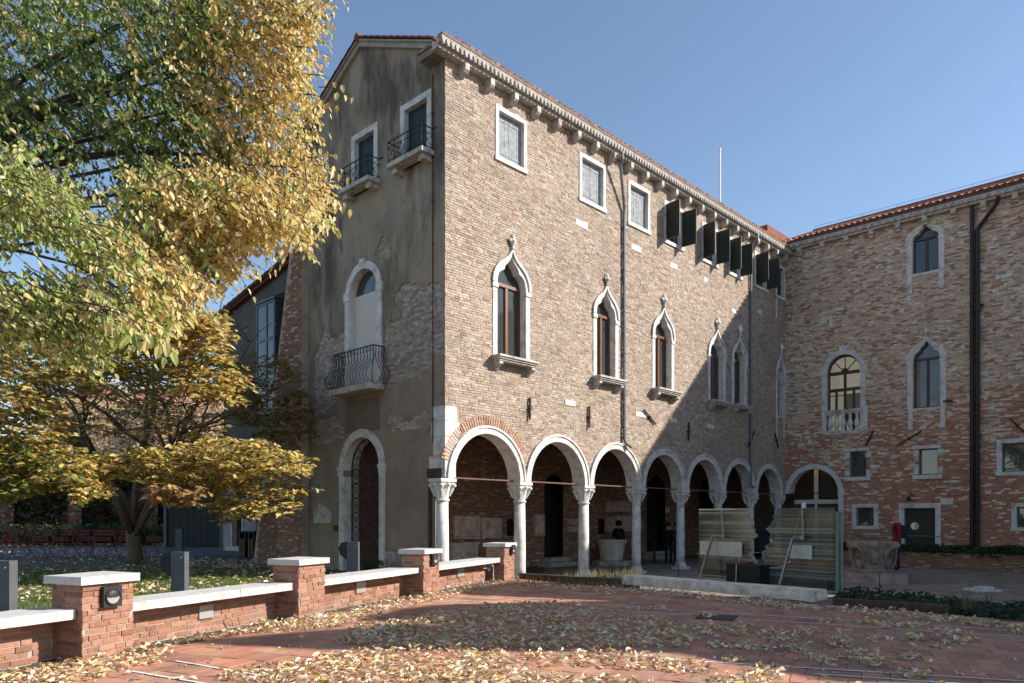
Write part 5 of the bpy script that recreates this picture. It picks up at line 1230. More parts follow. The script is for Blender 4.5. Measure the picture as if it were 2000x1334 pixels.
# ================================================================== carved stones on and before the arcade wall
HK = lambda x, y, o=0.0: hit(x, y, FA, AD - o)
M_SLAB = mat('old_relief_stone', (.70, .54, .48), rough=.9, var=.3, scale=6, bump=.9, bscale=14, stain=.5, stain_col=(.15, .12, .105), stain_scale=3)
def tablet(x0, y0, x1, y1, lab, relief=None, name='stone_tablet', cat='tablet', th=.09, rough=.03):
    a, b = HK(x0, y1), HK(x1, y0); t = thing(name, lab, cat, FA @ V(((a[0] + b[0]) / 2, AD - .05, a[1])), 'carved stones in the arcade')
    n = 6; ed = [(a[0] + (b[0] - a[0]) * i / n, a[1]) for i in range(n)] + [(b[0], a[1] + (b[1] - a[1]) * i / n) for i in range(n)] + [(b[0] - (b[0] - a[0]) * i / n, b[1]) for i in range(n)] + [(a[0], b[1] - (b[1] - a[1]) * i / n) for i in range(n)]
    ed = [(u + RND.uniform(-rough, rough) * .6, z + RND.uniform(-rough, rough) * .6) for u, z in ed]
    m = MB(); m.prism(ed, AD - th - .03, AD - .015); put('slab', m, M_SLAB, t, FA)
    w, h = b[0] - a[0], b[1] - a[1]; r = MB(); y = AD - th - .03
    if relief == 'figures':
        for i in range(6):
            c = a[0] + w * (i + .6) / 6.4; r.lathe([(.05, 0), (.075, h * .2), (.07, h * .38), (.03, h * .44), (.045, h * .5), (.02, h * .56)], 8, (c, y, a[1] + h * .08))
    if relief == 'saint':
        c = a[0] + w * .5; r.lathe([(w * .30, 0), (w * .34, h * .25), (w * .28, h * .55), (w * .22, h * .74), (w * .1, h * .78), (w * .14, h * .86), (w * .05, h * .95)], 12, (c, y, a[1] + h * .03))
    if relief == 'shield':
        [r.prism([(a[0] + w * .45 + q_ * w * .26 * cos(e_), a[1] + h * .58 + q_ * h * .27 * sin(e_)) for e_ in np.linspace(0, 2 * pi, 17)[:-1]], y - d_, y + .01) for q_, d_ in ((1, .02), (.7, .04))]; r.box(a[0] + .05, b[0] - .05, y - .02, y + .01, b[1] - .09, b[1] - .05)
    if relief == 'text':
        for i in range(5): r.box(a[0] + w * .08, b[0] - w * .1, y - .008, y + .01, a[1] + h * (.14 + .16 * i), a[1] + h * (.19 + .16 * i))
    if r.f: put('relief', r, M_SLAB, t, FA, smooth=relief in ('figures', 'saint'))
tablet(884, 1008, 934, 1053, 'wide stone relief with a row of small figures, left in the arcade', 'figures')
tablet(938, 1011, 976, 1052, 'square stone relief with a shield beside the row of figures', 'shield')
tablet(1042, 1005, 1060, 1047, 'tall stone relief of a standing saint beside the dark doorway', 'saint')
tablet(1107, 1013, 1123, 1025, 'small square stone above another beside the arcade doorway')
tablet(1107, 1028, 1123, 1039, 'small worn square stone, the lower one beside the arcade doorway')
tablet(1126, 1013, 1137, 1035, 'cross shaped stone fragment just left of the third column', rough=.06)
tablet(1182, 979, 1228, 999, 'wide inscribed stone tablet above the arcade well', 'text')
tablet(1182, 1010, 1199, 1040, 'broken stone relief with a notch above the arcade well', 'shield', rough=.06)
tablet(1201, 1007, 1229, 1038, 'plain pale stone tablet behind the person at the well', 'text')
tablet(1231, 995, 1248, 1006, 'small carved stone next to the wide inscribed tablet')
tablet(1230, 1010, 1249, 1036, 'rounded stone fragment just left of the fourth column', rough=.06)
a, b = hit(884, 1092, FA, AD - .6), hit(933, 1060, FA, AD - .6)
t = thing('stone_sarcophagus', 'low grey stone chest under the row of figures', 'stone chest', FA @ V(((a[0] + b[0]) / 2, AD - .4, 0)), None)
m = MB(); m.box(a[0], b[0], AD - .62, AD - .04, .0, b[1] - .06, j=.01); put('chest', m, M_STONED, t, FA); m = MB(); m.box(a[0] - .05, b[0] + .05, AD - .67, AD - .03, b[1] - .058, b[1] + .03, j=.01); put('lid', m, M_STONED, t, FA)
# white notices further in
for x0, y0, x1, y1, lab in ((1298, 991, 1306, 1001, 'small white notice on the dark arcade wall behind the two visitors'),):
    a, b = HK(x0, y1), HK(x1, y0); m = MB(); m.box(a[0], b[0], AD - .05, AD - .03, a[1], b[1]); put('notice', m, M_WHITEP, None, FA, label=lab, category='notice')
# blue wheeled bin behind the glass
w = hit(1505, 1060, FA, 1.9); F_ = FA @ Matrix.Translation((w[0] + .1, 2.0, 0)); M_BLUE = mat('slate_blue_plastic', (.075, .10, .16), rough=.5, var=.1, bump=.05)
t = thing('wheeled_bin', 'blue grey wheeled bin in the arcade between the glass panels', 'bin', F_.translation)
m = MB(); m.hexa([(-.36, -.36, .1), (.36, -.36, .1), (.36, .36, .1), (-.36, .36, .1), (-.48, -.45, 1.15), (.48, -.45, 1.15), (.48, .45, 1.15), (-.48, .45, 1.15)]); put('body', m, M_BLUE, t, F_)
m = MB(); m.box(-.5, .5, -.48, .48, 1.151, 1.24); put('lid', m, M_BLUE, t, F_)
for x in (-.3, .3): m = MB(); m.lathe([(.1, -.04), (.1, .04)], 12); put('wheel', m, M_IRON, t, F_ @ Matrix.Translation((x, -.3, .1)) @ Matrix.Rotation(pi / 2, 4, 'Y'))
# litter bins by the buttress
def litter(px0, px1, Y, lab):
    x = ((px0 + px1) / 2 - 1000) / FPX * Y; w = (px1 - px0) / FPX * Y; t = thing('litter_bin', lab, 'bin', (x, Y, ZP), 'litter bins beside the buttress'); M = Matrix.Translation((x, Y, ZP)) @ Matrix.Rotation(-.5, 4, 'Z')
    m = MB(); m.box(-w / 2, w / 2, -.25, .25, .03, .72); put('body', m, M_IRON, t, M)
    n = 2
    for i in range(n): s = MB(); s.box(-w / 2 + .03 + i * (w / n), -w / 2 + w / n - .03 + i * (w / n), -.28, -.252, .05, .7); put('slat', s, mat('bin_wood', (.14, .08, .04), var=.3) if 'bin_wood' not in bpy.data.materials else bpy.data.materials['bin_wood'], t, M)
    s = MB(); s.box(-w / 2, -w / 2 + .04, -.25, .25, .721, 1.0); s.box(w / 2 - .04, w / 2, -.25, .25, .721, 1.0); s.box(-w / 2 - .03, w / 2 + .03, -.28, .28, 1.001, 1.05); s.box(-w / 2 - .01, w / 2 + .01, -.27, .27, .7205, .75); put('hood', s, M_IRON, t, M)
litter(474, 492, 29.5, 'dark litter bin with two brown slats by the pale garden door'); litter(492, 508, 28.9, 'black litter bin standing against the leaning buttress')
# well cover stone, stakes
c = ground(1919, 1153, 0); t = thing('cover_stone', 'round white stone cover lying flat in the courtyard paving', 'stone cover', c); M = Matrix.Translation(c)
m = MB(); m.lathe([(.46, .0), (.46, .02), (.42, .035)], 28); put('rim', m, M_STONE, t, M); m = MB(); m.lathe([(.26, .0351), (.26, .07), (.2, .10), (.05, .11)], 24, (.04, 0, 0)); put('lid', m, M_STONE, t, M)
pr_ = None
for k, (x, y) in enumerate(((1718, 1154), (1325, 1128), (1590, 1140))):
    c = ground(x, y, 0.0); t = thing('iron_stake', ('thin iron stake with ring in front of the carved well', 'thin iron stake beside the fifth column of the arcade', 'thin iron stake behind the right glass panel')[k], 'stake', c, 'iron stakes with a rope'); M = Matrix.Translation(c)
    m = MB(); m.tube([(0, 0, 0), (0, 0, .42)], .012, 6); put('rod', m, M_RUST, t, M); m = MB(); m.tube([(.04 * cos(q), 0, .46 + .04 * sin(q)) for q in np.linspace(0, 2 * pi, 11)], .008, 4, cap=False); put('ring', m, M_RUST, t, M)
a, b = ground(1718, 1154, 0) + V((0, 0, .46)), ground(1590, 1140, 0) + V((0, 0, .46)); m = MB(); m.tube([a.lerp(b, i / 8) - V((0, 0, .22 * (1 - (i / 4 - 1) ** 2))) for i in range(9)], .007, 4)
put('rope', m, M_ROD, None, label='thin red rope sagging from the iron stake before the carved well', category='rope')
# handrail beside the round window door
a = hC(1650, 1045, -1.6); m = MB(); z = hC(1800, 1047, -1.3)[1]; u0, u1 = hC(1636, 1050, -1.3)[0], hC(1842, 1050, -1.3)[0]
m.tube([(u0, -1.3, z), (u1, -1.3, z), (u1 + .15, -1.3, z - .1), (u1 + .18, -1.3, .35)], .018, 6)
for u in (u0, u0 + (u1 - u0) * .25): m.tube([(u, -1.3, z), (u, -1.3, .35)], .016, 6)
put('handrail', m, M_STRUT, None, FC, label='thin steel handrail crossing before the door with round window', category='handrail')
# planting bed before the wing
t = thing('planter_wall', 'long low red brick planter wall below the ivy in front of the wing', 'planter', FC @ V((5, -2, 0)))
bu0, bu1, by = hC(1640, 1110, -2.0)[0] - .6, 12.5, -2.05
m = MB(); m.box(bu0, bu1, by, by + .24, 0, .60); put('core', m, M_MORT, t, FC)
lay([(a, b, p, q, tuple(x * .8 for x in c)) for a, b, p, q, c in courses(bu0, bu1, .01, .6, [], 'R')], FC @ Matrix.Translation((0, by, 0)), t, n_single=300)
m = MB(); m.box(bu0 + .01, bu1 - .01, by + .25, -.01, 0, .55); put('soil', m, bpy.data.materials['garden_soil'], t, FC)

# ================================================================== red folding chairs and benches in the garden
M_RED = mat('red_lacquer', (.13, .014, .014), rough=.45, var=.15, bump=0); M_SEATL = mat('leaf_strewn_seat', (.26, .13, .07), var=.3)
def chair(pos, w, lab=None):
    t = thing('folding_chair', lab, 'chair', pos, 'red folding chairs on the garden path'); M = Matrix.Translation(pos) @ Matrix.Rotation(RND.uniform(-.12, .12), 4, 'Z'); h = w / 2
    s = MB()
    for i in range(5): s.box(-h, h, -.21 + i * .085, -.21 + i * .085 + .07, .44, .458)
    put('seat', s, M_RED, t, M, kind='stuff')
    for z in (.66, .76): b = MB(); b.box(-h, h, .225, .245, z, z + .065); put('back_slat', b, M_RED, t, M)
    for sx in (-1, 1):
        l = MB(); l.tube([(sx * h, -.24, .0), (sx * h, .20, .45), (sx * h, .24, .84)], .012, 5); put('leg', l, M_RED, t, M)
        l = MB(); l.tube([(sx * (h - .03), .26, .0), (sx * (h - .03), -.20, .45)], .012, 5); put('leg', l, M_RED, t, M)
    return t
where = ['red folding chair at the path, cut by the picture edge', 'red folding chair, second along the garden path', 'red folding chair, third along the garden path', 'red folding chair, fourth along the garden path', 'red folding chair, fifth along the garden path', 'red folding chair just left of the tree trunk', 'red folding chair just right of the tree trunk']
for x, lab in zip((10, 66, 118, 158, 200, 240, 289), where):
    g_ = ground(x, 1090, ZP); chair(g_ + V((0, RND.uniform(-.2, .3), 0)), .56, lab)
def bench(x0, x1, lab):
    Y = 40.5; a, b = (x0 - 1000) / FPX * Y, (x1 - 1000) / FPX * Y; t = thing('garden_bench', lab, 'bench', ((a + b) / 2, Y, ZP), 'red garden benches along the old wall')
    for z in (.95, 1.12): s = MB(); s.box(a, b, Y + .2, Y + .24, z, z + .12); put('back_slat', s, M_RED, t)
    for i in range(3): s = MB(); s.box(a, b, Y - .25 + i * .14, Y - .25 + i * .14 + .12, .5, .53); put('seat_slat', s, M_RED, t)
    for x in (a + .05, b - .1):
        for y in (Y - .2, Y + .2): s = MB(); s.box(x, x + .05, y, y + .05, 0, 1.2 if y > Y else .5); put('leg', s, M_RED, t)
for x0, x1, lab in ((5, 34, 'red bench at the far left of the old garden wall'), (42, 62, 'short red bench left of the brick pier'), (74, 102, 'red bench before the ivy between two wall piers'), (115, 140, 'red bench just left of the lit brick pier'), (146, 171, 'red bench just under the lit brick pier'), (176, 224, 'long red bench left of the small tree'), (228, 262, 'red bench partly behind the small tree trunk')):
    bench(x0, x1, lab)

# ================================================================== people
def body(name, lab, pos, yaw, joints, radii, edges, mats, paint, group=None, scale=1.0, extra=None):
    t = thing(name, lab, 'person', pos, group); M = Matrix.Translation(pos) @ Matrix.Rotation(yaw, 4, 'Z') @ Matrix.Scale(scale, 4)
    me = bpy.data.meshes.new('body'); me.from_pydata([V(p) for p in joints], edges, []); ob = bpy.data.objects.new('tmp_body', me); COL.objects.link(ob)
    sk = ob.modifiers.new('skin', 'SKIN'); sk.use_smooth_shade = True; sub = ob.modifiers.new('sub', 'SUBSURF'); sub.levels = sub.render_levels = 2
    for i, r in enumerate(radii): me.skin_vertices[0].data[i].radius = r if isinstance(r, tuple) else (r, r)
    me.skin_vertices[0].data[0].use_root = True
    dg = bpy.context.evaluated_depsgraph_get(); ev = bpy.data.meshes.new_from_object(ob.evaluated_get(dg)); bpy.data.objects.remove(ob)
    for m_ in mats: ev.materials.append(m_)
    for p in ev.polygons: p.material_index = paint(p.center)
    ev.name = 'body'; put('body', ev, None, t, M)
    return t, M
def standing(lab, pos, yaw, jacket, trousers, hair, scale=1.0, look=0.0, hold=False, bag=None, bald=False, group='visitors'):
    sk = M_SKIN
    J = [(0, 0, .95), (0, 0, 1.12), (0, .01, 1.32), (0, .0, 1.46), (0, -.01 - look * .01, 1.53), (0, -.02 - look * .03, 1.635), (0, -.025 + look * .0, 1.735),
         (.10, 0, .88), (.11, -.03, .50), (.115, .03, .10), (.12, -.10, .04), (-.10, 0, .88), (-.11, .04, .50), (-.115, .08, .10), (-.12, -.05, .04)]
    Rr = [(.16, .115), (.155, .11), (.18, .115), (.11, .08), (.052, .058), (.102, .125), (.085, .105), (.092, .095), (.065, .07), (.048, .05), (.042, .035), (.092, .095), (.065, .07), (.048, .05), (.042, .035)]
    E = [(0, 1), (1, 2), (2, 3), (3, 4), (4, 5), (5, 6), (0, 7), (7, 8), (8, 9), (9, 10), (0, 11), (11, 12), (12, 13), (13, 14)]
    for s in (1, -1):
        i = len(J)
        if hold: P = [(s * .19, .0, 1.40), (s * .25, .03, 1.12), (s * .14, -.24, 1.10), (s * .07, -.32, 1.14)]
        else: P = [(s * .19, .0, 1.40), (s * .25, .03, 1.12), (s * .26, -.05, .86), (s * .26, -.08, .78)]
        J += P; Rr += [.075, .055, .042, .035]; E += [(3, i), (i, i + 1), (i + 1, i + 2), (i + 2, i + 3)]
    def paint(c):
        if c.z > 1.475 and abs(c.x) < .12: return 0
        if c.z < .09: return 3
        if abs(c.x) > .2 and c.z < .84 and not hold: return 0
        if hold and c.y < -.27: return 0
        return 1 if c.z > .88 else 2
    t, M = body('person', lab, pos, yaw, J, Rr, E, [sk, jacket, trousers, M_SHOE], paint, group, scale)
    hc = V((0, -.02 - look * .02, 1.665))
    Mh = M @ Matrix.Translation(hc) @ Matrix.Rotation(-look * .45, 4, 'X')
    f = MB(); f.tube([(0, -.088, .02), (0, -.112, -.012), (0, -.092, -.025)], [.008, .014, .010], 6)
    put('nose', f, sk, t, Mh, smooth=True)
    for s in (-1, 1):
        e = MB(); e.lathe([(.004, -.03), (.016, -.015), (.02, .005), (.014, .028), (.004, .034)], 8, (s * .082, .0, -.005)); put('ear', e, sk, t, Mh, smooth=True)
        e = MB(); e.lathe([(.002, -.008), (.010, 0), (.002, .008)], 8, (s * .032, -.088, .018)); put('eye', e, M_SHOE, t, Mh)
        for k in range(4):
            hx = M @ (V((s * .07, -.32, 1.14)) if hold else V((s * .26, -.08, .78))); dirv = V((0, -.3, -.1)) if hold else V((0, -.25, -.9))
            fg = MB(); b0 = V((s * (.07 if hold else .26) + (k - 1.5) * .016, -.34 if hold else -.09, 1.13 if hold else .755)); d1 = dirv.normalized() * (.05 + .008 * (k in (1, 2)))
            fg.tube([b0, b0 + d1, b0 + d1 + V((0, .012 if not hold else -.01, -.03))], [.009, .008, .006], 5); put('finger', fg, sk, t, M, smooth=True)
        th = MB(); b0 = V((s * (.045 if hold else .24), -.33 if hold else -.10, 1.15 if hold else .79)); th.tube([b0, b0 + V((-s * .015, -.03, .01 if hold else -.03)), b0 + V((-s * .01, -.05, .0 if hold else -.055))], [.011, .009, .007], 5); put('thumb', th, sk, t, M, smooth=True)
    if hair is not None:
        hm = MB(); hm.lathe([(.05, -.07), (.095, -.03), (.108, .03), (.10, .085), (.06, .125), (.01, .135)], 14, (0, .02, .0), fn=lambda a, r, z, q: r * (1 + .06 * sin(5 * a + 9 * z))); put('hair', hm, hair, t, Mh, smooth=True)
    if bag is not None:
        b = MB(); b.box(-.15, .15, .085, .225, 1.0, 1.40, j=.012); put('backpack', b, bag, t, M)
        for s in (-1, 1): q = MB(); q.tube([(s * .10, .13, 1.38), (s * .11, .03, 1.475), (s * .12, -.105, 1.36), (s * .14, -.08, 1.12), (s * .14, .12, 1.05)], .018, 5); put('strap', q, bag, t, M)
    return t, M, Mh
M_SKIN = mat('skin', (.46, .25, .17), rough=.55, var=.05, bump=.05); M_SHOE = mat('black_leather', (.015, .014, .014), rough=.5, var=0, bump=0)
M_JKR = mat('dark_red_jacket', (.20, .012, .022), rough=.75, var=.12, bump=.2, bscale=25); M_JEAN = mat('navy_jeans', (.022, .03, .055), rough=.9, var=.15); M_BLK = mat('black_cloth', (.012, .012, .014), rough=.9, var=.1); M_NAVY = mat('black_nylon', (.016, .018, .026), rough=.6, var=.1)
M_HAIRD = mat('dark_hair', (.012, .009, .008), rough=.7, var=.2, bump=.4)
red_pos = V(((1752 - 1000) / FPX * 23.05, 23.05, .292))
t, M, Mh = standing('bald person in dark red jacket with black backpack looking up beside the carved well', red_pos, radians(-103), M_JKR, M_JEAN, None, look=1.0, bag=M_NAVY)
m = MB(); m.tube([(-.085, -.03, .03), (-.06, -.095, .025), (.06, -.095, .025), (.085, -.03, .03)], .014, 5); put('sunglasses', m, M_SHOE, t, Mh)
standing('person in dark clothes reading something held up, behind the fourth arch', ground(1306, 1102.5, 0), radians(150), M_BLK, M_BLK, M_HAIRD, scale=.97, hold=True)
standing('person in dark clothes half hidden by the fifth column', ground(1322, 1103, 0), radians(-140), M_NAVY, M_BLK, M_HAIRD, scale=.96, hold=True)
pz = V((4.48, 31.25, 0)); t, M, Mh = standing('person in black with curly hair standing behind the arcade well', pz, radians(15), M_BLK, M_BLK, M_HAIRD, scale=1.0)
m = MB(); m.lathe([(.05, -.12), (.12, -.08), (.14, .0), (.12, .08), (.05, .13)], 12, (0, .01, .03), fn=lambda a, r, z, q: r * (1 + .1 * sin(7 * a + 20 * z))); put('curls', m, M_HAIRD, t, Mh, smooth=True)
# camera tripod beside the reader
c = ground(1278, 1100, 0); t = thing('tripod_stand', 'dark barrier post with a slanted arm beside the reading person', 'stand', c); M = Matrix.Translation(c)
m = MB(); m.tube([(0, 0, .0), (0, 0, .95)], .05, 8); put('post', m, M_IRON, t, M); m = MB(); m.tube([(0, 0, .9), (1.0, .3, 1.15)], .02, 5); put('arm', m, M_IRON, t, M); m = MB(); m.lathe([(.18, 0), (.18, .03), (.05, .05)], 14); put('foot', m, M_IRON, t, M)

# ================================================================== leaves, grass, trees
NR = np.random.default_rng(5)
T_FLAT = np.array([(0, 0, 0), (.28, .25, .06), (.66, .21, .05), (1, 0, -.08), (.66, -.21, .05), (.28, -.25, .06)], np.float32)
T_CURL = np.array([(0, 0, .02), (.25, .15, .20), (.68, .13, .28), (1, .04, .14), (.66, -.13, .10), (.30, -.17, .18)], np.float32)
def norm(a): return a / np.maximum(np.linalg.norm(a, axis=1, keepdims=True), 1e-9)
def leaf_mesh(name, P, D, Nn, L, C, T=T_FLAT, curl=(.4, 1.8), wide=(.7, 1.2)):
    "P base, D direction, Nn leaf normal, L length, C colour - one mesh of N folded leaves"
    n = len(P); D = norm(D); S = norm(np.cross(Nn, D)); Nn = np.cross(D, S); k = len(T)
    K = NR.uniform(*curl, (n, 1, 1)); W = NR.uniform(*wide, (n, 1, 1)); tipk = NR.normal(0, .12, (n, 1, 1)) * (T[None, :, 0:1] ** 2)
    v = P[:, None] + L[:, None, None] * (T[None, :, 0:1] * D[:, None] + W * T[None, :, 1:2] * S[:, None] + (K * T[None, :, 2:3] + tipk) * Nn[:, None])
    me = bpy.data.meshes.new(name); me.vertices.add(n * k); me.vertices.foreach_set('co', v.astype(np.float32).ravel())
    q = np.array([(0, 5, 4, 3), (0, 3, 2, 1)]); idx = (np.arange(n)[:, None, None] * k + q[None]).ravel()
    me.loops.add(n * 8); me.loops.foreach_set('vertex_index', idx.astype(np.int32)); me.polygons.add(n * 2)
    me.polygons.foreach_set('loop_start', (np.arange(n * 2) * 4).astype(np.int32)); me.polygons.foreach_set('loop_total', np.full(n * 2, 4, np.int32))
    a = me.attributes.new('tone', 'FLOAT_COLOR', 'FACE'); c = np.ones((n * 2, 4), np.float32); c[:, :3] = np.repeat(C, 2, axis=0); a.data.foreach_set('color', c.ravel())
    me.update(); me.validate(); return me
def one_leaf(T, mt):
    b = MB(); b.add([tuple(p) for p in T], [(0, 5, 4, 3), (0, 3, 2, 1)]); me = b.mesh('leaf'); me.materials.append(mt); return me
def leaf_matrix(p, d, nn, l):
    d = V(d).normalized(); s = V(nn).cross(d).normalized(); n = d.cross(s); M = Matrix((d, s, n)).transposed().to_4x4() @ Matrix.Scale(l, 4); M.translation = V(p); return M
def jitter_col(base, n, v=.18, hue=.06):
    b = np.array(base, np.float32)[None] if np.ndim(base) == 1 else np.asarray(base, np.float32)
    return np.clip(b * NR.uniform(1 - v, 1 + v, (n, 1)) * NR.uniform(1 - hue, 1 + hue, (n, 3)), .004, .9).astype(np.float32)
def bez(a, b, c, n): return [a.lerp(b, t).lerp(b.lerp(c, t), t) for t in [i / n for i in range(n + 1)]]

def poly_sample(poly, n):
    xs = [p[0] for p in poly]; ys = [p[1] for p in poly]; out = []
    while len(out) < n:
        x, y = RND.uniform(min(xs), max(xs)), RND.uniform(min(ys), max(ys))
        if inside(poly, x, y): out.append((x, y))
    return out

# ---- the big tree whose crown hangs in from the left
big = thing('autumn_tree', 'large tree with hanging green and yellow leaves towering over the low terrace wall', 'tree', (-10.6, 9.6, ZP))
fork = V((-10.2, 9.8, 4.6))
m = MB(); m.tube([(-10.6, 9.6, ZP - .1), (-10.5, 9.65, 1.2), (-10.4, 9.7, 3), fork], [.48, .36, .32, .30], 12); put('trunk', m, M_BARKD, big, smooth=True)
CROWN = [  # picture-plane outline of each part of the crown, its distance range, twigs, leaf length, palette
    ([(-60, -60), (420, -60), (430, 60), (395, 150), (400, 260), (330, 300), (215, 330), (175, 380), (120, 375), (90, 300), (-60, 290)], (9.5, 13.5), 1354, (0.068, 0.104), 'green'),
    ([(180, 330), (300, 290), (400, 250), (450, 300), (430, 400), (330, 420), (240, 400)], (10, 12.5), 277, (0.068, 0.104), 'green'),
    ([(330, -60), (640, -60), (612, 70), (600, 130), (614, 210), (600, 270), (625, 330), (640, 385), (615, 420), (560, 380), (440, 330), (385, 240), (360, 90)], (9.8, 11.4), 843, (0.075, 0.111), 'gold'),
    ([(215, 345), (330, 330), (460, 330), (580, 370), (625, 390), (604, 440), (580, 462), (545, 452), (490, 480), (450, 525), (410, 510), (380, 550), (340, 565), (300, 530), (290, 480), (225, 420)], (8.4, 10.6), 758, (0.075, 0.111), 'gold'),
    ([(-60, 260), (60, 280), (85, 330), (170, 400), (230, 420), (290, 480), (290, 560), (200, 520), (100, 480), (40, 470), (-60, 480)], (6.8, 8.8), 507, (0.058, 0.089), 'lime'),
    ([(-60, 520), (40, 530), (110, 545), (200, 560), (260, 570), (290, 590), (270, 615), (225, 620), (190, 640), (150, 668), (100, 660), (50, 635), (-60, 635)], (6.2, 7.8), 507, (0.054, 0.085), 'lime'),
    ([(230, 470), (300, 550), (330, 580), (295, 630), (260, 610), (210, 550)], (6.6, 7.8), 84, (0.068, 0.107), 'lime'),
    ([(300, 470), (410, 515), (390, 560), (330, 585), (270, 570), (265, 510)], (7.5, 9), 94, (0.075, 0.104), 'gold'),
]
GAPS = [(205, 338, 22), (62, 508, 40), (20, 480, 30), (212, 395, 20), (14, 70, 14), (250, 560, 20), (470, 470, 12), (245, 20, 8), (140, 330, 10)]
PAL = {'green': [(.11, .19, .035), (.14, .235, .05), (.20, .30, .07), (.09, .16, .032), (.30, .36, .085), (.46, .44, .13)], 'gold': [(.86, .66, .28), (.82, .60, .22), (.90, .72, .36), (.78, .56, .18), (.84, .68, .32), (.60, .50, .14), (.72, .46, .15)],
       'lime': [(.56, .56, .18), (.46, .50, .13), (.66, .62, .26), (.32, .40, .085), (.72, .62, .26), (.24, .34, .07)]}
Ps, Ds, Ns, Ls, Cs = [], [], [], [], []; tw = MB(); anchors = []
for poly, (y0, y1), nt_, (l0, l1), pal_ in CROWN:
    for (px, py) in poly_sample(poly, nt_):
        if any((px - gx) ** 2 + (py - gy) ** 2 < (gr * 1.75) ** 2 for gx, gy, gr in GAPS): continue
        Y = RND.uniform(y0, y1); p = at(px, py, Y); anchors.append((p, pal_))
        az = RND.uniform(-1.2, 1.2) if RND.random() < .7 else RND.uniform(0, 2 * pi); dirv = V((cos(az), sin(az) * .8, RND.uniform(-.7, .25))).normalized(); ln = RND.uniform(.35, .75)
        pts = bez(p - dirv * ln * .5 + V((0, 0, .05)), p, p + dirv * ln * .5 + V((0, 0, -.22)), 5); tw.tube(pts, [.007, .006, .005, .004, .003, .002], 3)
        mixp = PAL[pal_]
        if pal_ == 'green' and RND.random() < .10 + max(0, px - 200) / 420: mixp = PAL['lime'] if RND.random() < .6 else PAL['gold']
        if pal_ == 'gold':
            g_ = min(1, max(0, (500 - px - .25 * (py - 150)) / 200))
            if RND.random() < .08 + .62 * g_: mixp = PAL['lime'] if RND.random() < .6 else PAL['green']
        if pal_ == 'lime' and px > 215 and RND.random() < .4: mixp = PAL['gold']
        nl = RND.randint(9, 15)
        for k in range(nl):
            t = (k + RND.random()) / nl; i = min(int(t * 5), 4); q = pts[i].lerp(pts[i + 1], t * 5 - i)
            d = V((RND.gauss(0, .55), RND.gauss(0, .55), -RND.uniform(.35, 1.2))) + dirv * .4
            nn = V((RND.gauss(.8, .5), RND.gauss(-.75, .5), RND.gauss(.45, .45)))
            Ps.append(q); Ds.append(d); Ns.append(nn); Ls.append(RND.uniform(l0, l1) * RND.choice((.75, 1, 1, 1.1))); Cs.append(RND.choice(mixp))
# sparse sprigs reaching out in front of the palace
for px, py in [(655, 12), (645, 110), (668, 165), (690, 190), (660, 205), (655, 300), (668, 330), (680, 345), (672, 395), (685, 408), (650, 440), (300, 655), (312, 675), (262, 640), (240, 640), (255, 655)]:
    Y = 9.6 if px > 400 else 5.4; p = at(px, py, Y); a = p + V((-.5, .2, .25)); tw.tube(bez(a, a.lerp(p, .5) + V((0, 0, .08)), p, 4), [.008, .006, .004, .003, .002], 3)
    for k in range(3 if px > 400 else 4):
        Ps.append(a.lerp(p, .55 + .22 * k)); Ds.append(V((RND.gauss(.1, .3), RND.gauss(0, .3), -1))); Ns.append(V((RND.gauss(.3, .5), -1, .3))); Ls.append(RND.uniform(.085, .12)); Cs.append(RND.choice(PAL['gold' if px > 400 else 'lime']))
Ps, Ds, Ns, Ls, Cs = (np.array([tuple(q) for q in A], np.float32) if np.ndim(A[0]) else np.array(A, np.float32) for A in (Ps, Ds, Ns, Ls, Cs))
Cs = jitter_col(Cs, len(Cs)); order = np.argsort(Ps[:, 1] / Ls); near = []; 
for i in order:
    if inview(V(Ps[i])): near.append(i)
    if len(near) == 300: break
LF = one_leaf(T_FLAT, M_LEAFO)
for i in near: o = bpy.data.objects.new('leaf', LF); o.color = (*Cs[i].tolist(), 1); link(o, leaf_matrix(Ps[i], Ds[i], Ns[i], float(Ls[i])), big)
rest = np.setdiff1d(np.arange(len(Ps)), near)
put('foliage', leaf_mesh('foliage', Ps[rest], Ds[rest], Ns[rest], Ls[rest], Cs[rest]), M_LEAF, big, kind='stuff')
put('twigs', tw, M_BARKD, big, kind='stuff')
for (px, py, Y, r) in [(330, 20, 11.5, .13), (560, 40, 11, .08), (430, 300, 10.8, .11), (600, 330, 10.4, .05), (520, 400, 9.6, .07), (250, 180, 11.8, .12), (100, 60, 12, .10), (420, 520, 9.2, .05), (80, 400, 7.8, .07), (240, 560, 7.3, .05), (120, 640, 7, .045), (350, 150, 11, .08), (540, 210, 10.8, .06), (460, 120, 11.4, .06), (620, 180, 10.6, .035), (620, 440, 9.4, .03)]:
    e = at(px, py, Y); mid = fork.lerp(e, .55) + V((RND.uniform(-.3, .3), RND.uniform(-.3, .3), 1.3)); p = bez(fork, mid, e, 9)
    m = MB(); m.tube([q + V((RND.uniform(-.05, .05), RND.uniform(-.05, .05), RND.uniform(-.06, .06))) for q in p], [max(r * 1.0 - i * r * .095, .012) for i in range(10)], 7); put('limb', m, M_BARKD, big, smooth=True)

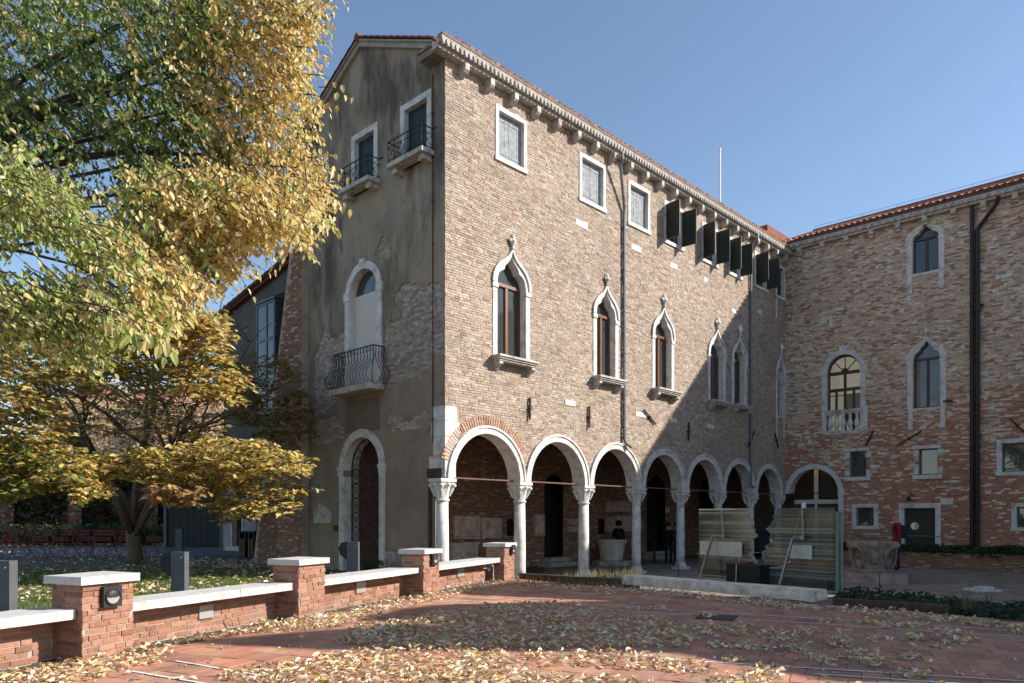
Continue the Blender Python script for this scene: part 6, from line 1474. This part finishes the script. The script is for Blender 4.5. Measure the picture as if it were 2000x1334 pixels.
# ---- the small spreading tree on the lawn
b0 = V(((262 - 1000) / FPX * 26, 26, ZP))
sm = thing('spreading_tree', 'small many stemmed tree with flat layers of yellow leaves on the shaded lawn', 'tree', b0)
m = MB(); m.tube([b0 - V((0, 0, .1)), b0 + V((.02, 0, .3)), b0 + V((.0, -.05, .7)), b0 + V((.0, -.1, 1.15))], [.36, .27, .25, .22], 10); put('trunk', m, M_BARK, sm, smooth=True)
tips = []
def grow(p, d, ln, r, lev):
    q = p + d * ln; mid = p.lerp(q, .5) + V((RND.uniform(-.08, .08), RND.uniform(-.08, .08), RND.uniform(-.02, .1))) * ln
    m_ = MB() if lev < 2 else gm; m_.tube([p, mid, q], [r, r * .85, r * .7], 6 if lev < 2 else 4)
    if lev < 2: put('stem', m_, M_BARK, sm, smooth=True)
    if lev >= 4: tips.append(q); return
    for k in range(3 if lev in (0, 1, 3) else 2):
        nd = (d + V((RND.gauss(0, .42), RND.gauss(0, .42), RND.gauss(-.04, .22)))).normalized(); nd.z = max(nd.z * (.82 if lev > 0 else 1), -.05); grow(q, nd.normalized(), ln * RND.uniform(.62, .85), r * .62, lev + 1)
gm = MB(); f2 = b0 + V((0, -.08, .85))
for az, tilt, ln in ((2.9, .55, 3.0), (1.7, .25, 3.2), (.3, .42, 3.0), (-.5, .62, 2.9), (-1.7, .60, 2.9), (-2.7, .45, 3.0)):
    grow(f2, V((cos(az) * sin(tilt), sin(az) * sin(tilt), cos(tilt))), ln, .125, 0)
put('branches', gm, M_BARK, sm, kind='stuff')
PT = [(.88, .70, .30), (.90, .74, .36), (.84, .64, .20), (.80, .60, .17), (.74, .54, .13), (.54, .37, .085), (.64, .50, .17), (.46, .31, .07), (.24, .25, .055), (.13, .20, .05), (.52, .33, .12)]
PB = [(.56, .34, .14), (.62, .41, .17), (.46, .27, .11), (.70, .50, .24)]
LAY = [  # outline, distance, sprays, tone
    ([(130, 900), (240, 870), (330, 880), (420, 855), (500, 860), (560, 880), (605, 895), (590, 930), (540, 925), (500, 945), (440, 950), (380, 955), (250, 935), (150, 930)], (17.4, 19.3), 478, PT),
    ([(-40, 760), (60, 750), (110, 800), (130, 870), (190, 900), (150, 950), (70, 965), (-40, 985)], (16.5, 18.8), 377, PT),
    ([(-40, 860), (80, 870), (140, 900), (170, 940), (60, 960), (-40, 990)], (16.3, 18.2), 217, [(.24, .30, .06), (.40, .36, .09), (.14, .22, .05), (.55, .40, .11)]),
    ([(140, 930), (200, 940), (205, 965), (150, 985), (135, 960)], (16.5, 18), 40, PT),
    ([(300, 935), (400, 950), (385, 985), (310, 985), (290, 965)], (17, 18.6), 55, PB),
    ([(430, 930), (560, 935), (600, 960), (560, 1000), (500, 1010), (440, 1020), (400, 990)], (18.5, 21.5), 159, PT),
    ([(270, 620), (330, 600), (400, 620), (445, 640), (430, 680), (360, 690), (290, 680), (240, 650)], (17.2, 19.2), 159, PB + PT),
    ([(230, 640), (440, 650), (450, 740), (380, 760), (260, 730), (180, 700)], (22, 28), 159, [(.38, .25, .08), (.46, .33, .10), (.56, .40, .14)]),
    ([(330, 700), (440, 690), (480, 730), (470, 790), (400, 790), (340, 740)], (18.2, 20.5), 108, PT),
    ([(-40, 640), (90, 640), (180, 700), (170, 760), (60, 740), (-40, 740)], (17, 19.4), 174, PT),
    ([(90, 740), (480, 760), (520, 860), (430, 870), (120, 860)], (22, 29), 217, [(.50, .35, .10), (.36, .27, .07), (.24, .24, .06)]),
    ([(60, 690), (250, 680), (420, 700), (460, 800), (440, 860), (120, 860), (40, 800)], (18.5, 22), 150, [(.60, .43, .12), (.48, .34, .09), (.34, .32, .09), (.66, .50, .18)]),
    ([(230, 610), (430, 610), (450, 680), (250, 700)], (17.2, 19.3), 130, PT),
    ([(100, 640), (260, 630), (300, 700), (200, 760), (90, 740)], (17, 19.2), 110, PT),
    ([(300, 690), (450, 690), (480, 760), (430, 800), (330, 770)], (17.4, 19.3), 60, PT),
    ([(440, 700), (540, 690), (600, 740), (620, 850), (560, 870), (470, 840)], (21, 23.2), 174, [(.30, .21, .06), (.36, .25, .07), (.20, .19, .05)]),
    ([(200, 690), (260, 670), (330, 720), (300, 760), (210, 740)], (17.5, 19.2), 43, [(.36, .36, .10), (.55, .45, .14), (.24, .28, .06)]),
]
Ps, Ds, Ns, Ls, Cs = [], [], [], [], []; gm = MB()
for poly, (y0, y1), n_, pl in LAY:
    for px, py in poly_sample(poly, n_):
        Y = RND.uniform(y0, y1); c = at(px, py, Y); az = RND.uniform(0, 2 * pi); d0 = V((cos(az), sin(az), RND.uniform(-.18, .12))); ln = RND.uniform(.45, .85)
        gm.tube([c - d0 * ln * .5 - V((0, 0, .06)), c, c + d0 * ln * .5], [.012, .009, .004], 3)
        for k in range(RND.randint(7, 12)):
            t = RND.uniform(-.5, .5); a2 = az + RND.choice((-1, 1)) * RND.uniform(.5, 1.3)
            Ps.append(c + d0 * ln * t + V((0, 0, RND.uniform(-.05, .06)))); Ds.append(V((cos(a2), sin(a2), RND.uniform(-.55, .1)))); Ns.append(V((RND.gauss(.35, .42), RND.gauss(-.3, .42), 1))); Ls.append(RND.uniform(.13, .21)); Cs.append(RND.choice(pl))
for q in tips:
    for k in range(3): Ps.append(q + V((RND.gauss(0, .2), RND.gauss(0, .2), RND.gauss(0, .1)))); Ds.append(V((RND.gauss(0, 1), RND.gauss(0, 1), -.2))); Ns.append(V((RND.gauss(0, .3), RND.gauss(0, .3), 1))); Ls.append(RND.uniform(.13, .19)); Cs.append(RND.choice(PT))
Ps, Ds, Ns, Ls, Cs = (np.array([tuple(q) for q in A], np.float32) if np.ndim(A[0]) else np.array(A, np.float32) for A in (Ps, Ds, Ns, Ls, Cs))
Cs = jitter_col(Cs, len(Cs)); near = [i for i in np.argsort(Ps[:, 1] / Ls) if inview(V(Ps[i]))][:300]
for i in near: o = bpy.data.objects.new('leaf', LF); o.color = (*Cs[i].tolist(), 1); link(o, leaf_matrix(Ps[i], Ds[i], Ns[i], float(Ls[i])), sm)
rest = np.setdiff1d(np.arange(len(Ps)), near)
put('foliage', leaf_mesh('foliage', Ps[rest], Ds[rest], Ns[rest], Ls[rest], Cs[rest]), M_LEAF, sm, kind='stuff'); put('twigs', gm, M_BARK, sm, kind='stuff')

# ---- pale autumn trees standing beyond the garden wall
M_PALE = M_LEAF
for lab, cx, w_, h_, pl in (('pale straw coloured tree beyond the garden wall, left of the pink house gable', -29.6, 6.2, 11.6, [(.70, .56, .34), (.62, .47, .28), (.74, .62, .42), (.52, .40, .22)]), ('rusty pink tree beyond the garden wall, close to the grey annex', -22.6, 4.2, 11.0, [(.62, .42, .30), (.70, .50, .36), (.54, .36, .24), (.66, .52, .34)])):
    o_ = V((cx, 52, .3)); bt_ = thing('garden_tree', lab, 'tree', o_, 'trees beyond the garden wall'); m = MB(); m.tube([o_, o_ + V((.1, 0, 2.5)), o_ + V((0, 0, h_ * .8))], [.25, .18, .05], 8); put('trunk', m, M_BARK, bt_)
    Ps, Ds, Ns, Ls, Cs = [], [], [], [], []
    for _ in range(800):
        a_, u_, r_ = RND.uniform(0, 2 * pi), RND.uniform(-1, 1), RND.random() ** .4; q = o_ + V((cos(a_) * sqrt(1 - u_ * u_) * r_ * w_, sin(a_) * sqrt(1 - u_ * u_) * r_ * 2.6, h_ * .58 + u_ * r_ * h_ * .42))
        for k in range(8): Ps.append(q + V((RND.gauss(0, .28), RND.gauss(0, .28), RND.gauss(0, .2)))); Ds.append(V((RND.gauss(0, 1), RND.gauss(0, 1), -.5))); Ns.append(V((RND.gauss(.5, .6), RND.gauss(-.4, .6), RND.gauss(.5, .5)))); Ls.append(RND.uniform(.22, .38)); Cs.append(RND.choice(pl))
    Ps, Ds, Ns = (np.array([tuple(q) for q in A], np.float32) for A in (Ps, Ds, Ns)); put('foliage', leaf_mesh('foliage', Ps, Ds, Ns, np.array(Ls, np.float32), jitter_col(np.array(Cs), len(Cs))), M_LEAF, bt_, kind='stuff')

# ---- fallen leaves
DRY = [(.74, .60, .38), (.70, .54, .32), (.78, .66, .46), (.62, .45, .24), (.70, .50, .22), (.46, .29, .15), (.80, .70, .52), (.72, .57, .36), (.60, .46, .29)]
def ok_terr(p): return inside(terr_poly, p.x, p.y) and (FW.inverted() @ V((p.x, p.y, ZP))).y < .26 and not (0 < (FS.inverted() @ V((p.x, p.y, ZP))).x < Lb and 0 < (FS.inverted() @ V((p.x, p.y, ZP))).y < .6)
DEN = [  # outline in the picture, leaves, pile height
    ([(640, 1258), (700, 1235), (780, 1222), (850, 1205), (930, 1188), (1050, 1176), (1130, 1180), (1180, 1196), (1290, 1212), (1400, 1232), (1360, 1250), (1330, 1264), (1100, 1270), (800, 1269)], 2300, .06),
    ([(500, 1340), (560, 1300), (640, 1282), (720, 1272), (860, 1268), (1050, 1280), (1180, 1274), (1300, 1282), (1330, 1300), (1250, 1310), (1100, 1300), (900, 1330), (780, 1345)], 1150, .05),
    ([(420, 1320), (520, 1296), (620, 1300), (560, 1345), (440, 1330)], 160, .03), ([(880, 1330), (1050, 1318), (1200, 1325), (1300, 1345), (880, 1345)], 260, .04), ([(1280, 1290), (1360, 1290), (1400, 1310), (1380, 1325), (1290, 1312)], 80, .04),
    ([(1380, 1330), (1480, 1310), (1530, 1318), (1500, 1345), (1400, 1345)], 110, .04),
    ([(-20, 1318), (90, 1300), (250, 1262), (300, 1262), (345, 1280), (320, 1292), (240, 1312), (120, 1345), (-20, 1345)], 620, .06),
    ([(255, 1262), (400, 1236), (520, 1220), (640, 1205), (690, 1196), (760, 1176), (830, 1163), (900, 1150), (985, 1134), (1010, 1140), (920, 1158), (850, 1175), (800, 1186), (740, 1205), (650, 1228), (520, 1236), (420, 1248), (330, 1262)], 1500, .06),
    ([(700, 1220), (780, 1215), (880, 1190), (860, 1215), (760, 1240), (660, 1255)], 330, .04),
    ([(1010, 1134), (1120, 1145), (1215, 1150), (1350, 1160), (1590, 1186), (1600, 1196), (1500, 1186), (1300, 1166), (1150, 1156), (1010, 1146)], 800, .05),
    ([(1610, 1188), (1700, 1192), (1850, 1205), (2010, 1226), (2010, 1243), (1920, 1226), (1800, 1212), (1650, 1200)], 480, .05),
]
for cx, cy, w, h, n_ in [(1380, 1232, 40, 10, 70), (1470, 1238, 50, 7, 60), (1530, 1250, 45, 8, 60), (1560, 1236, 40, 6, 40), (1420, 1262, 45, 7, 50), (1480, 1268, 35, 8, 50), (1560, 1270, 35, 9, 60), (1620, 1215, 30, 5, 30), (1690, 1217, 25, 5, 30), (1740, 1224, 40, 5, 50), (1790, 1221, 30, 4, 30), (1850, 1237, 50, 6, 70), (1780, 1250, 25, 5, 30), (1880, 1254, 30, 6, 40), (1720, 1250, 30, 5, 30), (1640, 1252, 25, 7, 30), (1680, 1283, 45, 9, 80), (1640, 1262, 25, 5, 24), (1770, 1285, 25, 5, 16), (1720, 1300, 30, 5, 30), (1775, 1318, 35, 8, 60), (1840, 1262, 25, 5, 20), (1500, 1312, 35, 10, 60), (1450, 1225, 20, 4, 20), (1330, 1245, 30, 8, 50), (1430, 1290, 30, 6, 24), (1380, 1205, 26, 4, 24), (1260, 1190, 40, 5, 40), (1600, 1290, 25, 6, 22)]:
    DEN.append(([(cx + w * cos(q), cy + h * sin(q)) for q in np.linspace(0, 2 * pi, 9)[:-1]], n_, .03))
DEN.append(([(100, 1340), (640, 1190), (1000, 1138), (1600, 1190), (2010, 1235), (2010, 1345)], 420, .005))
FP, FH = [], []
for poly, n_, hh in DEN:
    for px, py in poly_sample(poly, int(n_ * 1.5) if hh > .01 else n_):
        p = ground(px, py, ZP)
        if ok_terr(p): FP.append(p); FH.append(hh)
for i in range(260): # slabs, caps and beyond
    p = FW @ V((RND.uniform(-5, 12), RND.uniform(-.02, .25), 0)); FP.append(p); FH.append(.06)
n = len(FP); P = np.array([tuple(p) for p in FP], np.float32); P[:, 2] = ZP + .004 + NR.random(n) ** 1.5 * np.array(FH, np.float32)
az = NR.uniform(0, 2 * pi, n); D = np.stack([np.cos(az), np.sin(az), NR.normal(0, .16, n)], 1); Nn = np.stack([NR.normal(0, .4, n), NR.normal(0, .4, n), np.where(NR.random(n) < .65, 1, -1)], 1)
P[:, 2] += np.where(Nn[:, 2] < 0, .022, 0)
L = NR.choice([.5, .7, .9, 1, 1.12], n) * NR.uniform(.06, .105, n); C = np.array([RND.choice(DRY) for _ in range(n)], np.float32); yl = NR.random(n) < .025; C[yl] = (.62, .38, .06); L[yl] *= 1.15; C = jitter_col(C, n, .2, .05)
near = [i for i in np.argsort(P[:, 1] / L) if inview(V(P[i]))][:300]; LD = one_leaf(T_CURL, M_DRYLEAFO); LD.name = 'fallen_leaf'
for i in near: o = bpy.data.objects.new('fallen_leaf', LD); o.color = (*C[i].tolist(), 1); link(o, leaf_matrix(P[i], D[i], Nn[i], float(L[i])), None, label='dry curled tan leaf fallen on the red brick terrace', category='leaf', group='fallen leaves on the terrace')
rest = np.setdiff1d(np.arange(n), near)
put('leaf_litter', leaf_mesh('leaf_litter', P[rest], D[rest], Nn[rest], L[rest], C[rest], T_CURL, (.2, 2.6), (.45, 1.35)), M_DRYLEAF, kind='stuff')
# leaves over the garden
FP = []
for poly, n_ in (([(-20, 1092), (640, 1092), (660, 1120), (600, 1150), (380, 1160), (-20, 1180)], 1250), ([(-20, 1066), (330, 1064), (520, 1075), (600, 1090), (-20, 1092)], 900), ([(330, 1075), (520, 1078), (640, 1095), (640, 1112), (340, 1110)], 900)):
    for px, py in poly_sample(poly, n_):
        p = ground(px, py, ZP)
        if (FW.inverted() @ p).y > .7 and (FB.inverted() @ p).y < -.1: FP.append(p)
n = len(FP); P = np.array([tuple(p) for p in FP], np.float32); P[:, 2] += .01 + NR.random(n) * .05; az = NR.uniform(0, 2 * pi, n); D = np.stack([np.cos(az), np.sin(az), NR.normal(0, .2, n)], 1); Nn = np.stack([NR.normal(0, .4, n), NR.normal(0, .4, n), np.ones(n)], 1)
put('leaf_litter', leaf_mesh('garden_leaves', P, D, Nn, NR.uniform(.10, .18, n), jitter_col(np.array([RND.choice(DRY) for _ in range(n)]), n, .25), T_CURL), M_DRYLEAF, kind='stuff')

# ---- grass
def blades(name, pts, h0, h1, w, cols, lean=.35):
    n = len(pts); P = np.array([tuple(p) for p in pts], np.float32); az = NR.uniform(0, 2 * pi, n); s = np.stack([np.cos(az), np.sin(az), np.zeros(n)], 1) * w; h = NR.uniform(h0, h1, n); a2 = NR.uniform(0, 2 * pi, n); le = NR.uniform(0, lean, n) * h
    tip = P + np.stack([np.cos(a2) * le, np.sin(a2) * le, h], 1); v = np.stack([P - s, P + s, tip], 1).reshape(-1, 3)
    me = bpy.data.meshes.new(name); me.from_pydata(v.tolist(), [], np.arange(n * 3).reshape(-1, 3).tolist()); a = me.attributes.new('tone', 'FLOAT_COLOR', 'FACE'); c = np.ones((n, 4), np.float32); c[:, :3] = jitter_col(np.array([RND.choice(cols) for _ in range(n)]), n, .25); a.data.foreach_set('color', c.ravel()); return me
GR = [(.13, .23, .04), (.16, .26, .05), (.11, .19, .035), (.22, .26, .07)]
lawn = [(-30, 1186), (380, 1150), (640, 1118), (560, 1096), (300, 1094), (-30, 1096)]
lp = []
for px, py in poly_sample(lawn, 5200): lp.append(ground(px, py, ZP))
for _ in range(30000):
    p = V((RND.uniform(-17, -5.5), RND.uniform(12.2, 22), ZP))
    if (FW.inverted() @ p).y > 1.9: lp.append(p)
for nm, hh in (('lawn', (.04, .09)),): put(nm, blades(nm, [p for p in lp if (FW.inverted() @ p).y > 1.9 and (FB.inverted() @ p).y < -.3], *hh, .010, GR), M_LEAF, kind='stuff')
tp = []
for poly, n_ in (([(1085, 1124), (1140, 1122), (1250, 1118), (1260, 1128), (1160, 1130)], 340), ([(1000, 1135), (1230, 1143), (1240, 1150), (1010, 1142)], 260)):
    tp += [ground(px, py, ZP) for px, py in poly_sample(poly, n_)]
put('grass_tufts', blades('grass_tufts', tp, .06, .26, .009, [(.30, .27, .13), (.16, .20, .06), (.36, .31, .17), (.12, .17, .04)], .6), M_LEAF, kind='stuff')
tp = [ground(px, py, ZP - .1) + V((RND.gauss(0, .05), RND.gauss(0, .05), 0)) for px, py in [(1890, 1190)] * 30 + [(1925, 1180)] * 14]
put('grass_tufts', blades('grass_tufts', tp, .2, .55, .008, [(.17, .18, .08), (.22, .20, .10)], .5), M_LEAF, kind='stuff')

# ---- ivy, hedge and creeper
IV = [(.030, .060, .020), (.040, .078, .025), (.024, .048, .018), (.06, .09, .03)]
def ivy(name, pts, l0, l1, cols, up=.8, **kw):
    n = len(pts); P = np.array([tuple(p) for p in pts], np.float32); az = NR.uniform(0, 2 * pi, n); D = np.stack([np.cos(az), np.sin(az), NR.uniform(-.8, .3, n)], 1); Nn = np.stack([NR.normal(-.3, .6, n), NR.normal(-.5, .6, n), np.full(n, up)], 1)
    T = T_FLAT.copy(); T[:, 1] *= 1.7
    return put(name, leaf_mesh(name, P, D, Nn, NR.uniform(l0, l1, n), jitter_col(np.array([RND.choice(cols) for _ in range(n)]), n, .3), T), M_LEAF, kind='stuff', **kw)
pts = []
for px, py in poly_sample([(1628, 1160), (1660, 1152), (1760, 1158), (1850, 1172), (1930, 1180), (2010, 1180), (2010, 1222), (1930, 1208), (1850, 1196), (1760, 1184), (1640, 1174)], 2600):
    p = ground(px, py, .15); pts.append(V((p.x, p.y, RND.uniform(.02, .24 + .12 * noise.noise(V((p.x * 2, p.y * 2, 0)))))))
ivy('ivy_bed', pts, .07, .12, IV)
pts = []
for _ in range(5200):
    u = RND.uniform(bu0, 11.5); k = .5 + .5 * noise.noise(V((u * 1.3, 0, 0))); y = RND.uniform(-2.15, -.2); z = .58 + RND.random() * (.16 + .25 * k)
    if y < -1.9: y = -2.1 - RND.random() * .14; z = .62 - RND.random() ** 2 * (.12 + .45 * max(0, noise.noise(V((u * 1.9, 5, 0))) + .1)) + .12
    pts.append(FC @ V((u, y, z)))
ivy('planter_ivy', pts, .07, .12, IV)
pts = [V((RND.uniform(-31, -19.5), 43 + RND.uniform(-.7, .5), ZP + RND.random() * (1.15 + .25 * noise.noise(V((_ * .01, 0, 0)))))) for _ in range(3600)]
ivy('hedge', pts, .12, .2, [(.028, .05, .016), (.04, .065, .02), (.05, .075, .03)])
pts = []
for _ in range(6000):
    x = RND.uniform(-34, -18); z = RND.uniform(.6, 4.7)
    if noise.noise(V((x * .35, z * .5, 2))) > -.12: pts.append(V((x, 44.9 - RND.random() * .25, z)))
ivy('wall_creeper', pts, .14, .24, [(.025, .045, .016), (.04, .06, .02)])
pts = [FW @ V((RND.uniform(-.5, .5) + 7.2 + 2.2, 2.4 + RND.uniform(-.3, .3), RND.random() * .35)) for _ in range(260)]
ivy('door_weeds', [FB @ V((RND.uniform(-3.0, -2.3), -.25 - RND.random() * .3, ZP + RND.random() * .4)) for _ in range(300)], .05, .09, [(.05, .08, .02), (.08, .10, .03)])
